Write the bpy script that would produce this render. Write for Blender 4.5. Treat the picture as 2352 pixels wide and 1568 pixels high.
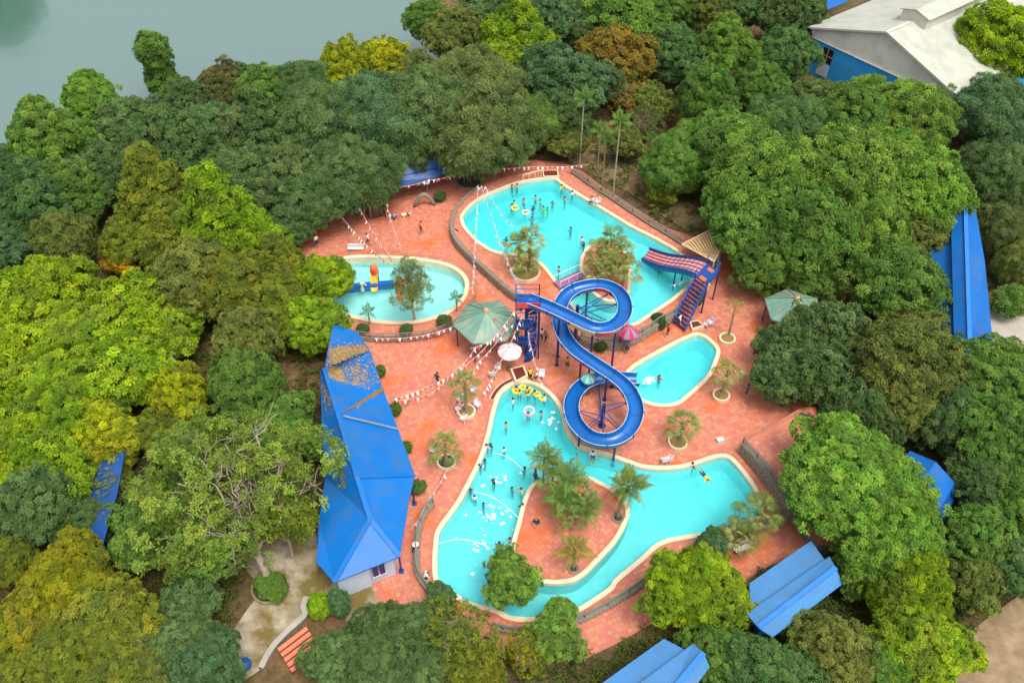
import bpy, bmesh, math, random
import numpy as np
from mathutils import Vector, Matrix
from mathutils.geometry import tessellate_polygon

for o in list(bpy.data.objects):
    bpy.data.objects.remove(o)
SC = bpy.context.scene
COL = SC.collection
R = math.radians
random.seed(7)

# ------------------------------------------------------------------ camera
CAM_H, PITCH, FPX, CX, CY = 56.0, R(45.0), 2000.0, 1176.0, 784.0
cam_d = bpy.data.cameras.new('camera')
cam = bpy.data.objects.new('camera', cam_d)
COL.objects.link(cam)
cam.location = (0, 0, CAM_H)
cam.rotation_euler = (R(90) - PITCH, 0, 0)
cam_d.sensor_width = 36.0
cam_d.lens = 36.0 * FPX / 2352.0
cam_d.clip_start = 0.5
cam_d.clip_end = 6000
SC.camera = cam

# ------------------------------------------------------------------ light
SUN_EL, SUN_AZ = R(66), R(146)      # azimuth from +Y towards +X
w = bpy.data.worlds.new('World')
SC.world = w
w.use_nodes = True
nt = w.node_tree
bg = nt.nodes['Background']
sky = nt.nodes.new('ShaderNodeTexSky')
sky.sky_type = 'NISHITA'
sky.sun_disc = False
sky.sun_elevation = SUN_EL
sky.sun_rotation = SUN_AZ
sky.air_density = 1.0
sky.dust_density = 6.0
sky.ozone_density = 0.6
hz = nt.nodes.new('ShaderNodeHueSaturation')          # thin overcast: a paler sky
hz.inputs['Saturation'].default_value = 0.35
nt.links.new(sky.outputs[0], hz.inputs['Color'])
nt.links.new(hz.outputs[0], bg.inputs[0])
bg.inputs[1].default_value = 0.15
sun_d = bpy.data.lights.new('sun', 'SUN')
sun_d.energy = 1.0
sun_d.angle = R(22)
sun_d.color = (1.0, 0.95, 0.87)
sun = bpy.data.objects.new('sun', sun_d)
COL.objects.link(sun)
sd = Vector((math.sin(SUN_AZ) * math.cos(SUN_EL), math.cos(SUN_AZ) * math.cos(SUN_EL), math.sin(SUN_EL)))
sun.rotation_euler = sd.to_track_quat('Z', 'Y').to_euler()
sun.location = (0, 40, 90)
vs = SC.view_settings
vs.view_transform = 'Standard'
vs.look = 'None'
vs.gamma = 1.0
vs.use_curve_mapping = False
vs.exposure = 0.66

# ------------------------------------------------------------------ helpers
FW = Vector((0, math.cos(PITCH), -math.sin(PITCH)))
UP = Vector((0, math.sin(PITCH), math.cos(PITCH)))
RT = Vector((1, 0, 0))

def G(px, py, z=0.0):
    """point of the place seen at survey position (px, py), at height z"""
    d = FW + RT * ((px - CX) / FPX) + UP * ((CY - py) / FPX)
    t = (z - CAM_H) / d.z
    return Vector((d.x * t, d.y * t, z))

def ppm(p):
    """survey pixels per metre at a point"""
    return FPX / ((Vector(p) - Vector((0, 0, CAM_H))).dot(FW))

def link(o):
    COL.objects.link(o)
    return o

def empty(name, loc=(0, 0, 0), rz=0.0):
    o = bpy.data.objects.new(name, None)
    o.empty_display_size = 0.3
    o.location = loc
    o.rotation_euler = (0, 0, rz)
    return link(o)

def tag(o, label=None, cat=None, group=None, kind=None):
    if label: o['label'] = label
    if cat: o['category'] = cat
    if group: o['group'] = group
    if kind: o['kind'] = kind
    return o

def thing(name, label, cat, loc=(0, 0, 0), rz=0.0, group=None):
    return tag(empty(name, loc, rz), label, cat, group)

def ms(*mats):
    return [M[m] for m in mats]

class MB:
    """collects shapes for one mesh"""
    def __init__(s):
        s.v, s.f, s.m = [], [], []
    def add(s, vs_, fs_, mi=0):
        b = len(s.v)
        s.v += [tuple(v) for v in vs_]
        for f in fs_:
            s.f.append(tuple(i + b for i in f)); s.m.append(mi)
        return s
    def box(s, c, size, rz=0.0, mi=0, ax=None):
        hx, hy, hz = size[0] / 2, size[1] / 2, size[2] / 2
        if ax is None:
            cz, sz = math.cos(rz), math.sin(rz)
            ax = (Vector((cz, sz, 0)), Vector((-sz, cz, 0)), Vector((0, 0, 1)))
        c = Vector(c)
        vs_ = [c + ax[0] * (hx * i) + ax[1] * (hy * j) + ax[2] * (hz * k)
               for i, j, k in ((-1,-1,-1),(1,-1,-1),(1,1,-1),(-1,1,-1),(-1,-1,1),(1,-1,1),(1,1,1),(-1,1,1))]
        return s.add(vs_, [(0,3,2,1),(4,5,6,7),(0,1,5,4),(1,2,6,5),(2,3,7,6),(3,0,4,7)], mi)
    def bar(s, a, b, wd, ht, mi=0):
        a, b = Vector(a), Vector(b)
        x = (b - a); L = x.length
        if L < 1e-6: return s
        x = x / L
        y = Vector((0, 0, 1)).cross(x)
        if y.length < 1e-3: y = Vector((0, 1, 0))
        y.normalize(); z = x.cross(y)
        return s.box((a + b) / 2, (L, wd, ht), ax=(x, y, z), mi=mi)
    def tube(s, pts, rad, n=8, mi=0, cap=True, closed=False):
        pts = [Vector(p) for p in pts]
        k = len(pts)
        rads = rad if isinstance(rad, (list, tuple)) else [rad] * k
        vs_, fs_ = [], []
        prev = None
        for i, p in enumerate(pts):
            if closed: t = pts[(i + 1) % k] - pts[i - 1]
            else: t = pts[min(i + 1, k - 1)] - pts[max(i - 1, 0)]
            if t.length < 1e-9: t = Vector((0, 0, 1))
            t.normalize()
            if prev is None:
                u = t.cross(Vector((0, 0, 1)))
                if u.length < 1e-3: u = Vector((1, 0, 0))
            else:
                u = prev - t * prev.dot(t)
            u.normalize(); prev = u
            v = t.cross(u)
            for j in range(n):
                a = 2 * math.pi * j / n
                vs_.append(p + (u * math.cos(a) + v * math.sin(a)) * rads[i])
        rng_ = k if closed else k - 1
        for i in range(rng_):
            i2 = (i + 1) % k
            for j in range(n):
                j2 = (j + 1) % n
                fs_.append((i*n + j, i*n + j2, i2*n + j2, i2*n + j))
        if cap and not closed:
            fs_.append(tuple(range(n - 1, -1, -1)))
            fs_.append(tuple(range((k-1)*n, k*n)))
        return s.add(vs_, fs_, mi)
    def lathe(s, c, prof, n=16, mi=0, sx=1.0, sy=1.0):
        c = Vector(c); vs_, fs_ = [], []
        for r, z in prof:
            for j in range(n):
                a = 2 * math.pi * j / n
                vs_.append(c + Vector((r * sx * math.cos(a), r * sy * math.sin(a), z)))
        for i in range(len(prof) - 1):
            for j in range(n):
                j2 = (j + 1) % n
                fs_.append((i*n + j, i*n + j2, (i+1)*n + j2, (i+1)*n + j))
        if prof[-1][0] > 1e-4: fs_.append(tuple(range((len(prof)-1)*n, len(prof)*n)))
        return s.add(vs_, fs_, mi)
    def slab(s, pts, th, mi=0):
        """polygon in space with thickness th below it"""
        k = len(pts)
        pts = [Vector(p) for p in pts]
        low = [p - Vector((0, 0, th)) for p in pts]
        tris = tessellate_polygon([pts])
        b = pts + low
        fs_ = []
        for t in tris:
            n_ = (pts[t[1]] - pts[t[0]]).cross(pts[t[2]] - pts[t[0]])
            t = tuple(t) if n_.z > 0 else (t[0], t[2], t[1])
            fs_.append(t); fs_.append((t[0] + k, t[2] + k, t[1] + k))
        for i in range(k):
            j = (i + 1) % k
            fs_.append((i, j, j + k, i + k))
        return s.add(b, fs_, mi)
    def sheet(s, polys, mi=0):
        """flat polygon with holes"""
        polys = [[Vector(p) for p in q] for q in polys]
        flat = [p for q in polys for p in q]
        fs_ = []
        for t in tessellate_polygon(polys):
            n_ = (flat[t[1]] - flat[t[0]]).cross(flat[t[2]] - flat[t[0]])
            fs_.append(tuple(t) if n_.z > 0 else (t[0], t[2], t[1]))
        return s.add(flat, fs_, mi)
    def wall(s, pts, z0, z1, closed=False, mi=0):
        k = len(pts); vs_ = []
        for p in pts: vs_ += [(p[0], p[1], z0), (p[0], p[1], z1)]
        fs_ = [(2*i, 2*((i+1) % k), 2*((i+1) % k) + 1, 2*i + 1) for i in range(k if closed else k - 1)]
        return s.add(vs_, fs_, mi)
    def mesh(s, name, mats, off=(0, 0, 0), smooth=False):
        me = bpy.data.meshes.new(name)
        off = Vector(off)
        me.from_pydata([(v[0]-off[0], v[1]-off[1], v[2]-off[2]) for v in s.v], [], s.f)
        for m in mats: me.materials.append(m)
        if len(mats) > 1: me.polygons.foreach_set('material_index', s.m)
        if smooth: me.polygons.foreach_set('use_smooth', [True] * len(s.f))
        me.update()
        return me
    def build(s, name, mats, parent=None, world=True, smooth=False, recalc=True):
        """one object; world coordinates unless world=False"""
        if not isinstance(mats, (list, tuple)): mats = [mats]
        mats = [M[m] if isinstance(m, str) else m for m in mats]
        off = (0, 0, 0)
        if parent is not None and world:
            off = parent.location
            if parent.parent is not None: off = Vector(off) + parent.parent.location
        me = s.mesh(name, mats, off, smooth)
        if recalc:
            bm = bmesh.new(); bm.from_mesh(me)
            bmesh.ops.recalc_face_normals(bm, faces=bm.faces)
            bm.to_mesh(me); bm.free()
        o = link(bpy.data.objects.new(name, me))
        if parent is not None: o.parent = parent
        return o

def child(name, me, parent, loc=(0, 0, 0), rot=(0, 0, 0), sc=(1, 1, 1)):
    o = link(bpy.data.objects.new(name, me))
    o.parent = parent
    o.location = loc; o.rotation_euler = rot; o.scale = sc
    return o

def copy_tree(o, parent=None):
    c = o.copy(); COL.objects.link(c)
    if parent is not None: c.parent = parent
    for ch in o.children: copy_tree(ch, c)
    return c

def np_mesh(name, V, F, mats, attr=None, smooth=False, mi=None):
    """quads or triangles from numpy"""
    me = bpy.data.meshes.new(name)
    n, k = F.shape
    me.vertices.add(len(V)); me.vertices.foreach_set('co', V.astype(np.float32).ravel())
    me.loops.add(n * k); me.loops.foreach_set('vertex_index', F.astype(np.int32).ravel())
    me.polygons.add(n)
    me.polygons.foreach_set('loop_start', np.arange(0, n * k, k, dtype=np.int32))
    me.polygons.foreach_set('loop_total', np.full(n, k, dtype=np.int32))
    for m in mats: me.materials.append(m)
    if mi is not None: me.polygons.foreach_set('material_index', mi.astype(np.int32))
    me.polygons.foreach_set('use_smooth', np.full(n, bool(smooth)))
    me.update(calc_edges=True)
    if attr is not None:
        a = me.attributes.new('var', 'FLOAT', 'FACE')
        a.data.foreach_set('value', attr.astype(np.float32))
    return me

def crom(pts, n=6, closed=True):
    """smooth curve through points"""
    pts = [Vector(p) for p in pts]; k = len(pts); out = []
    for i in range(k if closed else k - 1):
        if closed: a, b, c, d = pts[i-1], pts[i], pts[(i+1) % k], pts[(i+2) % k]
        else: a, b, c, d = pts[max(i-1, 0)], pts[i], pts[i+1], pts[min(i+2, k-1)]
        for j in range(n):
            t = j / n
            out.append(0.5 * ((2*b) + (c - a)*t + (2*a - 5*b + 4*c - d)*t*t + (3*b - a - 3*c + d)*t**3))
    if not closed: out.append(pts[-1])
    return out

def area2(p):
    return sum(p[i-1][0]*p[i][1] - p[i][0]*p[i-1][1] for i in range(len(p)))

def inset(p, dist):
    """closed outline moved inwards by dist"""
    k = len(p); sgn = 1 if area2(p) > 0 else -1; out = []
    for i in range(k):
        t = p[(i+1) % k] - p[i-1]
        n = Vector((-t.y, t.x, 0)) * sgn
        n.normalize()
        out.append(p[i] + n * dist)
    return out

def off_path(p, dist):
    k = len(p); out = []
    for i in range(k):
        t = p[min(i+1, k-1)] - p[max(i-1, 0)]
        n = Vector((-t.y, t.x, 0)).normalized()
        out.append(p[i] + n * dist)
    return out

def inside(xy, poly):
    """numpy point-in-polygon, xy (N,2)"""
    x, y = xy[:, 0], xy[:, 1]
    r = np.zeros(len(xy), bool); k = len(poly)
    for i in range(k):
        x1, y1 = poly[i-1][0], poly[i-1][1]; x2, y2 = poly[i][0], poly[i][1]
        if y1 == y2: continue
        c = ((y1 > y) != (y2 > y)) & (x < (x2 - x1) * (y - y1) / (y2 - y1) + x1)
        r ^= c
    return r

def dist_poly(xy, poly, closed=True):
    d = np.full(len(xy), 1e9); k = len(poly)
    for i in range(0 if closed else 1, k):
        a = np.array(poly[i-1][:2]); b = np.array(poly[i][:2]); ab = b - a
        t = np.clip(((xy - a) @ ab) / max(ab @ ab, 1e-9), 0, 1)
        d = np.minimum(d, np.hypot(*(xy - a - t[:, None] * ab).T))
    return d

# ------------------------------------------------------------------ materials
M = {}
def nodes(name):
    m = bpy.data.materials.new(name); m.use_nodes = True
    t = m.node_tree
    return m, t, t.nodes['Principled BSDF'], t.nodes.new, t.links.new

def mat(name, col, rough=0.7, var=0.15, scale=3.0, bump=0.0, bscale=30.0, metal=0.0, objcol=False, attr=False, spec=0.5, ribs=0.0, stain=None, stain_sc=0.6, stain_lo=0.5, stain_hi=0.62, coat=0.0):
    m, t, b, N, L = nodes(name)
    b.inputs['Roughness'].default_value = rough
    b.inputs['Metallic'].default_value = metal
    b.inputs['Specular IOR Level'].default_value = spec
    b.inputs['Coat Weight'].default_value = coat
    tc = N('ShaderNodeTexCoord')
    geo = N('ShaderNodeNewGeometry')
    no = N('ShaderNodeTexNoise'); no.inputs['Scale'].default_value = scale; no.inputs['Detail'].default_value = 6
    L(geo.outputs['Position'], no.inputs['Vector'])
    mr = N('ShaderNodeMapRange')
    mr.inputs[1].default_value = 0.25; mr.inputs[2].default_value = 0.75
    mr.inputs[3].default_value = 1 - var; mr.inputs[4].default_value = 1 + var
    L(no.outputs[0], mr.inputs[0])
    if objcol:
        oi = N('ShaderNodeObjectInfo'); base = oi.outputs['Color']
    else:
        rg = N('ShaderNodeRGB'); rg.outputs[0].default_value = (*col, 1); base = rg.outputs[0]
    hv = N('ShaderNodeHueSaturation')
    L(base, hv.inputs['Color']); L(mr.outputs[0], hv.inputs['Value'])
    out = hv.outputs[0]
    if attr:
        at = N('ShaderNodeAttribute'); at.attribute_name = 'var'
        h2 = N('ShaderNodeHueSaturation')
        m2 = N('ShaderNodeMapRange'); m2.inputs[3].default_value = 1 - attr; m2.inputs[4].default_value = 1 + attr
        L(at.outputs['Fac'], m2.inputs[0]); L(m2.outputs[0], h2.inputs['Value'])
        m3 = N('ShaderNodeMapRange'); m3.inputs[3].default_value = 0.485; m3.inputs[4].default_value = 0.515
        L(at.outputs['Fac'], m3.inputs[0]); L(m3.outputs[0], h2.inputs['Hue'])
        L(out, h2.inputs['Color']); out = h2.outputs[0]
    if stain:
        n2 = N('ShaderNodeTexNoise'); n2.inputs['Scale'].default_value = stain_sc; n2.inputs['Detail'].default_value = 7
        n2.inputs['Roughness'].default_value = 0.62
        L(geo.outputs['Position'], n2.inputs['Vector'])
        m4 = N('ShaderNodeMapRange'); m4.inputs[1].default_value = stain_lo; m4.inputs[2].default_value = stain_hi
        L(n2.outputs[0], m4.inputs[0])
        mx = N('ShaderNodeMix'); mx.data_type = 'RGBA'
        L(m4.outputs[0], mx.inputs[0]); L(out, mx.inputs[6]); mx.inputs[7].default_value = (*stain, 1)
        out = mx.outputs[2]
        M[name + '_stainsock'] = m4.outputs[0]
    L(out, b.inputs['Base Color'])
    hsock = None
    if bump > 0:
        nb = N('ShaderNodeTexNoise'); nb.inputs['Scale'].default_value = bscale; nb.inputs['Detail'].default_value = 4
        L(geo.outputs['Position'], nb.inputs['Vector'])
        bp = N('ShaderNodeBump'); bp.inputs['Strength'].default_value = bump; bp.inputs['Distance'].default_value = 0.05
        L(nb.outputs[0], bp.inputs['Height']); hsock = bp
        L(bp.outputs[0], b.inputs['Normal'])
    M[name] = m
    return m

def leaf_mat(name, trans=0.3, rough=0.5, vlo=0.50, vhi=1.65):
    m, t, b, N, L = nodes(name)
    oi = N('ShaderNodeObjectInfo')
    at = N('ShaderNodeAttribute'); at.attribute_name = 'var'
    h = N('ShaderNodeHueSaturation')
    a = N('ShaderNodeMapRange'); a.inputs[3].default_value = vlo; a.inputs[4].default_value = vhi
    L(at.outputs['Fac'], a.inputs[0]); L(a.outputs[0], h.inputs['Value'])
    c = N('ShaderNodeMapRange'); c.inputs[3].default_value = 0.515; c.inputs[4].default_value = 0.475
    L(at.outputs['Fac'], c.inputs[0]); L(c.outputs[0], h.inputs['Hue'])
    L(oi.outputs['Color'], h.inputs['Color'])
    # broad patches of older and younger leaves
    geo = N('ShaderNodeNewGeometry'); no = N('ShaderNodeTexNoise'); no.inputs['Scale'].default_value = 0.55; no.inputs['Detail'].default_value = 3
    L(geo.outputs['Position'], no.inputs['Vector'])
    d = N('ShaderNodeMapRange'); d.inputs[1].default_value = 0.3; d.inputs[2].default_value = 0.7
    d.inputs[3].default_value = 0.485; d.inputs[4].default_value = 0.515
    L(no.outputs[0], d.inputs[0])
    h2 = N('ShaderNodeHueSaturation'); L(h.outputs[0], h2.inputs['Color']); L(d.outputs[0], h2.inputs['Hue'])
    n3 = N('ShaderNodeTexNoise'); n3.inputs['Scale'].default_value = 0.33; n3.inputs['Detail'].default_value = 5; n3.inputs['Roughness'].default_value = 0.65
    L(geo.outputs['Position'], n3.inputs['Vector'])
    m3 = N('ShaderNodeMapRange'); m3.inputs[1].default_value = 0.45; m3.inputs[2].default_value = 0.68; m3.inputs[3].default_value = 0.0; m3.inputs[4].default_value = 0.62
    L(n3.outputs[0], m3.inputs[0])
    mix = N('ShaderNodeMix'); mix.data_type = 'RGBA'; L(m3.outputs[0], mix.inputs[0]); L(h2.outputs[0], mix.inputs[6]); mix.inputs[7].default_value = (0.112, 0.182, 0.042, 1)
    L(mix.outputs[2], b.inputs['Base Color'])
    b.inputs['Roughness'].default_value = rough
    b.inputs['Specular IOR Level'].default_value = 0.22
    tr = N('ShaderNodeBsdfTranslucent'); L(mix.outputs[2], tr.inputs[0])
    mx = N('ShaderNodeMixShader'); mx.inputs[0].default_value = trans
    L(b.outputs[0], mx.inputs[1]); L(tr.outputs[0], mx.inputs[2])
    L(mx.outputs[0], t.nodes['Material Output'].inputs['Surface'])
    M[name] = m
    return m

leaf_mat('leaf', 0.34, 0.6)
leaf_mat('frond', 0.22, 0.42, 1.05, 1.1)

TERRA = (0.53, 0.186, 0.116)
mat('tile', TERRA, 0.55, 0.10, 2.0, 0.15, 40, attr=0.08, stain=(0.58, 0.135, 0.04), stain_sc=0.22, stain_lo=0.54, stain_hi=0.66)
mat('grout', (0.44, 0.145, 0.085), 0.7, 0.12, 2.0, 0.2, 40, stain=(0.54, 0.125, 0.038), stain_sc=0.22, stain_lo=0.52, stain_hi=0.60)
for nm, lo_ in (('tile', 0.24), ('grout', 0.26)):     # the wet patches are glossier
    m = M[nm]; t = m.node_tree
    mr = t.nodes.new('ShaderNodeMapRange'); mr.inputs[3].default_value = 0.6; mr.inputs[4].default_value = lo_
    t.links.new(M[nm + '_stainsock'], mr.inputs[0]); t.links.new(mr.outputs[0], t.nodes['Principled BSDF'].inputs['Roughness'])
mat('coping', (0.66, 0.55, 0.37), 0.6, 0.10, 1.5, 0.1, 30, stain=(0.5, 0.42, 0.3), stain_sc=1.2, stain_lo=0.62, stain_hi=0.8)
mat('basin', (0.60, 0.86, 0.88), 0.5, 0.13, 0.8)  # paint mottling, strengthened so its colour imitates caustic ripples of light
mat('basin_grey', (0.50, 0.56, 0.55), 0.7, 0.15, 2.0, stain=(0.25, 0.3, 0.3), stain_sc=1.0)
mat('stone', (0.27, 0.20, 0.15), 0.85, 0.35, 5.0, 0.5, 18)
mat('mortar', (0.22, 0.18, 0.14), 0.9, 0.2, 5.0, 0.3, 30)
mat('railgreen', (0.16, 0.19, 0.15), 0.7, 0.2, 5.0, 0.2, 20)
mat('concrete', (0.40, 0.34, 0.25), 0.85, 0.25, 0.9, 0.25, 20, stain=(0.15, 0.11, 0.025), stain_sc=0.4, stain_lo=0.38, stain_hi=0.58)
mat('pale_concrete', (0.36, 0.33, 0.27), 0.85, 0.18, 1.0, 0.2, 20)
mat('road', (0.27, 0.19, 0.11), 0.95, 0.3, 1.3, 0.5, 9, stain=(0.17, 0.115, 0.06), stain_sc=0.35, stain_lo=0.45, stain_hi=0.66)
mat('flume', (0.002, 0.105, 0.37), 0.28, 0.10, 0.8, spec=0.6)
mat('flume_edge', (0.45, 0.48, 0.60), 0.4, 0.1, 2.0)
mat('flume_red', (0.62, 0.04, 0.04), 0.3, 0.1, 2.0)
mat('flume_yellow', (0.72, 0.42, 0.06), 0.35, 0.1, 2.0)
mat('navy', (0.008, 0.022, 0.13), 0.45, 0.2, 3.0)
mat('blue_paint', (0.010, 0.06, 0.25), 0.4, 0.2, 3.0)
mat('purple', (0.30, 0.13, 0.25), 0.5, 0.15, 3.0)
mat('lane_pink', (0.62, 0.20, 0.19), 0.35, 0.15, 2.5)
mat('orange_paint', (0.75, 0.15, 0.03), 0.4, 0.12, 3.0)
mat('yellow_paint', (0.80, 0.40, 0.02), 0.4, 0.12, 3.0)
mat('maroon', (0.13, 0.018, 0.015), 0.5, 0.2, 3.0)
mat('roof_green', (0.14, 0.28, 0.215), 0.55, 0.15, 1.0, stain=(0.30, 0.29, 0.19), stain_sc=0.7, stain_lo=0.46, stain_hi=0.68)
mat('steel', (0.35, 0.36, 0.36), 0.4, 0.1, 3.0, metal=0.6)
mat('white_paint', (0.78, 0.76, 0.74), 0.45, 0.06, 4.0)
mat('paleblue_wall', (0.52, 0.60, 0.72), 0.7, 0.08, 2.0)
mat('bark', (0.15, 0.105, 0.07), 0.9, 0.3, 6.0, 0.6, 14)
mat('bark_pale', (0.34, 0.28, 0.21), 0.9, 0.25, 6.0, 0.5, 14)
mat('palm_trunk', (0.30, 0.22, 0.13), 0.9, 0.3, 9.0, 0.6, 12)
mat('soil', (0.24, 0.165, 0.05), 0.95, 0.3, 8.0, 0.6, 20)
mat('dark_soil', (0.05, 0.045, 0.03), 0.95, 0.3, 8.0, 0.6, 20)
mat('bamboo', (0.64, 0.46, 0.24), 0.7, 0.25, 6.0)
mat('thatch', (0.46, 0.31, 0.15), 0.9, 0.3, 10.0, 0.4, 30)
mat('foam', (0.85, 0.93, 0.93), 0.6, 0.03, 5.0)
mat('skin', (0.50, 0.28, 0.18), 0.6, 0.08, 10.0)
mat('hair', (0.012, 0.010, 0.009), 0.5, 0.2, 20.0)
mat('shorts', (0.03, 0.03, 0.045), 0.8, 0.2, 12.0)
mat('cloth', (1, 1, 1), 0.8, 0.08, 12.0, objcol=True)
mat('plastic', (1, 1, 1), 0.35, 0.05, 6.0, objcol=True)
mat('flag_white', (0.82, 0.80, 0.78), 0.8, 0.05, 6.0)
mat('flag_red', (0.66, 0.06, 0.05), 0.8, 0.08, 6.0)
mat('cord', (0.55, 0.5, 0.46), 0.8, 0.05, 6.0)
mat('dead_leaf', (0.30, 0.19, 0.075), 0.9, 0.3, 5.0, attr=0.35)
mat('warehouse_roof', (0.44, 0.45, 0.39), 0.45, 0.06, 0.4, stain=(0.52, 0.55, 0.47), stain_sc=0.4)
mat('warehouse_grey', (0.55, 0.53, 0.46), 0.6, 0.05, 0.8)
mat('wall_blue', (0.02, 0.17, 0.55), 0.55, 0.12, 0.8)
mat('window_dark', (0.03, 0.022, 0.02), 0.25, 0.2, 3.0)
mat('tarp_blue', (0.008, 0.06, 0.24), 0.45, 0.18, 0.6, stain=(0.05, 0.07, 0.10), stain_sc=0.9, stain_lo=0.55, stain_hi=0.75)
mat('steps_tile', (0.60, 0.19, 0.10), 0.6, 0.12, 3.0)
mat('black_plastic', (0.015, 0.015, 0.015), 0.6, 0.2, 3.0)

def roof_mat(name, col, rough, period, ax=(1, 0), depth=0.03, var=0.1):
    """folded sheet roof: fine ribs running down the slope"""
    m = mat(name, col, rough + 0.1, var, 0.45, spec=0.3, stain=(col[0]*0.7 + 0.035, col[1]*0.7 + 0.035, col[2]*0.65 + 0.03), stain_sc=0.55, stain_lo=0.46, stain_hi=0.72)
    t = m.node_tree; N, L = t.nodes.new, t.links.new
    geo = N('ShaderNodeNewGeometry'); vm = N('ShaderNodeVectorMath'); vm.operation = 'DOT_PRODUCT'
    L(geo.outputs['Position'], vm.inputs[0]); vm.inputs[1].default_value = (ax[0], ax[1], 0)
    mu = N('ShaderNodeMath'); mu.operation = 'MULTIPLY'; mu.inputs[1].default_value = 2 * math.pi / period
    L(vm.outputs['Value'], mu.inputs[0])
    si = N('ShaderNodeMath'); si.operation = 'SINE'; L(mu.outputs[0], si.inputs[0])
    pw = N('ShaderNodeMath'); pw.operation = 'MAXIMUM'; pw.inputs[1].default_value = 0.55; L(si.outputs[0], pw.inputs[0])
    bp = N('ShaderNodeBump'); bp.inputs['Strength'].default_value = 0.8; bp.inputs['Distance'].default_value = depth
    L(pw.outputs[0], bp.inputs['Height']); L(bp.outputs[0], t.nodes['Principled BSDF'].inputs['Normal'])
    return m

# ground: bare earth, leaf litter and moss
m, t, b, N, L = nodes('ground'); M['ground'] = m
geo = N('ShaderNodeNewGeometry')
n1 = N('ShaderNodeTexNoise'); n1.inputs['Scale'].default_value = 0.12; n1.inputs['Detail'].default_value = 8; n1.inputs['Roughness'].default_value = 0.65
n2 = N('ShaderNodeTexNoise'); n2.inputs['Scale'].default_value = 1.6; n2.inputs['Detail'].default_value = 8; n2.inputs['Roughness'].default_value = 0.7
L(geo.outputs['Position'], n1.inputs['Vector']); L(geo.outputs['Position'], n2.inputs['Vector'])
c1 = N('ShaderNodeValToRGB'); e = c1.color_ramp.elements
e[0].position = 0.35; e[0].color = (0.045, 0.05, 0.018, 1); e[1].position = 0.62; e[1].color = (0.17, 0.105, 0.05, 1)
L(n1.outputs[0], c1.inputs[0])
c2 = N('ShaderNodeValToRGB'); e = c2.color_ramp.elements
e[0].position = 0.3; e[0].color = (0.45, 0.42, 0.36, 1); e[1].position = 0.7; e[1].color = (1.5, 1.35, 1.1, 1)
L(n2.outputs[0], c2.inputs[0])
mx = N('ShaderNodeMix'); mx.data_type = 'RGBA'; mx.blend_type = 'MULTIPLY'; mx.inputs[0].default_value = 1
L(c1.outputs[0], mx.inputs[6]); L(c2.outputs[0], mx.inputs[7]); L(mx.outputs[2], b.inputs['Base Color'])
b.inputs['Roughness'].default_value = 0.95
bp = N('ShaderNodeBump'); bp.inputs['Strength'].default_value = 0.7; bp.inputs['Distance'].default_value = 0.2
L(n2.outputs[0], bp.inputs['Height']); L(bp.outputs[0], b.inputs['Normal'])

def water_mat(name, absorb, density, diffuse, dmix, bsc, bst, gloss=1.0, rough=0.06):
    m, t, b, N, L = nodes(name)
    t.nodes.remove(b)
    geo = N('ShaderNodeNewGeometry')
    no = N('ShaderNodeTexNoise'); no.inputs['Scale'].default_value = bsc; no.inputs['Detail'].default_value = 5; no.inputs['Roughness'].default_value = 0.6
    L(geo.outputs['Position'], no.inputs['Vector'])
    bp = N('ShaderNodeBump'); bp.inputs['Strength'].default_value = bst; bp.inputs['Distance'].default_value = 0.06
    L(no.outputs[0], bp.inputs['Height'])
    tr = N('ShaderNodeBsdfTransparent')
    df = N('ShaderNodeBsdfDiffuse'); df.inputs[0].default_value = (*diffuse, 1)
    m1 = N('ShaderNodeMixShader'); m1.inputs[0].default_value = dmix
    L(tr.outputs[0], m1.inputs[1]); L(df.outputs[0], m1.inputs[2])
    gl = N('ShaderNodeBsdfGlossy'); gl.inputs['Roughness'].default_value = rough; L(bp.outputs[0], gl.inputs['Normal'])
    fr = N('ShaderNodeFresnel'); fr.inputs[0].default_value = 1.33; L(bp.outputs[0], fr.inputs['Normal'])
    gk = N('ShaderNodeMath'); gk.operation = 'MULTIPLY'; gk.inputs[1].default_value = gloss; L(fr.outputs[0], gk.inputs[0])
    m2 = N('ShaderNodeMixShader'); L(gk.outputs[0], m2.inputs[0]); L(m1.outputs[0], m2.inputs[1]); L(gl.outputs[0], m2.inputs[2])
    o = t.nodes['Material Output']; L(m2.outputs[0], o.inputs['Surface'])
    if density > 0:
        va = N('ShaderNodeVolumeAbsorption'); va.inputs[0].default_value = (*absorb, 1); va.inputs[1].default_value = density
        L(va.outputs[0], o.inputs['Volume'])
    M[name] = m
    return m
water_mat('pool_water', (0.05, 0.935, 0.93), 0.46, (0.07, 0.58, 0.63), 0.32, 2.4, 0.9)
water_mat('kid_water', (0.08, 0.92, 0.87), 0.30, (0.22, 0.70, 0.62), 0.34, 1.6, 0.3)
water_mat('lake_water', (0, 0, 0), 0, (0.090, 0.195, 0.158), 0.97, 0.30, 1.0, 0.45, 0.16)
# ------------------------------------------------------------------ outlines of the place
def gp(pts, z=0.0):
    return [G(a, b, z) for a, b in pts]

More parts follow.
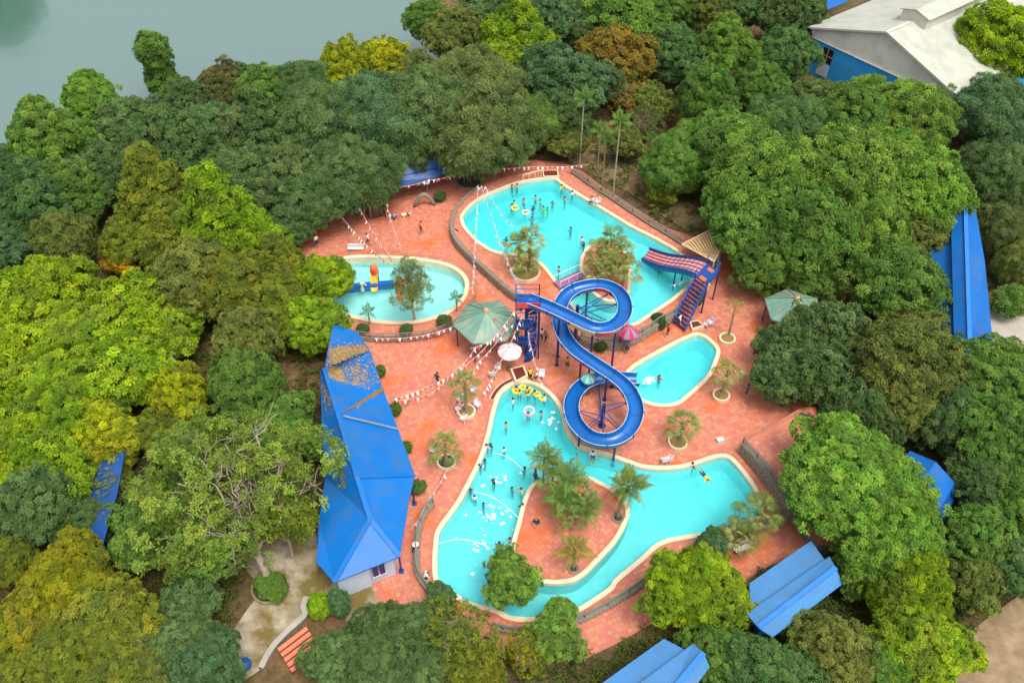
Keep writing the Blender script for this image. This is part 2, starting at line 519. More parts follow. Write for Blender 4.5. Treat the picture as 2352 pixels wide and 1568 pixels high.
LOW = crom(gp([(1185,873),(1225,876),(1258,893),(1285,922),(1300,955),(1306,985),(1329,1017),(1359,1030),(1401,1040),(1448,1057),(1486,1068),(1545,1069),(1587,1061),(1633,1046),(1663,1042),(1684,1051),(1711,1080),(1739,1120),(1753,1158),(1745,1190),(1718,1205),(1688,1217),(1646,1230),(1580,1238),(1519,1253),(1475,1291),(1422,1335),(1408,1355),(1365,1385),(1319,1412),(1270,1425),(1225,1428),(1172,1425),(1130,1406),(1071,1391),(1045,1374),(1019,1355),(998,1337),(993,1305),(995,1252),(1002,1216),(1030,1176),(1053,1142),(1084,1083),(1103,1041),(1118,990),(1128,945),(1145,900)]), 4)
ISL = crom(gp([(1240,1103),(1224,1109),(1211,1126),(1198,1159),(1188,1199),(1179,1231),(1173,1262),(1182,1300),(1212,1330),(1261,1341),(1297,1340),(1323,1334),(1350,1315),(1382,1282),(1413,1248),(1435,1212),(1446,1180),(1441,1154),(1408,1122),(1380,1106),(1355,1095),(1334,1092),(1290,1095)]), 4)
MID = crom(gp([(1439,850),(1503,808),(1583,768),(1612,766),(1635,780),(1654,803),(1647,835),(1629,869),(1591,905),(1562,928),(1528,935),(1492,930),(1466,918),(1444,892)]), 5)
ZT = 0.8      # raised terrace of the upper pool
UPP = crom(gp([(1056,501),(1060,490),(1078,469),(1106,450),(1148,432),(1190,417),(1232,410),(1259,407),(1279,409),(1295,421),(1327,442),(1369,467),(1411,492),(1454,518),(1500,541),(1527,556),(1556,573),(1585,600),(1597,625),(1592,648),(1580,663),(1550,689),(1516,712),(1468,744),(1430,757),(1390,755),(1345,740),(1320,718),(1305,695),(1287,667),(1274,651),(1253,623),(1234,604),(1200,590),(1162,587),(1129,579),(1095,558),(1074,537),(1060,518)], ZT), 4)
UISL = crom(gp([(1356,562),(1340,579),(1332,598),(1333,621),(1342,645),(1358,670),(1380,687),(1407,694),(1437,684),(1448,667),(1450,640),(1450,600),(1432,572),(1395,555)], ZT), 5)
UTER = crom(gp([(1042,500),(1050,478),(1072,452),(1100,430),(1140,412),(1190,397),(1240,386),(1290,388),(1320,402),(1360,430),(1400,455),(1440,482),(1490,515),(1540,545),(1580,570),(1625,590),(1640,620),(1625,655),(1600,678),(1560,712),(1520,737),(1475,765),(1430,784),(1385,786),(1335,775),(1300,745),(1270,715),(1235,690),(1200,683),(1165,662),(1120,622),(1072,578),(1045,545),(1038,520)], ZT), 4)
ZK = 0.35
KPOOL = crom(gp([(1078,655),(1070,632),(1045,612),(1010,600),(960,592),(905,588),(850,586),(800,588),(755,600),(735,630),(735,675),(755,710),(800,728),(850,740),(905,745),(960,742),(1010,730),(1045,712),(1070,685)], ZK), 5)
KTER = crom(gp([(1092,655),(1082,628),(1050,604),(1010,591),(905,577),(800,577),(740,592),(715,635),(715,690),(745,735),(800,766),(850,776),(910,778),(960,774),(1010,762),(1050,742),(1085,700)], ZK), 4)
ZR = 1.25     # higher deck at the right, above the stone wall
RTER = gp([(1712,1012),(1775,974),(1840,935),(1990,930),(2060,1100),(1960,1260),(1880,1250),(1838,1196),(1820,1176),(1800,1135),(1770,1090),(1738,1050)], ZR)
DECK = gp([(690,470),(760,455),(860,440),(940,425),(1010,400),(1060,385),(1110,372),(1200,366),(1290,372),(1340,395),(1420,455),(1520,520),(1600,545),(1660,520),(1690,560),(1700,610),(1745,640),(1840,560),(1980,590),(1985,760),(1940,860),(1990,930),(2000,1000),(1985,1090),(1960,1180),(1900,1235),(1850,1265),(1760,1302),(1690,1345),(1620,1380),(1510,1425),(1430,1470),(1345,1512),(1250,1500),(1180,1485),(1080,1500),(990,1470),(880,1415),(860,1380),(848,1345),(870,1240),(900,1100),(880,960),(820,860),(740,780),(700,700),(690,580)])
SHORE = gp([(-900,760),(-300,560),(0,455),(120,395),(230,345),(400,318),(600,300),(800,285),(920,255),(985,175),(992,110),(968,60),(955,0),(950,-60),(940,-150)])

# ------------------------------------------------------------------ ground
gx = np.arange(-150, 151, 1.25); gy = np.arange(-10, 260, 1.25)
X, Y = np.meshgrid(gx, gy)
XY = np.column_stack([X.ravel(), Y.ravel()])
far = [(SHORE[-1].x + 5, 400), (-900, 400), (-900, SHORE[0].y)]
lake_poly = [(p.x, p.y) for p in SHORE] + far
inl = inside(XY, lake_poly); dl = dist_poly(XY, SHORE, False)
z = -0.06 + 0.10 * np.sin(XY[:, 0] * 0.31) * np.sin(XY[:, 1] * 0.27)
z = np.minimum(z, -0.03)
z = np.where(inl, np.maximum(-0.9 - dl * 0.35, -3.0), np.where(dl < 4, -0.9 + (dl / 4) * 0.8, z))
ind = inside(XY, DECK) & (dist_poly(XY, DECK) > 1.9)
z = np.where(ind, -3.2, z)
near = ~ind & inside(XY, DECK)
z = np.where(near, -0.06, z)
ny_, nx_ = X.shape
idx = np.arange(nx_ * ny_).reshape(ny_, nx_)
F = np.stack([idx[:-1, :-1], idx[:-1, 1:], idx[1:, 1:], idx[1:, :-1]], -1).reshape(-1, 4)
V = np.column_stack([XY, z])
# skirt out to the horizon
x0, x1, y0, y1 = gx[0], gx[-1], gy[0], gy[-1]
B = 2500
b0 = len(V)
V = np.vstack([V, [(x0,y0,-.06),(x1,y0,-.06),(x1,y1,-.06),(x0,y1,-3),(-B,-B,-.06),(B,-B,-.06),(B,B,-.06),(-B,B,-3)]])
F = np.vstack([F, np.array([(4,5,1,0),(5,6,2,1),(6,7,3,2),(7,4,0,3)]) + b0])
ground = link(bpy.data.objects.new('ground', np_mesh('ground', V, F, ms('ground'), smooth=True)))
tag(ground, 'brown earth and leaf litter under the trees around the pools', kind='structure')
mb = MB(); mb.sheet([[Vector((p.x + 1.2, p.y - 2.2, -0.75)) for p in SHORE] + [Vector((p[0], p[1], -0.75)) for p in ((SHORE[-1].x + 6, 900), (-1500, 900), (-1500, SHORE[0].y - 2))]])
lake = tag(mb.build('lake', 'lake_water'), 'still grey green lake behind the trees', kind='structure')

# ------------------------------------------------------------------ deck and terraces
def dense(poly, z):
    return [Vector((p[0], p[1], z)) for p in poly]

def tiles_for(region, holes, z, ang, size=0.42, margin=0.05):
    """centres of whole tiles that lie inside region and outside holes"""
    pts = np.array([(p[0], p[1]) for p in region])
    ca, sa = math.cos(ang), math.sin(ang)
    rot = np.array([[ca, sa], [-sa, ca]])
    q = pts @ rot.T
    a = np.arange(q[:, 0].min(), q[:, 0].max(), size); c = np.arange(q[:, 1].min(), q[:, 1].max(), size)
    A, C = np.meshgrid(a, c); P = np.column_stack([A.ravel(), C.ravel()]) @ rot
    h = size * 0.72
    ok = inside(P, region) & (dist_poly(P, region) > h)
    for q_ in holes:
        ok &= ~inside(P, q_) & (dist_poly(P, q_) > h)
    return P[ok]

def tile_arrays(P, z, ang, size, gap=0.030, th=0.007):
    n = len(P); hs = (size - gap) / 2
    ca, sa = math.cos(ang), math.sin(ang)
    cor = np.array([(-1,-1),(1,-1),(1,1),(-1,1)]) * hs
    cor = np.column_stack([cor[:, 0]*ca - cor[:, 1]*sa, cor[:, 0]*sa + cor[:, 1]*ca])
    V = np.zeros((n, 8, 3))
    rs = np.random.RandomState(3)
    dz = rs.uniform(-0.0015, 0.0015, (n, 1))
    for k in range(2):
        V[:, 4*k:4*k+4, :2] = P[:, None, :] + cor[None]
        V[:, 4*k:4*k+4, 2] = (z - 0.01) if k == 0 else z + th + dz
    f = np.array([(4,5,6,7),(0,1,5,4),(1,2,6,5),(2,3,7,6),(3,0,4,7)])
    F = (np.arange(n)[:, None, None] * 8 + f[None]).reshape(-1, 4)
    at = np.repeat(rs.rand(n), 5)
    return V.reshape(-1, 3), F, at

TILE = 0.34
def deck(name, label, outline, holes, z, ang, single=0, skirt=None):
    mb = MB(); mb.sheet([dense(outline, z)] + [dense(h, z) for h in holes])
    o = tag(mb.build(name, 'grout'), label, kind='structure')
    P = tiles_for(outline, holes, z, ang, TILE)
    if single:
        # whole single tiles where the deck lies open and nearest to the camera
        pr = np.array([proj(p[0], p[1], z) for p in P])
        vis = np.zeros(len(P), bool)
        for (a, b, c, d) in ((860, 1290, 975, 1400), (1340, 1425, 1490, 1500), (1760, 1225, 1850, 1275), (905, 1130, 960, 1290)):
            vis |= (pr[:, 0] > a) & (pr[:, 0] < c) & (pr[:, 1] > b) & (pr[:, 1] < d)
        order = np.argsort(-pr[:, 1] - 1e5 * vis)
        pick = order[:single]; mask = np.zeros(len(P), bool); mask[pick] = True
        variants = []
        for k in range(6):
            V, F, at = tile_arrays(np.zeros((1, 2)), 0, ang, TILE)
            at[:] = (k + 0.5) / 6
            variants.append(np_mesh('tile', V, F, ms('tile'), at))
        for i in pick:
            child('tile', variants[random.randrange(6)], o, (P[i][0], P[i][1], z))
        P = P[~mask]
    V, F, at = tile_arrays(P, z, ang, TILE)
    s = link(bpy.data.objects.new('paving_tiles', np_mesh('paving_tiles', V, F, ms('tile'), at)))
    s.parent = o; s['kind'] = 'stuff'
    return o

def proj(x, y, z):
    d = Vector((x, y, z - CAM_H)); k = d.dot(FW)
    return (CX + FPX * d.dot(RT) / k, CY - FPX * d.dot(UP) / k)

main_deck = deck('main_deck', 'terracotta tiled deck around the pools', DECK, [LOW, MID, UTER, KTER, RTER], 0.0, R(22), single=300)
deck('upper_deck', 'raised orange tiled terrace around the upper pool', UTER, [UPP], ZT, R(-32))
deck('paddling_deck', 'raised tiled ledge around the paddling pool', KTER, [KPOOL], ZK, R(10))
deck('side_deck', 'higher tiled deck above the stone wall on the right', RTER, [], ZR, R(30))

def pool(name, label, outer, zc, zw, depth, wm, holes=(), cw=0.36, wallm='basin', deep=None):
    p = tag(empty(name, (outer[0].x, outer[0].y, zc)), label, kind='structure')
    inner = inset(outer, cw)
    hs = [list(h) for h in holes]
    top = zc + 0.07
    mb = MB()
    mb.sheet([dense(outer, top), dense(inner, top)])
    mb.wall(outer, zc - 0.15, top, True); mb.wall(inner, zw - 0.12, top, True)
    mb.build('coping', 'coping', p, recalc=False)
    mb = MB(); mb.wall(inner, zc - depth - 1.2, zw - 0.1, True)
    mb.build('basin_wall', wallm, p, recalc=False)
    # floor: sloping away from the shallow side
    xs = np.array([(q.x, q.y) for q in inner]); mn, mx_ = xs.min(0) - 0.3, xs.max(0) + 0.3
    ga = np.arange(mn[0], mx_[0] + 0.5, 0.5); gb = np.arange(mn[1], mx_[1] + 0.5, 0.5)
    A, C = np.meshgrid(ga, gb)
    W = np.column_stack([A.ravel(), C.ravel()])
    dz = np.full(len(W), depth)
    if deep is not None:
        for (c, r, extra) in deep:
            dd = np.hypot(W[:, 0] - c[0], W[:, 1] - c[1])
            tt = np.clip(1 - dd / r, 0, 1); dz = dz + extra * tt * tt * (3 - 2 * tt)
    ii = np.arange(len(W)).reshape(A.shape)
    Fq = np.stack([ii[:-1, :-1], ii[:-1, 1:], ii[1:, 1:], ii[1:, :-1]], -1).reshape(-1, 4)
    fl = np_mesh('basin_floor', np.column_stack([W[:, 0] - p.location.x, W[:, 1] - p.location.y, zw - dz - p.location.z]), Fq, ms('basin'), smooth=True)
    child('basin_floor', fl, p)
    # water: closed body reaching below the floor
    mb = MB()
    eps = inset(inner, -0.01)
    mb.sheet([dense(eps, zw)] + [dense(h, zw) for h in hs])
    n0 = len(mb.f)
    mb.sheet([dense(eps, zw - depth - 1.1)] + [dense(h, zw - depth - 1.1) for h in hs])
    mb.wall(eps, zw - depth - 1.1, zw, True)
    for h in hs: mb.wall(h, zw - depth - 1.1, zw, True)
    me = mb.mesh('water', ms(wm), p.location)
    bm = bmesh.new(); bm.from_mesh(me); bmesh.ops.remove_doubles(bm, verts=bm.verts, dist=0.0005)
    bmesh.ops.recalc_face_normals(bm, faces=bm.faces); bm.to_mesh(me); bm.free()
    child('water', me, p)
    return p

def island(name, label, outer, z, zw, ang):
    o = tag(empty(name, (outer[0].x, outer[0].y, z)), label, kind='structure')
    inner = inset(outer, 0.34); top = z + 0.07
    mb = MB(); mb.sheet([dense(outer, top), dense(inner, top)]); mb.wall(outer, zw - 2.2, top, True); mb.wall(inner, z - 0.2, top, True)
    mb.build('coping', 'coping', o, recalc=False)
    mb = MB(); mb.sheet([dense(inner, z + 0.02)]); mb.build('paving_bed', 'grout', o)
    P = tiles_for(inner, [], z, ang, TILE)
    V, F, at = tile_arrays(P - np.array([o.location.x, o.location.y]), 0.02, ang, TILE)
    variants = []
    if len(P) > 300:
        V, F, at = tile_arrays(P[300:] - np.array([o.location.x, o.location.y]), 0.02, ang, TILE)
        s = child('paving_tiles', np_mesh('paving_tiles', V, F, ms('tile'), at), o); s['kind'] = 'stuff'
    for k in range(6):
        V, F, at = tile_arrays(np.zeros((1, 2)), 0, ang, TILE); at[:] = (k + 0.5) / 6
        variants.append(np_mesh('tile', V, F, ms('tile'), at))
    for q in P[:300]:
        child('tile', variants[random.randrange(6)], o, (q[0] - o.location.x, q[1] - o.location.y, 0.02))
    return o

def g2(px, py): 
    q = G(px, py); return (q.x, q.y)
pool('lower_pool', 'large curved lower pool with an island', LOW, 0.0, -0.22, 1.2, 'pool_water', [ISL], deep=[(g2(1210,900), 9, 0.5), (g2(1330,1045), 7, 0.45), (g2(1560,1080), 8, 0.3), (g2(1700,1090), 6, 0.3)])
island('pool_island', 'terracotta tiled island in the lower pool', ISL, 0.0, -0.22, R(38))
pool('middle_pool', 'small landing pool at the end of the blue slide', MID, 0.0, -0.22, 1.2, 'pool_water', deep=[(g2(1520,805), 5, 0.6), (g2(1620,790), 4, 0.6)])
pool('upper_pool', 'upper pool with palm island', UPP, ZT, ZT - 0.22, 1.2, 'pool_water', [UISL], deep=[(g2(1105,445), 20, 0.5), (g2(1585,620), 4, 0.5)])
island('palm_island', 'small palm island in the upper pool', UISL, ZT, ZT - 0.22, R(-20))
pool('paddling_pool', 'oval paddling pool with water set low in it', KPOOL, ZK, ZK - 0.62, 0.6, 'kid_water', cw=0.42, wallm='basin_grey', deep=None)

# ------------------------------------------------------------------ stone retaining walls
stone_meshes = []
mat('wall_cap', (0.20, 0.17, 0.13), .85, .25, 4.0, .3, 20)
def stones():
    for k in range(7):
        rs = random.Random(40 + k); bm = bmesh.new()
        bmesh.ops.create_icosphere(bm, subdivisions=1, radius=1.0)
        for v in bm.verts:
            v.co *= rs.uniform(0.85, 1.12)
            for i in range(3):
                if abs(v.co[i]) > 0.72: v.co[i] = math.copysign(0.72, v.co[i])
        me = bpy.data.meshes.new('stone'); bm.to_mesh(me); bm.free(); me.materials.append(M['stone'])
        stone_meshes.append(me)
stones()

def stone_wall(label, path, z0, z1, th=0.32, side=1, rail=True, sizes=0.27, railm='railgreen', cap='wall_cap', single=True, posts=1.6):
    """retaining wall along a path, stones on its outer face, with a rail on top"""
    t = thing('stone_wall', label, 'wall', (path[0].x, path[0].y, z0))
    a, b = off_path(path, th / 2), off_path(path, -th / 2)
    mb = MB()
    ring = a + b[::-1]
    mb.sheet([dense(ring, z1)]); mb.wall(ring, z0 - 0.1, z1, True)
    mb.build('core', 'mortar', t, recalc=False)
    mb = MB(); ring = off_path(path, th / 2 + 0.04); ring = ring + off_path(path, -th / 2 - 0.04)[::-1]
    mb.sheet([dense(ring, z1 + 0.07)]); mb.wall(ring, z1, z1 + 0.07, True)
    mb.build('wall_cap', cap, t, recalc=False)
    f = off_path(path, side * th / 2)
    L = [0]
    for i in range(1, len(f)): L.append(L[-1] + (f[i] - f[i-1]).length)
    rows = max(1, int((z1 - z0) / (sizes * 0.85)))
    rs = random.Random(len(label))
    lst = []
    for r in range(rows):
        s = rs.uniform(0, sizes)
        while s < L[-1]:
            i = max(j for j in range(len(L)) if L[j] <= s)
            if i >= len(f) - 1: break
            q = f[i].lerp(f[i+1], (s - L[i]) / max(L[i+1] - L[i], 1e-6))
            d = (f[i+1] - f[i]); an = math.atan2(d.y, d.x)
            sz = sizes * rs.uniform(0.75, 1.25)
            lst.append((q, z0 + (r + 0.5) * (z1 - z0) / rows + rs.uniform(-0.03, 0.03), an, sz, (z1 - z0) / rows * 0.66))
            s += sz * 1.02
    for q, zz, an, sz, hh in lst[:300]:
        o = child('stone', stone_meshes[rs.randrange(7)], t, (q.x - path[0].x, q.y - path[0].y, zz - z0), (rs.uniform(-.2, .2), rs.uniform(-.25, .25), an), (sz * 0.66, 0.13, hh))
    if rail:
        rp = dense(path, z1 + 0.62)
        mb = MB(); mb.tube(rp, 0.055, 6); mb.tube(dense(path, z1 + 0.36), 0.04, 6)
        mb.build('rail', railm, t, smooth=True)
        d = 0.0; last = -9
        for i in range(len(path)):
            if L[i] - last > posts:
                last = L[i]
                mb = MB(); mb.tube([Vector((path[i].x, path[i].y, z1)), Vector((path[i].x, path[i].y, z1 + 0.7))], 0.06, 6)
                mb.build('post', railm, t, smooth=True)
    return t

def seg(poly, a, b):
    """part of a closed outline between the points nearest to two survey positions"""
    k = len(poly)
    ia = min(range(k), key=lambda i: (poly[i].xy - a.xy).length); ib = min(range(k), key=lambda i: (poly[i].xy - b.xy).length)
    out = []; i = ia
    while True:
        out.append(poly[i].copy())
        if i == ib: break
        i = (i + 1) % k
    return out

pth = seg(UTER, G(1195,684,ZT), G(1100,432,ZT))
stone_wall('low stone retaining wall on the left of the upper pool', [Vector((p.x, p.y, 0)) for p in pth], 0.0, ZT + 0.05, side=-1 if area2(UTER) > 0 else 1, rail=False)
pth = seg(UTER, G(1610,668,ZT), G(1335,775,ZT))
stone_wall('low stone wall with rail below the upper pool, behind the crimson umbrella', [Vector((p.x, p.y, 0)) for p in pth], 0.0, ZT + 0.05, side=-1 if area2(UTER) > 0 else 1, rail=True, posts=1.2)
pth = [Vector((p.x, p.y, 0)) for p in crom([G(a, b, ZR) for a, b in [(1706,1016),(1738,1050),(1770,1090),(1800,1135),(1820,1176)]], 6, False)]
stone_wall('tall rough stone wall with rail right of the lower pool', pth, 0.0, ZR, side=-1, sizes=0.3)
pth = seg(KTER, G(800,766,ZK), G(1088,690,ZK))
stone_wall('low dark stone kerb wall below the paddling pool', [Vector((p.x, p.y, 0)) for p in pth], 0.0, ZK + 0.02, th=0.2, side=-1, rail=True, sizes=0.22, posts=1.0, railm='mortar')
pth = crom(gp([(995,1160),(972,1190),(960,1235),(957,1290),(962,1325),(985,1360),(1000,1378)]), 6, False)
stone_wall('curved stone wall with rail at the lower left of the lower pool', pth, 0.0, 0.45, side=1, posts=1.8)
pth = crom(gp([(1815,1178),(1790,1195),(1755,1214),(1700,1232),(1655,1246)]), 6, False)
stone_wall('dark low wall below the fan palm at the right end of the lower pool', pth, 0.0, 0.5, side=1, posts=1.8)
pth = crom(gp([(1490,1330),(1462,1352),(1425,1377),(1380,1403),(1335,1425),(1290,1440)]), 6, False)
stone_wall('low wall with green rail along the bottom right of the lower pool', pth, 0.0, 0.3, side=1, posts=1.8)
pth = crom(gp([(1215,1452),(1170,1452),(1130,1442)]), 6, False)
stone_wall('short low wall under the yellowing trees below the lower pool', pth, 0.0, 0.3, side=1, posts=1.8)
pth = seg(UTER, G(1315,400,ZT), G(1575,567,ZT)) if area2(UTER) > 0 else seg(UTER, G(1315,400,ZT), G(1575,567,ZT))
if len(pth) > len(UTER) * 0.6: pth = seg(UTER, G(1575,567,ZT), G(1315,400,ZT))
stone_wall('long low wall with grey rail between the upper pool and the dry slope', [Vector((p.x, p.y, 0)) for p in pth], 0.0, ZT + 0.2, side=1, posts=2.0)

# step line at the far edge of the higher deck
mb = MB(); mb.wall([RTER[i] for i in range(len(RTER))], -0.1, ZR, True)
o = mb.build('deck_edge', 'mortar', None, recalc=False); tag(o, 'dark edge of the higher deck on the right', kind='structure')
mb = MB(); mb.wall(UTER, -0.1, ZT, True); tag(mb.build('terrace_edge', 'mortar', recalc=False), 'edge of the raised terrace of the upper pool', kind='structure')
mb = MB(); mb.wall(KTER, -0.1, ZK, True); tag(mb.build('terrace_edge', 'mortar', recalc=False), 'edge of the ledge of the paddling pool', kind='structure')

# ------------------------------------------------------------------ paths and roads
mb = MB(); mb.sheet([dense(crom(gp([(730,1330),(745,1310),(850,1330),(870,1400),(800,1460),(790,1400),(735,1370),(700,1400),(660,1455),(600,1535),(545,1570),(540,1600),(500,1560),(530,1460),(560,1410),(595,1350),(560,1290),(640,1230),(720,1200)]), 3), 0.004)])
tag(mb.build('path', 'concrete'), 'stained pale concrete path beside the blue roofed house', kind='structure')
mb = MB(); mb.sheet([dense(gp([(2170,1600),(2190,1510),(2240,1440),(2300,1395),(2420,1310),(2600,1250),(2600,1700),(2170,1700)]), 0.004)])
tag(mb.build('road', 'road'), 'sandy dirt road in the bottom right corner', kind='structure')
mb = MB(); mb.sheet([dense(gp([(2275,715),(2400,735),(2500,700),(2500,790),(2340,790),(2270,790)]), 0.004)])
tag(mb.build('yard', 'pale_concrete'), 'pale concrete yard beside the long blue roof', kind='structure')
mb = MB(); mb.sheet([dense(crom(gp([(1360,400),(1440,440),(1560,520),(1600,525),(1650,510),(1560,450),(1500,400),(1440,350),(1380,330),(1300,330),(1310,370)]), 3), 0.004)])
mat('dry_slope', (0.20, 0.135, 0.06), 0.95, 0.35, 1.2, 0.6, 8, stain=(0.12, 0.10, 0.03), stain_sc=0.5)
tag(mb.build('dry_slope', 'dry_slope'), 'dry grassy earth beside the upper pool', kind='structure')
# ------------------------------------------------------------------ blue roofed buildings
def rib_dir(a, b):
    d = (b - a); d.z = 0; d.normalize(); return (d.x, d.y)

def building(name, label, planes, foot, roofm, wallm, wz, base, window=None, ridges=(), ridgem=None, side_planes=()):
    """planes: roof planes as lists of (px,py,z); foot: eave outline for the walls"""
    t = thing(name, label, 'building', base)
    for i, pl in enumerate(planes):
        pts = [G(*q) for q in pl]
        mb = MB(); mb.slab(pts, 0.10); mb.build('roof', roofm, t)
    if foot:
        pts = [G(*q) for q in foot]
        pts = inset(pts, 0.7)
        mb = MB(); mb.wall(pts, -0.1, wz, True)
        mb.build('wall', wallm, t)
    for r in ridges:
        pts = [G(*q) + Vector((0, 0, 0.03)) for q in r]
        mb = MB(); 
        for i in range(len(pts) - 1): mb.bar(pts[i], pts[i+1], 0.34, 0.08)
        mb.build('ridge_cap', ridgem or roofm, t)
    return t

pa, pb = G(778,955,5), G(820,1095,5)
roof_mat('roof_blue_left', (0.003, 0.135, 0.45), 0.36, 0.30, rib_dir(pa, pb), 0.006)
E5, E3 = 5.0, 3.0
H_planes = [
    [(765,742,4.2),(822,764,3.0),(850,804,3.0),(745,846,4.8)],
    [(745,846,4.8),(850,804,3.0),(879,890,3.0),(778,955,5.0)],
    [(778,955,5.0),(880,893,2.98),(915,987,3.0)],
    [(778,955,5.0),(915,987,3.0),(953,1090,3.0),(820,1095,5.0)],
    [(820,1095,5.0),(953,1090,3.0),(942,1135,3.0),(918,1277,3.0),(850,1192,4.3)],
    [(850,1192,4.3),(918,1277,3.0),(767,1337,3.0)],
    [(850,1192,4.3),(767,1337,3.0),(727,1290,3.0),(733,1190,3.0),(747,1095,3.0),(820,1095,5.0)],
    [(820,1095,5.0),(747,1095,3.0),(738,955,3.2),(778,955,5.0)],
    [(778,955,5.0),(738,955,3.2),(736,850,3.4),(745,846,4.8)],
]
house = building('blue_roof_house', 'long house with bright blue hipped sheet roof left of the lower pool', H_planes,
    [(765,742,3),(822,764,3),(850,804,3),(879,890,3),(915,987,3),(953,1090,3),(942,1135,3),(918,1277,3),(767,1337,3),(727,1290,3),(747,1095,3),(738,955,3),(736,850,3)],
    'roof_blue_left', 'paleblue_wall', 2.95, (*G(840,1100).xy, 0),
    ridges=[[(778,955,5.02),(820,1095,5.02),(850,1192,4.32)],[(850,1192,4.32),(918,1277,3.02)],[(850,1192,4.32),(767,1337,3.02)],[(778,955,5.0),(915,987,3.0)],[(820,1095,5.0),(953,1090,3.0)],[(745,846,4.8),(778,955,5.0)]])
# pale flashing wedge between two roof planes
mb = MB(); mb.slab([G(783,950,5.0) + Vector((0,0,.06)), G(879,889,3.0) + Vector((0,0,.07)), G(884,897,2.98) + Vector((0,0,.09)), G(840,925,3.7)+Vector((0,0,.11))], 0.05)
o = mb.build('flashing', 'dead_leaf', house); o['label'] = 'pale flashing littered with dead leaves'
mb = MB()
for (a, b) in (((790,957,4.98),(914,986,3.02)),): 
    mb.bar(G(*a) + Vector((0,0,.09)), G(*b) + Vector((0,0,.09)), 0.16, 0.04)
mb.build('flashing', 'steel', house)
for px, py in ((917,1262),(948,1105),(897,930)):
    q = G(px, py, 2.9); mb = MB(); mb.tube([(q.x - .1, q.y, 0), (q.x - .1, q.y, 2.95)], 0.07, 8); mb.build('post', 'navy', house)
    mb = MB(); mb.box((q.x - .1, q.y, 0.06), (0.35, 0.35, 0.12)); mb.build('post_base', 'blue_paint', house)
# front wall and window under the south eave
q0, q1 = G(775,1334,2.9), G(905,1283,2.9)
d = (q1 - q0).normalized(); nrm = Vector((d.y, -d.x, 0))
def on_wall(s, z, out=0.0):
    p = q0.lerp(q1, s) - nrm * 0.45 + nrm * out; return Vector((p.x, p.y, z))
mb = MB(); mb.bar(on_wall(0.0, 1.45, .06), on_wall(0.56, 1.45, .06), 0.1, 2.8); mb.build('front_wall', 'paleblue_wall', house)
for s in (0.62, 0.74):
    mb = MB(); mb.bar(on_wall(s, 1.8, .08), on_wall(s + 0.09, 1.8, .08), 0.08, 1.5); wn = mb.build('window', 'navy', house)
    mb = MB(); mb.bar(on_wall(s - 0.015, 2.6, .1), on_wall(s + 0.105, 2.6, .1), 0.09, 0.08); mb.build('frame', 'white_paint', wn)
    mb = MB(); mb.bar(on_wall(s - 0.015, 1.0, .1), on_wall(s + 0.105, 1.0, .1), 0.09, 0.08); mb.build('sill', 'white_paint', wn)

# fallen leaves lying on the upper roof planes
def on_plane(px, py, pl):
    a, b, c = [G(*q) for q in pl[:3]]; n = (b - a).cross(c - a).normalized()
    d = FW + RT * ((px - CX) / FPX) + UP * ((CY - py) / FPX); o = Vector((0, 0, CAM_H))
    return o + d * ((a - o).dot(n) / d.dot(n)), (n if n.z > 0 else -n)
def litter(name, label, strokes, seed, size=0.10):
    """dead leaves strewn along strokes on the roof planes"""
    rs = random.Random(seed); mb = MB()
    for (x0, y0, x1, y1, sd_, k, pi) in strokes:
        pl = H_planes[pi]; poly = [(q[0], q[1]) for q in pl]
        for _ in range(k):
            t = rs.random(); x = x0 + (x1 - x0) * t + rs.gauss(0, sd_); y = y0 + (y1 - y0) * t + rs.gauss(0, sd_)
            if not inside(np.array([(x, y)]), poly)[0]: continue
            p, n = on_plane(x, y, pl); p += n * .03
            e1 = n.orthogonal().normalized(); e2 = n.cross(e1); a = rs.uniform(0, 6.28); s_ = size * rs.uniform(.6, 1.4)
            u = (e1 * math.cos(a) + e2 * math.sin(a)) * s_; v = n.cross(u) * .55
            mb.add([p - u, p + v, p + u + n * .02, p - v], [(0, 1, 2, 3)])
    V = np.array(mb.v); F = np.array(mb.f); r2 = np.random.RandomState(seed)
    o = link(bpy.data.objects.new(name, np_mesh(name, V, F, ms('dead_leaf'), r2.rand(len(F)))))
    return tag(o, label, 'leaves', kind='stuff')
litter('fallen_leaves', 'brown fallen leaves littering the upper end of the blue house roof', [
    (762, 808, 842, 803, 7, 900, 0), (762, 815, 800, 812, 9, 500, 0), (760, 830, 790, 830, 12, 400, 0),
    (768, 845, 790, 905, 7, 520, 1), (775, 850, 850, 850, 22, 420, 1), (800, 880, 850, 890, 22, 220, 1), (760, 850, 775, 880, 8, 260, 1),
    (742, 880, 765, 940, 9, 200, 8), (800, 935, 870, 900, 5, 60, 2)], 5)

# right, long roof with a raised ridge strip
roof_mat('roof_blue_right', (0.003, 0.115, 0.41), 0.36, 0.45, (0.1, 0.99), 0.02)
building('blue_roof_hall', 'long blue roofed hall with raised ridge strip at the right edge', [
    [(2135,497,3.2),(2187,484,4.3),(2194,815,4.3),(2140,815,3.2)],
    [(2184,480,4.75),(2217,473,5.4),(2228,815,5.4),(2192,815,4.75)],
    [(2217,473,5.4),(2240,475,4.7),(2262,600,4.5),(2282,800,3.6),(2228,815,5.4)]],
    [(2137,500,3),(2240,480,3),(2280,800,3),(2142,810,3)], 'roof_blue_right', 'paleblue_wall', 3.2, (*G(2210,700).xy, 0),
    ridges=[[(2217,473,5.42),(2228,815,5.42)]], ridgem='wall_blue')
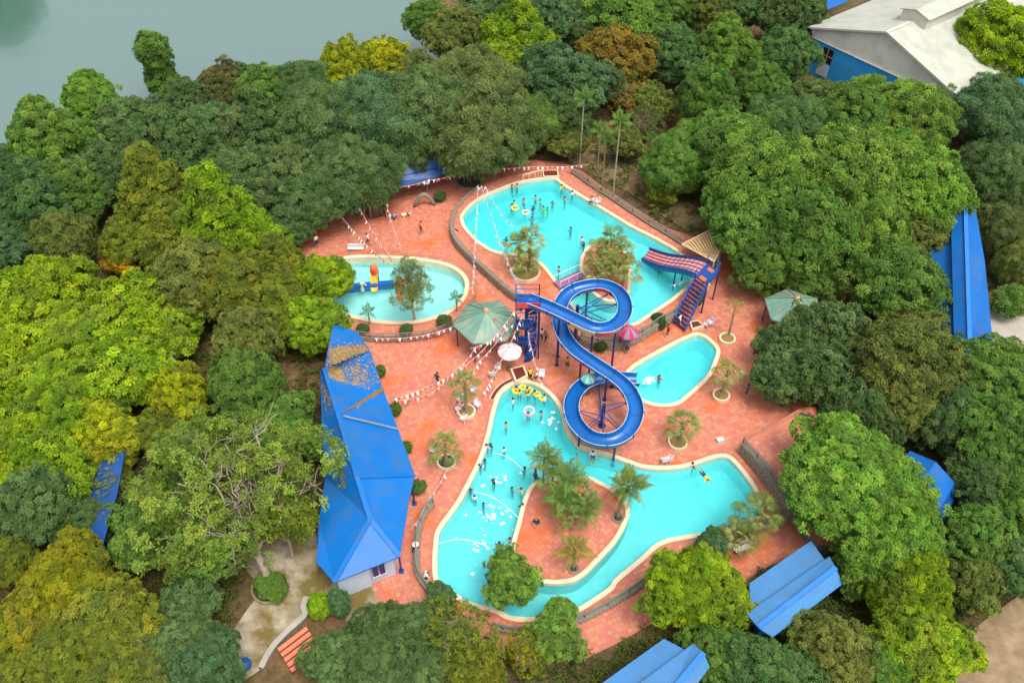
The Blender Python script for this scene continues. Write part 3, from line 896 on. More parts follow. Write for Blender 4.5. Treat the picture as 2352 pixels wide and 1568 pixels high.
# bottom right: two low halls with stepped blue roofs
ra, rb = G(1721,1339,3), G(1862,1241,3)
roof_mat('roof_blue_low', (0.075, 0.245, 0.53), 0.34, 0.5, rib_dir(ra, rb), 0.04, 0.08)
building('stepped_blue_hall', 'low hall with stepped pale blue roof under the bright green tree', [
    [(1721,1339,2.8),(1863,1241,2.8),(1905,1300,3.7),(1726,1425,3.7)],
    [(1715,1408,3.85),(1905,1277,3.85),(1920,1303,4.5),(1741,1440,4.5)],
    [(1741,1440,4.5),(1920,1303,4.5),(1935,1340,3.5),(1775,1462,3.5)]],
    [(1721,1345,2.8),(1863,1250,2.8),(1930,1330,2.8),(1760,1452,2.8)], 'roof_blue_low', 'wall_blue', 2.8, (*G(1830,1370).xy, 0),
    ridges=[[(1741,1440,4.52),(1920,1303,4.52)]], ridgem='wall_blue')
building('stepped_blue_hall', 'low hall with stepped pale blue roof cut off by the bottom edge', [
    [(1375,1573,2.8),(1525,1466,2.8),(1590,1500,3.7),(1440,1620,3.7)],
    [(1440,1590,3.85),(1592,1477,3.85),(1616,1499,4.5),(1540,1590,4.5)],
    [(1540,1590,4.5),(1616,1499,4.5),(1630,1530,3.5),(1580,1600,3.5)]],
    [(1395,1575,2.8),(1525,1476,2.8),(1600,1500,2.8),(1560,1600,2.8)], 'roof_blue_low', 'wall_blue', 2.8, (*G(1500,1540).xy, 0),
    ridges=[[(1540,1590,4.52),(1616,1499,4.52)]], ridgem='wall_blue')
building('small_blue_shed', 'small shed with folded blue roof between dark trees on the right', [
    [(2068,1062,3.0),(2090,1035,3.0),(2150,1060,4.0),(2118,1105,4.0)],
    [(2118,1105,4.0),(2150,1060,4.0),(2193,1108,3.4),(2158,1170,3.4)],
    [(2158,1170,3.4),(2193,1108,3.4),(2200,1130,2.2),(2165,1205,2.2)]],
    [(2072,1065,2.8),(2090,1040,2.8),(2185,1100,2.8),(2158,1180,2.8)], 'roof_blue_right', 'wall_blue', 2.6, (*G(2130,1110).xy, 0))
# blue tarpaulin roofs seen through gaps in the trees
building('tarp_shelter', 'dark blue tarpaulin shelter under the trees above the paddling pool', [
    [(850,420,3.0),(1000,385,3.0),(1078,368,3.0),(1065,352,3.8),(980,368,3.8),(850,395,3.8)],
    [(845,450,2.4),(1000,408,2.4),(1078,372,2.9),(1000,386,2.95),(850,421,2.95)]],
    None, 'tarp_blue', 'navy', 2.4, (*G(960,430).xy, 0))
building('tarp_shelter', 'blue tarpaulin shelter in the gap left of the pale branched tree', [
    [(250,1010,3.2),(290,1020,3.2),(270,1130,3.2),(235,1255,3.0),(185,1255,2.6),(205,1130,2.8)]],
    [(245,1010,3),(300,1020,3),(240,1255,3),(180,1260,3)], 'tarp_blue', 'navy', 2.4, (*G(240,1150).xy, 0))
building('tarp_shelter', 'scrap of blue tarpaulin seen deep in the lime green trees', [
    [(310,790,3.4),(405,780,3.4),(400,860,3.0),(330,835,3.0)]], None, 'tarp_blue', 'navy', 2.4, (*G(360,830).xy, 0))
building('blue_shed', 'blue roof at the top edge left of the white warehouse', [
    [(1880,-40,4.5),(1960,-50,4.5),(1945,5,4.5),(1895,25,4.5)]], None, 'roof_blue_right', 'wall_blue', 4, (*G(1915,20).xy, 0))

# white warehouse, top right
Lc, Rc = G(1868,60,6.0), G(2198,210,6.0)
wd = Rc - Lc; W = wd.length; ux = wd / W; uy = Vector((-ux.y, ux.x, 0))
wh = thing('warehouse', 'white gabled warehouse with roof lantern and blue front wall', 'building', (Lc.x, Lc.y, 0))
def wp(s, b, zz): 
    p = Lc + ux * (s * W) + uy * b; return Vector((p.x, p.y, zz))
ZE, ZRG, LEN = 6.0, 9.2, 46
roof_mat('roof_white', (0.43, 0.44, 0.375), 0.45, 0.9, (uy.x, uy.y), 0.02, 0.05)
roof_mat('wall_white_rib', (0.76, 0.73, 0.65), 0.55, 0.5, (ux.x, ux.y), 0.03, 0.05)
roof_mat('wall_blue_rib', (0.03, 0.36, 0.80), 0.5, 0.5, (ux.x, ux.y), 0.03, 0.1)
for a, b in ((-0.02, 0.5), (1.02, 0.5)):
    za = ZE - 0.12
    mb = MB(); mb.slab([wp(a, -0.5, za), wp(b, -0.5, ZRG), wp(b, LEN, ZRG), wp(a, LEN, za)], 0.14); mb.build('roof', 'roof_white', wh)
mb = MB(); mb.add([wp(0, 0, ZE - 1.3), wp(1, 0, ZE - 1.3), wp(1, 0, ZE), wp(.5, 0, ZRG - .1), wp(0, 0, ZE)], [(0, 1, 2, 3, 4)]); mb.build('gable', 'wall_white_rib', wh, recalc=False)
mb = MB(); mb.add([wp(0, -.03, 0), wp(1, -.03, 0), wp(1, -.03, ZE - 1.3), wp(0, -.03, ZE - 1.3), wp(0, LEN, 0), wp(0, LEN, ZE), wp(0, .0, ZE), wp(1, LEN, 0), wp(1, LEN, ZE), wp(1, 0, ZE)], [(0, 1, 2, 3), (0, 4, 5, 6), (1, 7, 8, 9)]); mb.build('wall', 'wall_blue_rib', wh, recalc=False)
mb = MB(); mb.bar(wp(-.01, -.12, ZE - 1.3), wp(1.01, -.12, ZE - 1.3), 0.14, 0.1); mb.build('ledge', 'white_paint', wh)
mb = MB(); mb.bar(wp(.0, -.55, ZE - .1), wp(.5, -.55, ZRG + .03), 0.12, 0.24); mb.bar(wp(1.0, -.55, ZE - .1), wp(.5, -.55, ZRG + .03), 0.12, 0.24); mb.build('barge_board', 'warehouse_grey', wh)
mb = MB(); mb.bar(wp(.5, -.5, ZRG + .04), wp(.5, 4, ZRG + .04), 0.4, 0.06); mb.build('ridge_cap', 'warehouse_roof', wh)
wq = 0.115
mb = MB(); mb.bar(wp(wq, -.06, 3.2), wp(wq + .075, -.06, 3.2), 0.06, 1.9); wn = mb.build('window', 'window_dark', wh)
mb = MB(); mb.bar(wp(wq, -.1, 3.2), wp(wq + .075, -.1, 3.2), 0.05, 0.1); mb.bar(wp(wq + .0375, -.1, 2.3), wp(wq + .0375, -.1, 4.15), 0.05, 0.1); mb.build('frame', 'bark_pale', wn)
mb = MB(); mb.bar(wp(wq - .015, -.06, 1.3), wp(wq + .07, -.06, 1.3), 0.05, 1.7); mb.build('door', 'paleblue_wall', wh)
# roof lantern
c0, c1, h0 = 4.5, LEN, 10.4
mb = MB()
mb.slab([wp(.40, c0, h0 - .35), wp(.5, c0, h0 + .25), wp(.5, c1, h0 + .25), wp(.40, c1, h0 - .35)], 0.1)
mb.slab([wp(.5, c0, h0 + .25), wp(.60, c0, h0 - .35), wp(.60, c1, h0 - .35), wp(.5, c1, h0 + .25)], 0.1)
ln = mb.build('lantern_roof', 'roof_white', wh)
mb = MB(); mb.add([wp(.415, c0 + .2, ZE + 2.2), wp(.5, c0 + .2, ZRG), wp(.585, c0 + .2, ZE + 2.2), wp(.585, c0 + .2, h0 - .3), wp(.5, c0 + .2, h0 + .2), wp(.415, c0 + .2, h0 - .3), wp(.415, c1, ZE + 2.2), wp(.415, c1, h0 - .3), wp(.585, c1, ZE + 2.2), wp(.585, c1, h0 - .3)],
    [(0, 1, 2, 3, 4, 5), (0, 5, 7, 6), (2, 8, 9, 3)]); mb.build('lantern_wall', 'warehouse_grey', wh, recalc=False)

# ------------------------------------------------------------------ hexagonal pavilions
def pavilion(label, cpx, cpy, ztop, rad, rot, posts=True):
    c = G(cpx, cpy, 3.0)
    t = thing('pavilion', label, 'pavilion', (c.x, c.y, 0))
    ev, ap = 2.7, ztop
    ring = [Vector((c.x + rad * math.cos(rot + k * math.pi / 3), c.y + rad * math.sin(rot + k * math.pi / 3), ev)) for k in range(6)]
    top = Vector((c.x, c.y, ap))
    for k in range(6):
        mb = MB(); mb.slab([ring[k], ring[(k + 1) % 6], top], 0.06); mb.build('roof_panel', 'roof_green', t)
        mb = MB(); mb.bar(ring[k] + Vector((0, 0, .05)), top + Vector((0, 0, .05)), 0.07, 0.06); mb.build('ridge_cap', 'roof_green', t)
        for f_ in (0.33, 0.66):
            e = ring[k].lerp(ring[(k + 1) % 6], f_)
            mb = MB(); mb.bar(e + Vector((0, 0, .03)), e.lerp(top, 1 - f_ if f_ > .5 else f_) + Vector((0, 0, .03)) if False else e.lerp(top, 0.62) + Vector((0, 0, .03)), 0.05, 0.04); mb.build('seam', 'roof_green', t)
        p = Vector((c.x, c.y, 0)).lerp(ring[k], 0.9)
        mb = MB(); mb.tube([(p.x, p.y, 0), (p.x, p.y, ev + .1)], 0.06, 8); mb.build('post', 'navy', t)
    mb = MB(); mb.lathe(top, [(0.28, -.1), (0.22, .1), (0.08, .22), (0, .3)], 10); mb.build('finial', 'thatch', t)
    mb = MB()
    for k in range(6): mb.bar(ring[k] - Vector((0, 0, .1)), ring[(k + 1) % 6] - Vector((0, 0, .1)), 0.08, 0.16)
    mb.build('eave_beam', 'railgreen', t)
    return t
pavilion('faded green hexagonal pavilion roof beside the slide stair', 1117, 733, 4.1, 2.95, R(8))
pavilion('green hexagonal pavilion half hidden under the trees on the right', 1826, 703, 4.0, 2.7, R(30))

# ------------------------------------------------------------------ blue spiral flume
PTS = [(1212,690),(1240,700),(1270,713),(1300,727),(1330,742),(1362,756),(1392,757),(1416,747),(1432,727),(1434,702),(1424,679),(1404,664),(1378,657),(1350,659),(1322,667),(1300,683),(1288,705),(1284,730),(1288,757),(1300,783),(1322,808),(1350,828),(1380,848),(1410,868),(1436,890),(1452,915),(1460,942),(1455,970),(1440,994),(1415,1010),(1386,1014),(1356,1007),(1332,988),(1316,962),(1312,932),(1322,905),(1344,884),(1375,873),(1408,870),(1440,872),(1464,873)]
Z0, Z1 = 6.6, 0.75
PTS = [PTS[0]] + PTS[1:]
# heights fall evenly along the run
def run_heights(pts):
    zs = [Z0 + (Z1 - Z0) * i / (len(pts) - 1) for i in range(len(pts))]
    for _ in range(6):
        P = [G(a, b, z_) for (a, b), z_ in zip(pts, zs)]
        L = [0]
        for i in range(1, len(P)): L.append(L[-1] + (P[i].xy - P[i-1].xy).length)
        zs = [Z0 + (Z1 - Z0) * l / L[-1] for l in L]
    return P
RUN = crom(run_heights(PTS), 4, False)
flume = thing('water_slide', 'long blue water slide with two spiral loops', 'slide', (*G(1205,835).xy, 0))
SEC = 7
FW_, FD = 0.60, 0.60     # half width and depth of the trough
def trough(run, name, inm, outm, parent, flip=None):
    """U shaped channel with rolled white lips along a run"""
    n = 9; vin, vout = [], []
    th = 0.05
    for i, p in enumerate(run):
        t = run[min(i + 1, len(run) - 1)] - run[max(i - 1, 0)]; t.normalize()
        s = Vector((t.y, -t.x, 0)).normalized(); u = s.cross(t)
        if u.z < 0: u = -u
        for r_, lst in ((0, vin), (th, vout)):
            for k in range(n):
                a = math.pi * k / (n - 1)
                x = -math.cos(a); y = math.sin(a)
                lst.append(p + s * (x * (FW_ + r_)) - u * ((y ** 0.55) * FD - 0.30 + (r_ if y > .01 else 0)))
    k_ = len(run)
    fi = [(i*n + j, i*n + j + 1, (i+1)*n + j + 1, (i+1)*n + j) for i in range(k_ - 1) for j in range(n - 1)]
    a = MB(); a.add(vin, fi); o1 = a.build(name, inm, parent, smooth=True, recalc=False)
    a = MB(); a.add(vout, fi)
    a.build('outer_shell', outm, o1, smooth=True, recalc=False)
    a = MB()
    a.tube([(vin[i*n] + vout[i*n]) / 2 for i in range(k_)], 0.035, 6); a.tube([(vin[i*n + n - 1] + vout[i*n + n - 1]) / 2 for i in range(k_)], 0.035, 6)
    a.build('lip', 'flume_edge', o1, smooth=True)
    a = MB()                                   # bolted flange where this section meets the next
    c_ = sum((Vector(v) for v in vout[-n:]), Vector()) / n
    a.tube([Vector(v) + (Vector(v) - c_).normalized() * .02 for v in vout[-n:]], .045, 6)
    a.build('flange', 'navy', o1)
    a = MB(); a.tube([Vector(v) + (c_ - Vector(v)).normalized() * .004 for v in vin[-n:]], .014, 5); a.build('joint', 'navy', o1)
    return o1
outs = ['flume', 'flume', 'flume', 'flume_yellow', 'flume_red', 'flume_red', 'flume', 'flume', 'flume_yellow', 'flume_red', 'flume', 'flume', 'flume']
si, sec = 0, 0
while si < len(RUN) - 1:
    e_ = min(si + SEC, len(RUN) - 1)
    if len(RUN) - 1 - e_ < 4: e_ = len(RUN) - 1
    a_ = G(0, 0, 0)
    prj = proj(*RUN[si])
    om = 'flume'
    if 1310 < prj[0] < 1350 and prj[1] < 752 and sec < 7: om = 'flume_yellow'
    elif 1350 < prj[0] < 1436 and 730 < prj[1] < 765 and sec < 9: om = 'flume_red'
    elif 1280 < prj[0] < 1300 and prj[1] < 690: om = 'flume_yellow'
    elif 1404 < prj[0] < 1432 and prj[1] < 700: om = 'flume_red'
    elif prj[0] < 1330 and 950 < prj[1] < 990: om = 'flume_yellow'
    elif prj[0] > 1440 and 950 < prj[1] < 985: om = 'flume_red'
    trough(RUN[si:e_ + 1], 'channel', 'flume', om, flume)
    si = e_; sec += 1
# ring flanges between the sections
# supports
def post(px, py, zt, parent, r=0.11, m_='navy', z0=0.0):
    q = G(px, py, zt)
    a = MB(); a.tube([(q.x, q.y, z0), (q.x, q.y, zt)], r, 10); a.lathe((q.x, q.y, z0), [(r * 2.2, 0), (r * 2.2, .05), (r, .06)], 10)
    return a.build('support_post', m_, parent, smooth=False)
def near_run(px, py, lo, hi):
    c = [(i, proj(*p)) for i, p in enumerate(RUN)]
    c = [(i, (a[0] - px) ** 2 + (a[1] - py) ** 2) for i, a in c if lo <= i / len(RUN) <= hi]
    return RUN[min(c, key=lambda q: q[1])[0]]
for px, py, lo, hi in ((1285,720,0,.2),(1362,756,0,.2),(1416,747,.1,.3),(1434,702,.1,.35),(1350,659,.25,.5),(1286,745,.35,.55),(1335,818,.45,.65),(1395,860,.5,.7),(1455,930,.6,.75),(1415,1010,.65,.85),(1330,985,.7,.95),(1330,897,.8,1),(1408,870,.85,1)):
    q = near_run(px, py, lo, hi)
    zb = 0.0
    if inside(np.array([(q.x, q.y)]), UTER)[0]: zb = ZT - (0.9 if inside(np.array([(q.x, q.y)]), UPP)[0] else 0)
    if inside(np.array([(q.x, q.y)]), LOW)[0]: zb = -0.9
    a = MB(); a.tube([(q.x, q.y, zb), (q.x, q.y, q.z - .36)], 0.09, 8); a.lathe((q.x, q.y, zb), [(0.2, 0), (0.2, .05), (0.09, .06)], 8)
    a.build('support_post', 'navy', flume)
def hub(cpx, cpy, zt, zb, targets):
    c = G(cpx, cpy, zt)
    a = MB(); a.tube([(c.x, c.y, zb), (c.x, c.y, zt)], 0.16, 10); a.lathe((c.x, c.y, zb), [(0.34, 0), (0.34, .06), (0.16, .07)], 10)
    h = a.build('hub_post', 'navy', flume)
    for (px, py, lo, hi) in targets:
        q = near_run(px, py, lo, hi) - Vector((0, 0, 0.36))
        for dz in (0.25, 1.1):
            a = MB(); a.tube([Vector((c.x, c.y, min(zt, q.z) - dz + .2)), q], 0.045, 6); a.build('strut', 'blue_paint', h if False else flume)
hub(1327, 702, 5.0, ZT - .9, [(1432,690,.1,.35),(1404,664,.2,.4),(1300,683,.3,.5),(1392,757,.1,.25),(1420,745,.1,.3)])
hub(1388, 928, 2.7, 0, [(1452,915,.55,.75),(1440,994,.6,.8),(1386,1014,.65,.85),(1332,988,.7,.9),(1312,932,.78,.95),(1375,873,.85,1)])
# splash where the flume meets the water
def foam(label, px, py, z, rx, n, seed, name='foam'):
    rs = random.Random(seed); c = G(px, py, z); a = MB()
    for i in range(n):
        q = c + Vector((rs.gauss(0, rx * .5), rs.gauss(0, rx * .4), 0)); r = rs.uniform(.04, .15)
        ring = []
        for k in range(8):
            an = k * math.pi / 4; rr = r * rs.uniform(.6, 1.25); ring.append(q + Vector((math.cos(an) * rr * 1.3, math.sin(an) * rr, .01)))
        a.add(ring + [q + Vector((0, 0, .05 + r * .15))], [(k, (k + 1) % 8, 8) for k in range(8)])
    return tag(a.build(name, 'foam'), label, 'foam', kind='stuff')
foam('white splash at the mouth of the blue slide', 1492, 873, -0.215, 0.55, 24, 1)
foam('drifting white foam patches near the left edge of the lower pool', 1120, 1178, -0.215, 1.5, 20, 2)
foam('white foam patches below the middle jet of the lower pool', 1150, 1190, -0.215, 1.0, 10, 3)
foam('white foam patches in the bottom left corner of the lower pool', 1095, 1265, -0.215, 2.4, 20, 4)
foam('white foam patches in the upper left of the lower pool', 1135, 1098, -0.215, 1.5, 14, 5)
foam('white foam sparkle in a row at the right of the lower pool head', 1270, 970, -0.215, 1.0, 12, 6)
# thin arcs of water spouting across the lower pool
def jet(label, a, b, h):
    A, B = G(*a, -.15), G(*b, -.2)
    pts = [A.lerp(B, t / 14) + Vector((0, 0, h * 4 * (t / 14) * (1 - t / 14))) for t in range(15)]
    mb = MB(); mb.tube(pts, [0.02 + 0.02 * i / 14 for i in range(15)], 5)
    tag(mb.build('water_jet', 'foam', smooth=True), label, 'water jet', 'water jets across the lower pool')
jet('thin white water jet near the upper left edge of the lower pool', (1205,1082), (1128,1042), 0.7)
jet('thin white water jet from the island towards the left edge', (1195,1193), (1085,1130), 0.9)
jet('thin white water jet from the bottom left edge of the lower pool', (1000,1252), (1120,1255), 0.9)

# ------------------------------------------------------------------ spiral stair tower of the slide
tb = G(1208, 832, 0)
tw = thing('spiral_stair', 'navy blue spiral stair tower up to the slide start', 'stair', (tb.x, tb.y, 0))
tb = Vector((tb.x, tb.y + 0.9, 0))
ZP = 6.3
mb = MB(); mb.tube([tb, tb + Vector((0, 0, ZP))], 0.14, 12); mb.build('centre_pole', 'navy', tw)
NT = 32
for k in range(NT):
    a0 = R(-100) + k * R(33); z_ = 0.19 * (k + 1)
    a1 = a0 + R(36)
    v = [tb + Vector((0.1 * math.cos(a0), 0.1 * math.sin(a0), z_)), tb + Vector((0.95 * math.cos(a0), 0.95 * math.sin(a0), z_)), tb + Vector((0.95 * math.cos(a1), 0.95 * math.sin(a1), z_)), tb + Vector((0.1 * math.cos(a1), 0.1 * math.sin(a1), z_))]
    mb = MB(); mb.slab(v, 0.06); mb.build('tread', 'blue_paint', tw)
    am = (a0 + a1) / 2
    mb = MB(); mb.tube([tb + Vector((0.93 * math.cos(am), 0.93 * math.sin(am), z_)), tb + Vector((0.95 * math.cos(am), 0.95 * math.sin(am), z_ + .9))], 0.022, 5); mb.build('baluster', 'flume_edge' if k % 2 else 'navy', tw)
hp = [tb + Vector((0.96 * math.cos(R(-100) + s * R(33)), 0.96 * math.sin(R(-100) + s * R(33)), 0.19 * (s + 1) + .9)) for s in np.arange(0, NT, .5)]
mb = MB(); mb.tube(hp, 0.035, 6); mb.build('handrail', 'flume', tw, smooth=True)
hp2 = [p - Vector((0, 0, .95)) for p in hp]
mb = MB()
for i in range(len(hp) - 1): mb.add([hp2[i] - Vector((0,0,.15)), hp2[i+1] - Vector((0,0,.15)), hp2[i+1] + Vector((0,0,.16)), hp2[i] + Vector((0,0,.16))], [(0, 1, 2, 3)])
mb.build('stringer', 'navy', tw, recalc=False)
mb = MB(); mb.box(tb + Vector((0.1, 0.25, ZP)), (2.0, 1.7, 0.12)); mb.build('platform', 'blue_paint', tw)
mb = MB(); mb.box(tb + Vector((0.1, -0.62, ZP + .30)), (2.0, 0.06, 0.62)); o = mb.build('panel', 'flume_red', tw)
for (x_, y_) in ((-.9, -.6), (1.1, -.6), (-.9, 1.1), (1.1, 1.1)):
    mb = MB(); mb.tube([tb + Vector((x_, y_, ZP)), tb + Vector((x_, y_, ZP + 1.15))], 0.05, 6); mb.build('rail_post', 'navy', tw)
for (xa, ya, xb, yb) in ((-.9, -.6, -.9, 1.1), (-.9, 1.1, 1.1, 1.1), (-.9, -.6, 1.1, -.6)):
    for zz in (.6, 1.1):
        mb = MB(); mb.tube([tb + Vector((xa, ya, ZP + zz)), tb + Vector((xb, yb, ZP + zz))], 0.04, 6); mb.build('rail', 'flume', tw)
for (x_, y_) in ((-.9, 1.1), (1.1, 1.1), (1.1, -.5)):
    mb = MB(); mb.tube([tb + Vector((x_, y_, 0)), tb + Vector((x_, y_, ZP))], 0.06, 8); mb.build('leg', 'navy', tw)

# ------------------------------------------------------------------ wide lane slide into the upper pool
ls = thing('lane_slide', 'wide pink and blue lane slide running into the upper pool', 'slide', (*G(1600,650,ZT).xy, ZT))
zt_, zb_ = 3.6, 0.55
TA, TB = G(1624,604,zt_), G(1597,633,zt_)
BA, BB = G(1491,573,zb_), G(1474,597,zb_)
def lane_pt(u, v):
    """u along (0 top..1 water), v across"""
    a = TA.lerp(TB, v); b = BA.lerp(BB, v); p = a.lerp(b, u)
    p.z = zb_ + (zt_ - zb_) * (1 - u) ** 1.15 + 0.22 * math.sin(u * math.pi * 2.0) * (1 - u)
    return p
NU = 26; LN = 4
for k in range(LN):
    v0, v1 = k / LN, (k + 1) / LN
    mb = MB()
    for i in range(NU):
        a, b, c, d = lane_pt(i / NU, v0), lane_pt(i / NU, v1), lane_pt((i + 1) / NU, v1), lane_pt((i + 1) / NU, v0)
        mb.add([a, b, c, d], [(0, 1, 2, 3)])
    mb.build('lane', 'lane_pink', ls, recalc=False)
for k in range(LN + 1):
    v = k / LN; big = k in (0, LN)
    mb = MB(); w_ = 0.10 if big else 0.07; h_ = 0.34 if big else 0.12
    for i in range(NU):
        a, b = lane_pt(i / NU, v), lane_pt((i + 1) / NU, v)
        mb.bar(a + Vector((0, 0, h_ / 2 - .06)), b + Vector((0, 0, h_ / 2 - .06)), w_, h_)
    mb.build('side_rail' if big else 'lane_divider', 'blue_paint' if big else 'navy', ls)
for i in range(2, NU, 2):
    if i / NU < 0.62:
        a, b = lane_pt(i / NU, 0.02), lane_pt(i / NU, .98)
        mb = MB(); mb.bar(a + Vector((0, 0, .02)), b + Vector((0, 0, .02)), 0.05, 0.02); mb.build('seam_strip', 'flume_edge', ls)
mb = MB()
for k in (0, 1):
    for i in range(NU): 
        a, b = lane_pt(i / NU, float(k)), lane_pt((i + 1) / NU, float(k))
        mb.add([a - Vector((0, 0, .05)), b - Vector((0, 0, .05)), b - Vector((0, 0, .4)), a - Vector((0, 0, .4))], [(0, 1, 2, 3)])
mb.build('skirt', 'flume', ls, recalc=False)
ed = (TB - TA).normalized(); fwd = (TA - BA); fwd.z = 0; fwd.normalize()
PL = 1.5
sw = (TB - TA).length
mb = MB(); mb.slab([TA, TB, TB + fwd * PL, TA + fwd * PL], 0.14); mb.build('platform', 'blue_paint', ls)
for v_, f0 in ((.12, .3), (.78, .3)):
    q = TA.lerp(TB, v_) + fwd * (PL * f0) + Vector((0, 0, .012)); mb = MB(); mb.slab([q, q + ed * (sw * .2), q + ed * (sw * .2) + fwd * .7, q + fwd * .7], .02); mb.build('entry_mat', 'orange_paint', ls)
stair_dir = Vector((ed.x, ed.y, 0)).normalized()
# stair goes down from the near end of the platform
S0 = TB + fwd * 0.05; S1 = TB + fwd * PL
NSt = 12
for k in range(NSt):
    zz = zt_ - (k + 1) * (zt_ - 0.0) / (NSt + 1); o_ = stair_dir * (k * 0.27)
    mb = MB(); mb.slab([Vector(((S0 + o_).x, (S0 + o_).y, zz)), Vector(((S1 + o_).x, (S1 + o_).y, zz)), Vector(((S1 + o_ + stair_dir * .26).x, (S1 + o_ + stair_dir * .26).y, zz)), Vector(((S0 + o_ + stair_dir * .26).x, (S0 + o_ + stair_dir * .26).y, zz))], 0.06)
    st = mb.build('tread', 'navy', ls)
    q = [Vector(((S + o_).x, (S + o_).y, zz + .012)) for S in (S0, S1)]
    mb = MB(); mb.bar(q[0] + stair_dir * .03, q[1] + stair_dir * .03, 0.06, 0.03); mb.build('nosing', 'orange_paint', st)
for S in (S0, S1):
    e = S + stair_dir * (NSt * .27); e = Vector((e.x, e.y, 0.1))
    mb = MB(); mb.bar(S - Vector((0, 0, .15)), e, 0.08, 0.3); mb.build('stringer', 'blue_paint', ls)
    mb = MB(); mb.tube([S + Vector((0, 0, .9)), e + Vector((0, 0, .9))], 0.035, 6); mb.build('handrail', 'flume', ls)
    for f_ in (0, .33, .66, 1):
        q = S.lerp(e, f_); mb = MB(); mb.tube([q, q + Vector((0, 0, .9))], 0.03, 6); mb.build('rail_post', 'blue_paint', ls)
for q in (TA, TA + fwd * PL, TB + fwd * PL, TB):
    mb = MB(); mb.tube([Vector((q.x, q.y, 0)), q], 0.08, 8); mb.build('leg', 'navy', ls)
for q in (TA, TA + fwd * PL):
    mb = MB(); mb.tube([q, q + Vector((0, 0, 1.0))], 0.04, 6); mb.build('rail_post', 'blue_paint', ls)
for q0_, q1_ in ((TA, TA + fwd * PL), (TA + fwd * PL, TB + fwd * PL)):
    for zz in (.5, 1.0):
        mb = MB(); mb.tube([q0_ + Vector((0, 0, zz)), q1_ + Vector((0, 0, zz))], 0.035, 6); mb.build('rail', 'flume', ls)
for u in (.35, .65):
    for v in (0.05, .95):
        q = lane_pt(u, v); mb = MB(); mb.tube([Vector((q.x, q.y, ZT - 1.0)), q], 0.07, 8); mb.build('support_post', 'navy', ls)

# foot bridge to the palm island
ba, bb = G(1279,655,ZT+.25), G(1338,628,ZT+.25)
br = thing('foot_bridge', 'small purple decked foot bridge to the palm island', 'bridge', (ba.x, ba.y, ZT))
n_ = Vector((-(bb - ba).y, (bb - ba).x, 0)).normalized()
for k in range(14):
    q = ba.lerp(bb, (k + .5) / 14); mb = MB(); mb.bar(q - n_ * .5, q + n_ * .5, (bb - ba).length / 14 - .015, 0.06); mb.build('plank', 'purple', br)
for s_ in (-1, 1):
    mb = MB(); mb.bar(ba + n_ * .52 * s_ - Vector((0, 0, .1)), bb + n_ * .52 * s_ - Vector((0, 0, .1)), 0.08, 0.22); mb.build('beam', 'blue_paint', br)
    mb = MB(); mb.tube([ba + n_ * .5 * s_ + Vector((0, 0, .8)), bb + n_ * .5 * s_ + Vector((0, 0, .8))], 0.03, 6); mb.build('handrail', 'white_paint', br)
    for f_ in (0, .33, .66, 1):
        q = ba.lerp(bb, f_) + n_ * .5 * s_; mb = MB(); mb.tube([q, q + Vector((0, 0, .8))], 0.025, 6); mb.build('rail_post', 'white_paint', br)

# bamboo canopy behind the lane slide
bc = [G(1566,562,2.2), G(1644,522,2.5), G(1655,572,2.6), G(1640,602,2.4)]
bt = thing('bamboo_canopy', 'fan shaped bamboo canopy beside the lane slide', 'canopy', (*G(1615,580).xy, 0))
mb = MB(); mb.slab(bc, 0.05); mb.build('thatch', 'thatch', bt)
for k in range(11):
    f_ = (k + .5) / 11
    a = bc[0].lerp(bc[1], f_); b = bc[0].lerp(bc[3], .25 + f_ * .75).lerp(bc[2], f_ * .75)
    mid = (a + b) / 2 + Vector((0, 0, .16))
    mb = MB(); mb.tube(crom([a + Vector((0, 0, .05)), mid, b + Vector((0, 0, .05))], 5, False), 0.055, 6); mb.build('bamboo_pole', 'bamboo', bt, smooth=True)
for q0_, q1_ in ((bc[0], bc[1]), (bc[1], bc[2]), (bc[2], bc[3]), (bc[3], bc[0])):
    mb = MB(); mb.tube([q0_ + Vector((0, 0, .06)), q1_ + Vector((0, 0, .06))], 0.07, 6); mb.build('edge_pole', 'bamboo', bt)
for q in bc:
    mb = MB(); mb.tube([(q.x, q.y, 0), q], 0.07, 8); mb.build('post', 'bamboo', bt)

# maroon topped platforms at the pool heads
def platform(label, pts, z, h):
    P = [G(a, b, z + h) for a, b in pts]
    t = thing('tiled_platform', label, 'platform', (P[0].x, P[0].y, z))
    mb = MB(); mb.slab(P, h + .05); mb.build('block', 'coping', t)
    I = inset(P, 0.2); mb = MB(); mb.slab([p + Vector((0, 0, .012)) for p in I], 0.02); mb.build('tile_top', 'maroon', t)
platform('maroon tiled block with cream rim at the head of the lower pool', [(1172,846),(1203,838),(1213,862),(1184,876)], 0, .45)
platform('maroon tiled block at the far end of the upper pool', [(1246,391),(1281,390),(1284,405),(1248,406)], ZT, .3)
platform('reddish tiled block above the middle pool', [(1583,738),(1604,734),(1618,748),(1590,756)], 0, .35)
platform('reddish tiled block beside the lane slide foot', [(1600,650),(1622,640),(1632,652),(1608,668)], 0, .7)
# curved cream and maroon kerb left of the head of the lower pool
kp = crom(gp([(1176,872),(1155,883),(1140,898),(1130,915)], .2), 6, False)
kt = thing('curved_kerb', 'curved maroon kerb along the head of the lower pool', 'kerb', kp[0])
for nm, w_, z_, m_ in (('kerb_edge', .5, .2, 'coping'), ('kerb_top', .3, .215, 'maroon')):
    a = off_path(kp, w_ / 2) + off_path(kp, -w_ / 2)[::-1]
    mb = MB(); mb.slab(dense(a, z_), .25 if nm == 'kerb_edge' else .02); mb.build(nm, m_, kt)
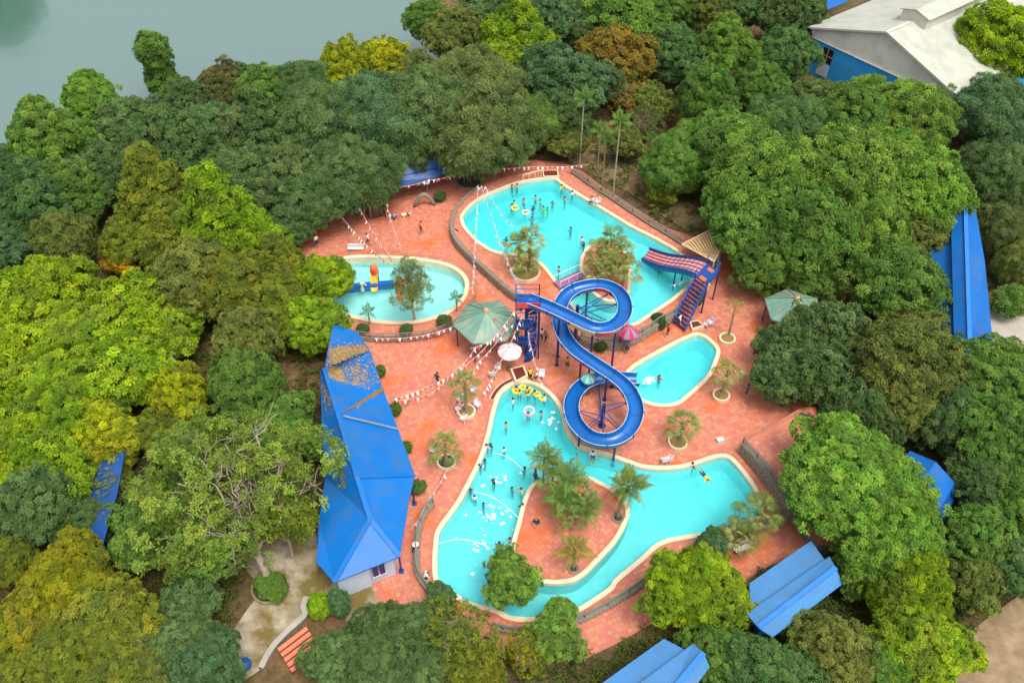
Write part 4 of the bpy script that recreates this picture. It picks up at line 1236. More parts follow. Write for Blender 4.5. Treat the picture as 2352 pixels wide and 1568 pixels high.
# cream ladder frame at the far end of the upper pool
lt = thing('pool_gate', 'cream frame railing at the far edge of the upper pool', 'railing', G(1200,415,ZT))
q0_, q1_ = G(1201,414,ZT), G(1243,403,ZT)
for f_ in (0, .33, .66, 1):
    q = q0_.lerp(q1_, f_); mb = MB(); mb.tube([q, q + Vector((0, 0, .7))], .05, 6); mb.build('rail_post', 'coping', lt)
mb = MB(); mb.tube([q0_ + Vector((0, 0, .7)), q1_ + Vector((0, 0, .7))], .06, 6); mb.build('rail', 'coping', lt)

# ------------------------------------------------------------------ umbrellas
def umbrella(label, px, py, z0, r, m1, m2, ht=2.3, ribs=12, dome=.5):
    c = G(px, py, z0 + ht); t = thing('umbrella', label, 'umbrella', (c.x, c.y, z0))
    for k in range(ribs):
        a0, a1 = 2 * math.pi * k / ribs, 2 * math.pi * (k + 1) / ribs
        vs_ = []
        for f_ in (0, .35, .7, 1):
            zz = ht + dome * (1 - f_ ** 1.8)
            for a in (a0, a1): vs_.append(Vector((c.x + r * f_ * math.cos(a), c.y + r * f_ * math.sin(a), z0 + zz)))
        mb = MB(); mb.add(vs_, [(0, 2, 3), (2, 4, 5, 3), (4, 6, 7, 5)])
        b2 = [v - Vector((0, 0, .16)) for v in vs_[6:8]]; mb.add([vs_[6], vs_[7], b2[1], b2[0]], [(0, 1, 2, 3)])
        mb.build('panel', m1 if k % 2 else m2, t, recalc=False)
    mb = MB(); mb.tube([(c.x, c.y, z0), (c.x, c.y, z0 + ht + dome + .12)], .035, 8); mb.build('pole', 'steel', t)
    mb = MB(); mb.lathe((c.x, c.y, z0), [(.3, 0), (.3, .12), (.05, .16)], 10); mb.build('base', 'concrete', t)
mat('pink_cloth', (0.78, 0.42, 0.42), .8, .08, 8.0); mat('pale_cloth', (0.80, 0.68, 0.68), .8, .06, 8.0)
mat('crimson_cloth', (0.62, 0.012, 0.10), .7, .1, 8.0); mat('grey_cloth', (0.22, 0.20, 0.28), .7, .1, 8.0)
mat('teal_cloth', (0.12, 0.42, 0.38), .7, .12, 8.0); mat('teal_pale', (0.30, 0.58, 0.52), .7, .12, 8.0)
umbrella('pale pink and white striped umbrella beside the stair tower', 1171, 806, 0, 1.05, 'pink_cloth', 'pale_cloth')
umbrella('crimson and grey umbrella under the first slide loop', 1443, 762, 0, 0.95, 'crimson_cloth', 'grey_cloth', dome=.6)
umbrella('small teal umbrella beside the second slide loop', 1351, 868, 0, 0.62, 'teal_cloth', 'teal_pale', ht=1.9)

# ------------------------------------------------------------------ paddling pool toys
def toy(label, px, py, s_=1.0, m1='orange_paint', m2='yellow_paint'):
    z0 = ZK - 1.25; c = G(px, py, ZK - .6)
    t = thing('play_slide', label, 'play slide', (c.x, c.y, z0))
    ch = [Vector((c.x, c.y - .95 * s_, ZK - .5)), Vector((c.x, c.y - .5 * s_, ZK - .1)), Vector((c.x, c.y, ZK + .6 * s_)), Vector((c.x, c.y + .25, ZK + .9 * s_))]
    run = crom(ch, 5, False); vs_ = []
    for p in run:
        for k in range(7):
            a = math.pi * k / 6; vs_.append(p + Vector((-math.cos(a) * .36 * s_, 0, -math.sin(a) * .2 + .2)))
    mb = MB(); mb.add(vs_, [(i * 7 + j, i * 7 + j + 1, i * 7 + j + 8, i * 7 + j + 7) for i in range(len(run) - 1) for j in range(6)]); mb.build('chute', m2, t, recalc=False, smooth=True)
    mb = MB(); mb.lathe((c.x, c.y + .35, ZK + .75 * s_), [(.42 * s_, 0), (.46 * s_, .3), (.4 * s_, .7 * s_), (.22 * s_, 1.0 * s_), (0, 1.1 * s_)], 12, sy=.8); mb.build('hood', m1, t, smooth=True)
    mb = MB(); mb.lathe((c.x, c.y + .02, ZK + .95 * s_), [(.001, -.01), (.2 * s_, 0), (.2 * s_, .4 * s_), (0, .45 * s_)], 10, sy=.6); mb.build('opening', 'flume_red', t)
    for sx in (-.3, .3):
        mb = MB(); mb.tube([(c.x + sx, c.y + .4, z0), (c.x + sx, c.y + .4, ZK + .8)], .05, 6); mb.build('leg', 'blue_paint', t)
toy('orange and yellow play slide standing in the left of the paddling pool', 863, 657)
toy('orange play slide behind the slender tree in the paddling pool', 922, 680, .85, 'orange_paint', 'orange_paint')
wt = thing('blue_wall', 'low blue wall across the paddling pool behind the orange slide', 'wall', G(840,666,ZK-.6))
a, b = G(790,664,ZK-.3), G(905,654,ZK-.3)
mb = MB(); mb.bar(a, b, .5, .7); mb.build('wall_body', 'flume', wt)
mb = MB(); mb.bar(a + Vector((0, 0, .37)), b + Vector((0, 0, .37)), .54, .06); mb.build('wall_cap', 'flume', wt)
for i, (px, py) in enumerate(((832,663),)):
    c = G(px, py, ZK); t = thing('spout_figure', 'grey spout figure on the low blue wall in the paddling pool', 'fountain', (c.x, c.y, ZK))
    mb = MB(); mb.lathe((c.x, c.y, ZK - .3), [(.18, 0), (.22, .3), (.12, .6), (.2, .85), (.24, 1.0), (.12, 1.2), (0, 1.25)], 10); mb.build('body', 'warehouse_grey', t, smooth=True)
    mb = MB(); mb.tube([(c.x, c.y, ZK + .7), (c.x + .3, c.y - .15, ZK + .8), (c.x + .5, c.y - .3, ZK + .7)], .06, 6); mb.build('spout', 'white_paint', t, smooth=True)

# ------------------------------------------------------------------ small structures at the lower left
st = thing('outdoor_steps', 'flight of orange tiled steps below the concrete path', 'steps', (*G(690,1500).xy, 0))
sa, sb = G(640,1496,0.1), G(706,1446,0.1)
dn = G(672,1545) - G(640,1496); dn.z = 0
for k in range(5):
    f0, f1 = k / 5, (k + .78) / 5
    z_ = .62 - k * .12
    pts = [sa + dn * f0, sb + dn * f0, sb + dn * f1, sa + dn * f1]
    mb = MB(); mb.slab([Vector((p.x, p.y, z_)) for p in pts], z_ + .05); mb.build('step', 'steps_tile', st)
    f2 = (k + 1) / 5
    pts = [sa + dn * f1, sb + dn * f1, sb + dn * f2, sa + dn * f2]
    mb = MB(); mb.slab([Vector((p.x, p.y, z_ - .09)) for p in pts], z_ - .05); mb.build('riser', 'maroon', st)
kp = crom(gp([(705,1372),(698,1395),(700,1415),(660,1452),(625,1490),(600,1535)], .3), 6, False)
kt = thing('path_wall', 'curved low concrete wall along the path above the orange steps', 'wall', (kp[0].x, kp[0].y, 0))
a = off_path(kp, .16) + off_path(kp, -.16)[::-1]
mb = MB(); mb.slab(dense(a, .45), .5); mb.build('wall_body', 'mortar', kt)
a = off_path(kp, .2) + off_path(kp, -.2)[::-1]
mb = MB(); mb.slab(dense(a, .53), .08); mb.build('wall_cap', 'pale_concrete', kt)
q = G(566, 1524, .4); t = thing('barrel', 'blue plastic barrel at the bottom edge beside the path', 'barrel', (q.x, q.y, 0))
mb = MB(); mb.lathe((q.x, q.y, 0), [(.27, 0), (.3, .1), (.3, .3), (.32, .33), (.3, .36), (.3, .58), (.32, .61), (.3, .64), (.28, .86), (.24, .9)], 16); mb.build('body', 'flume', t, smooth=True)
mb = MB(); mb.lathe((q.x, q.y, .88), [(.25, 0), (.25, .04), (.05, .05)], 16); mb.build('lid', 'blue_paint', t)
# ------------------------------------------------------------------ tree crowns
def unit(v):
    return v / np.maximum(np.linalg.norm(v, axis=1, keepdims=True), 1e-9)

def sprigs(C, Nn, rs, L=.34, Wd=.15, k=5, droop=(-.35, .45)):
    """little whorls of k leaves; returns vertices, quads, per face variation"""
    n = len(C)
    rnd = rs.normal(size=(n, 3)); t1 = unit(np.cross(Nn, rnd)); t2 = np.cross(Nn, t1)
    Vs = []; av = []
    sv = rs.rand(n)
    for j in range(k):
        a = 2 * np.pi * (j + rs.uniform(-.3, .3, n)) / k
        d = np.cos(a)[:, None] * t1 + np.sin(a)[:, None] * t2
        ph = rs.uniform(droop[0], droop[1], n)
        ax = unit(d * np.cos(ph)[:, None] + Nn * np.sin(ph)[:, None])
        l = L * rs.uniform(.7, 1.25, n)[:, None]
        s = unit(np.cross(Nn, d)) * Wd * .5 * rs.uniform(.8, 1.2, n)[:, None]
        m_ = C + ax * l * .5 + Nn * l * .08
        tip = C + ax * l - Nn * l * .10
        Vs.append(np.stack([C + ax * l * .04, m_ - s, tip, m_ + s], 1)); av.append(np.clip(sv * .6 + rs.rand(n) * .4, 0, 1))
    V = np.stack(Vs, 1).reshape(-1, 3); F = np.arange(len(V)).reshape(-1, 4)
    return V, F, np.stack(av, 1).ravel()

def lobes_for(kind, Rr, Vr, rs):
    """lobe centres and radii that make up the crown's outline"""
    if kind == 'cone':
        K = 46; out = []
        for i in range(K):
            t = (i + .5) / K; zz = -Vr + 2 * Vr * t
            rr = Rr * (1 - t) ** .62 * min(1, (t + .12) * 4)
            a = i * 2.39996 + rs.uniform(-.3, .3)
            out.append((rr * .72 * math.cos(a), rr * .72 * math.sin(a), zz, max(rr * .42, Rr * .17) * rs.uniform(.8, 1.2)))
        return np.array(out)
    if kind == 'column':
        K = 22; out = []
        for i in range(K):
            t = (i + .5) / K; zz = -Vr + 2 * Vr * t
            rr = Rr * (.75 + .35 * math.sin(t * 9)) * (1 if t < .8 else 1.6 - t * .75)
            a = i * 2.39996
            out.append((rr * .55 * math.cos(a), rr * .55 * math.sin(a), zz, Rr * .5 * rs.uniform(.8, 1.15)))
        return np.array(out)
    K = {'dome': 60, 'big': 84, 'canopy': 62, 'lobed': 44, 'feather': 48, 'sparse': 40, 'small': 30, 'open': 48}[kind]
    lr = {'dome': .22, 'big': .19, 'canopy': .20, 'lobed': .27, 'feather': .26, 'sparse': .30, 'small': .32, 'open': .20}[kind]
    out = []
    off = rs.uniform(0, 6)
    for i in range(K):
        u = 1 - (i + .5) / K * 1.52            # mostly the upper and outer side
        a = i * 2.39996 + off
        s = math.sqrt(max(0, 1 - u * u))
        j = rs.uniform(.60, 1.10)
        wob = 1 + .17 * math.sin(2 * a + off) + .15 * math.sin(3 * a + 1.7 * off) + .07 * math.sin(5 * a + off)
        out.append((Rr * (1 - lr * .75) * s * math.cos(a) * j * wob, Rr * (1 - lr * .75) * s * math.sin(a) * j * wob, Vr * (1 - lr * .6) * u * rs.uniform(.66, 1.20), Rr * lr * rs.uniform(.68, 1.3)))
    return np.array(out)

def tufts(C, Nn, sv, rs, L, Wd, k, spread):
    """pompons of k leaves fanning out round a normal; sv is the tone of the branch tip"""
    n = len(C); sc = rs.uniform(.75, 1.3, n)
    rnd = rs.normal(size=(n, 3)); t1 = unit(np.cross(Nn, rnd)); t2 = np.cross(Nn, t1)
    Vs, av = [], []
    for j in range(k):
        a = j * 2.39996 + rs.uniform(-.4, .4, n)
        th = spread * np.sqrt((j + .5) / k) * rs.uniform(.85, 1.15, n)
        d = np.sin(th)[:, None] * (np.cos(a)[:, None] * t1 + np.sin(a)[:, None] * t2) + np.cos(th)[:, None] * Nn
        l = (L * rs.uniform(.65, 1.25, n) * sc)[:, None]
        s_ = unit(np.cross(d, Nn + rs.normal(size=(n, 3)) * .15)) * Wd * .5 * rs.uniform(.75, 1.25, n)[:, None]
        up = unit(np.cross(s_, d)); up *= np.sign((up * Nn).sum(1, keepdims=True) + 1e-6)
        m_ = C + d * l * .55 + up * l * .07
        tip = C + d * l - np.array([0, 0, 1]) * l * .16
        Vs.append(np.stack([C + d * l * .12, m_ - s_, tip, m_ + s_], 1)); av.append(np.clip(sv * .7 + rs.rand(n) * .3, 0, 1))
    V = np.stack(Vs, 1).reshape(-1, 3)
    return V, np.arange(len(V)).reshape(-1, 4), np.stack(av, 1).ravel()

def crown(kind, Rr, Vr, seed, dens, L, Wd, k, spread=1.75, thin=0.0, sub=None):
    """boughs (lobes) carry branch tips, branch tips carry tufts of leaves"""
    rs = np.random.RandomState(seed)
    lb = lobes_for(kind, Rr, Vr, rs)
    sr = sub or {'feather': .62, 'cone': .46, 'column': .40, 'small': .30, 'dome': .50, 'big': .54, 'canopy': .66, 'lobed': .62, 'open': .52, 'sparse': .55}[kind]
    C, Nn, SV = [], [], []
    for (x, y, z_, r) in lb:
        n = max(4, int(4 * math.pi * r * r / (sr * sr * 2.3)))
        d = unit(rs.normal(size=(n * 5, 3))); got = []
        mind = sr * 1.25 / r
        for q in d:
            if all((q[0]-g[0])**2 + (q[1]-g[1])**2 + (q[2]-g[2])**2 > mind * mind for g in got):
                got.append(q)
                if len(got) >= n: break
        d = np.array(got); n = len(d)
        rad = r * rs.uniform(.72, 1.12, n) + rs.normal(size=n) * sr * .3
        far = rs.rand(n) < .10; rad[far] += sr * rs.uniform(.5, 1.2, far.sum())      # stray twigs reaching out
        p = d * rad[:, None]
        p += (x, y, z_)
        D = np.linalg.norm(p[:, None, :] - lb[None, :, :3], axis=2)
        keep = ~((D < lb[None, :, 3] * .58).any(1)) & (p[:, 2] > -Vr * .95)
        if thin > 0: keep &= rs.rand(n) > thin
        p, d = p[keep], d[keep]
        if len(p) == 0: continue
        out = unit(p / np.array([Rr, Rr, Vr]))
        nn = unit(d * .7 + out * .4 + rs.normal(size=p.shape) * .2 + np.array([0, 0, .35]))
        # tufts over the outer half of each branch tip
        kt = max(4, int(dens * 2.4 * math.pi * sr * sr))
        tone = rs.rand(len(p))
        q = unit(rs.normal(size=(len(p), kt, 3)).reshape(-1, 3)).reshape(len(p), kt, 3)
        q = q + nn[:, None, :] * .95; q = q / np.linalg.norm(q, axis=2, keepdims=True)
        rs_ = sr * rs.uniform(.65, 1.25, (len(p), 1, 1))
        flat = np.array([1, 1, .8]) if kind != 'feather' else np.array([1, 1, .9])
        c_ = p[:, None, :] + q * rs_ * rs.uniform(.7, 1.1, (len(p), kt, 1)) * flat
        if kind == 'feather': c_[:, :, 2] -= .35 * rs.rand(len(p), kt)
        nq = q * .8 + nn[:, None, :] * .3 + rs.normal(size=q.shape) * .2
        if kind == 'feather': nq[:, :, 2] -= .35
        C.append(c_.reshape(-1, 3)); Nn.append(unit(nq.reshape(-1, 3))); SV.append(np.repeat(tone, kt))
    C = np.concatenate(C); Nn = np.concatenate(Nn); SV = np.concatenate(SV)
    V, F, av = tufts(C, Nn, SV, rs, L, Wd, k, spread)
    return np_mesh('crown', V, F, ms('leaf'), av), lb

def limb(mb, a, b, r0, r1, rs, n=6, wob=.12, sides=6):
    a, b = Vector(a), Vector(b); L = (b - a).length
    pts = []
    for i in range(n + 1):
        t = i / n; p = a.lerp(b, t)
        if 0 < i < n: p += Vector((rs.uniform(-1, 1), rs.uniform(-1, 1), rs.uniform(-.6, .8))) * L * wob * .5
        pts.append(p)
    mb.tube(pts, [r0 + (r1 - r0) * (i / n) for i in range(n + 1)], sides)
    return pts

def trunk_mesh(lb, zc, Rr, seed, m_='bark', nl=12, r0=None, twig=0, fork=.45):
    rs = random.Random(seed); mb = MB()
    r0 = r0 or Rr * .06 + .05
    lowest = zc * fork
    mb.tube([(0, 0, -.2), (0, 0, .05), (rs.uniform(-.1, .1), rs.uniform(-.1, .1), lowest * .5), (rs.uniform(-.2, .2), rs.uniform(-.2, .2), lowest), (0, 0, zc)], [r0 * 1.5, r0 * 1.15, r0, r0 * .85, r0 * .3], 9)
    order = list(range(len(lb))); rs.shuffle(order)
    for i in order[:nl]:
        x, y, z_, r = lb[i]
        st = Vector((0, 0, lowest + rs.uniform(0, .5) * (zc - lowest)))
        e = Vector((x, y, zc + z_))
        pts = limb(mb, st, st.lerp(e, .97), r0 * .5, r0 * .12, rs)
        for _ in range(twig):
            p = pts[rs.randrange(2, len(pts))]
            q = p + Vector((rs.uniform(-1, 1), rs.uniform(-1, 1), rs.uniform(-.2, .9))) * Rr * .33
            pts2 = limb(mb, p, q, r0 * .16, r0 * .05, rs, 4, .2, 4)
            if twig > 2:
                p2 = pts2[2]; q2 = p2 + Vector((rs.uniform(-1, 1), rs.uniform(-1, 1), rs.uniform(-.2, .9))) * Rr * .2
                limb(mb, p2, q2, r0 * .09, r0 * .03, rs, 3, .2, 4)
    return mb.mesh('trunk', ms(m_), smooth=True)

PROTO = {}
def proto(key, kind, Rr, vr, zr, seed, dens, L=.5, Wd=.2, k=16, spread=1.75, thin=0, bark='bark', nl=12, twig=0, fork=.45):
    Vr = Rr * vr; zc = Rr * zr
    cm, lb = crown(kind, Rr, Vr, seed, dens, L, Wd, k, spread, thin)
    tm = trunk_mesh(lb, zc, Rr, seed + 1, bark, nl, None, twig, fork)
    PROTO[key] = (cm, tm, Rr, zc)
proto('dome1', 'dome', 4.5, .74, 1.30, 11, 9, .32, .13, 8, thin=.20, nl=20, twig=1)
proto('dome2', 'dome', 4.5, .82, 1.30, 12, 9, .32, .13, 8, thin=.20, nl=20, twig=1)
proto('big1', 'big', 6.3, .72, 1.15, 31, 8, .34, .13, 8)
proto('big2', 'big', 6.3, .78, 1.15, 32, 8, .34, .13, 8)
proto('canopy1', 'canopy', 6.3, .60, 1.05, 33, 7, .38, .14, 8, thin=.18, nl=24, twig=2)
proto('canopy2', 'canopy', 6.3, .66, 1.05, 34, 7, .38, .14, 8, thin=.18, nl=24, twig=2)
proto('lobed1', 'lobed', 5.0, .72, 1.25, 13, 7, .38, .14, 8, thin=.20, nl=20, twig=1)
proto('lobed2', 'lobed', 5.0, .80, 1.25, 14, 7, .38, .14, 8, thin=.20, nl=20, twig=1)
proto('cone1', 'cone', 3.6, 1.25, 1.75, 15, 10, .32, .12, 8)
proto('cone2', 'cone', 3.6, 1.05, 1.6, 16, 10, .32, .12, 8)
proto('feather1', 'feather', 5.0, .72, 1.3, 17, 7, .48, .08, 10, 1.9)
proto('feather2', 'feather', 5.0, .80, 1.3, 18, 7, .48, .08, 10, 1.9)
proto('sparse1', 'sparse', 5.2, .62, 1.1, 19, 5, .36, .17, 6, 1.6, .30, 'bark_pale', 26, 5, .35)
proto('open1', 'open', 4.5, .72, 1.2, 20, 7, .40, .18, 7, 1.7, .26, nl=18, twig=2)
proto('open2', 'open', 4.5, .66, 1.2, 21, 7, .40, .18, 7, 1.7, .26, nl=18, twig=2)
proto('column1', 'column', 1.7, 1.9, 2.6, 22, 12, .32, .14, 8)
proto('small1', 'small', 2.4, .85, 1.2, 23, 20, .24, .10, 8)
proto('small2', 'small', 2.4, .95, 1.15, 24, 20, .24, .10, 8)
proto('bare1', 'sparse', 4.0, .8, 1.3, 25, 4, .32, .15, 5, 1.6, .65, 'bark_pale', 30, 5, .4)
proto('airy1', 'cone', 2.6, 1.3, 1.8, 26, 6, .42, .06, 7, 1.9, .60, 'bark_pale', 14, 3, .4)

PAL = {
    'lime':   (0.235, 0.340, 0.012), 'lime2':  (0.190, 0.300, 0.014), 'ylime':  (0.290, 0.320, 0.012),
    'green':  (0.115, 0.222, 0.042), 'green2': (0.142, 0.255, 0.042), 'bright': (0.135, 0.275, 0.038),
    'dark':   (0.084, 0.146, 0.050), 'dark2':  (0.102, 0.174, 0.062), 'teal':   (0.084, 0.166, 0.074),
    'blueg':  (0.085, 0.175, 0.055), 'olive':  (0.165, 0.200, 0.020), 'olive2': (0.145, 0.178, 0.042),
    'brown':  (0.120, 0.120, 0.040), 'gold':   (0.230, 0.225, 0.010), 'orange': (0.420, 0.260, 0.012),
    'rust':   (0.240, 0.170, 0.028), 'grey':   (0.135, 0.160, 0.065), 'sage':   (0.130, 0.170, 0.055),
}
TR = random.Random(99)
def tree(px, py, r, key, col, label, name='tree', zc=None, base=None, sq=1.0, cat='tree', group='trees around the pools'):
    cm, tm, R0, z0 = PROTO[key]
    zz = 5.0; r = r * .92
    for _ in range(4):
        P = G(px, py, zz); s = (r / ppm(P)) / R0; zz = zc if zc else s * z0
    P = G(px, py, zz); s = (r / ppm(P)) / R0
    t = thing(name, label, cat, (P.x, P.y, -.05), TR.uniform(0, 6.28), group)
    hs = (zz + .05) / (s * z0)
    e1, e2, e3 = TR.uniform(.86, 1.16), TR.uniform(.86, 1.16), TR.uniform(.88, 1.18)      # no two crowns alike
    a = child('trunk', tm, t, sc=(s, s, s * hs)); b = child('crown', cm, t, (0, 0, zz + .05), sc=(s * e1, s * e2, s * sq * e3))
    c = PAL[col]; f = TR.uniform(.9, 1.1); g = TR.uniform(.93, 1.07)
    b.color = (c[0] * f * g * 1.28, c[1] * f * 1.30, c[2] * f * 1.15, 1)
    return t

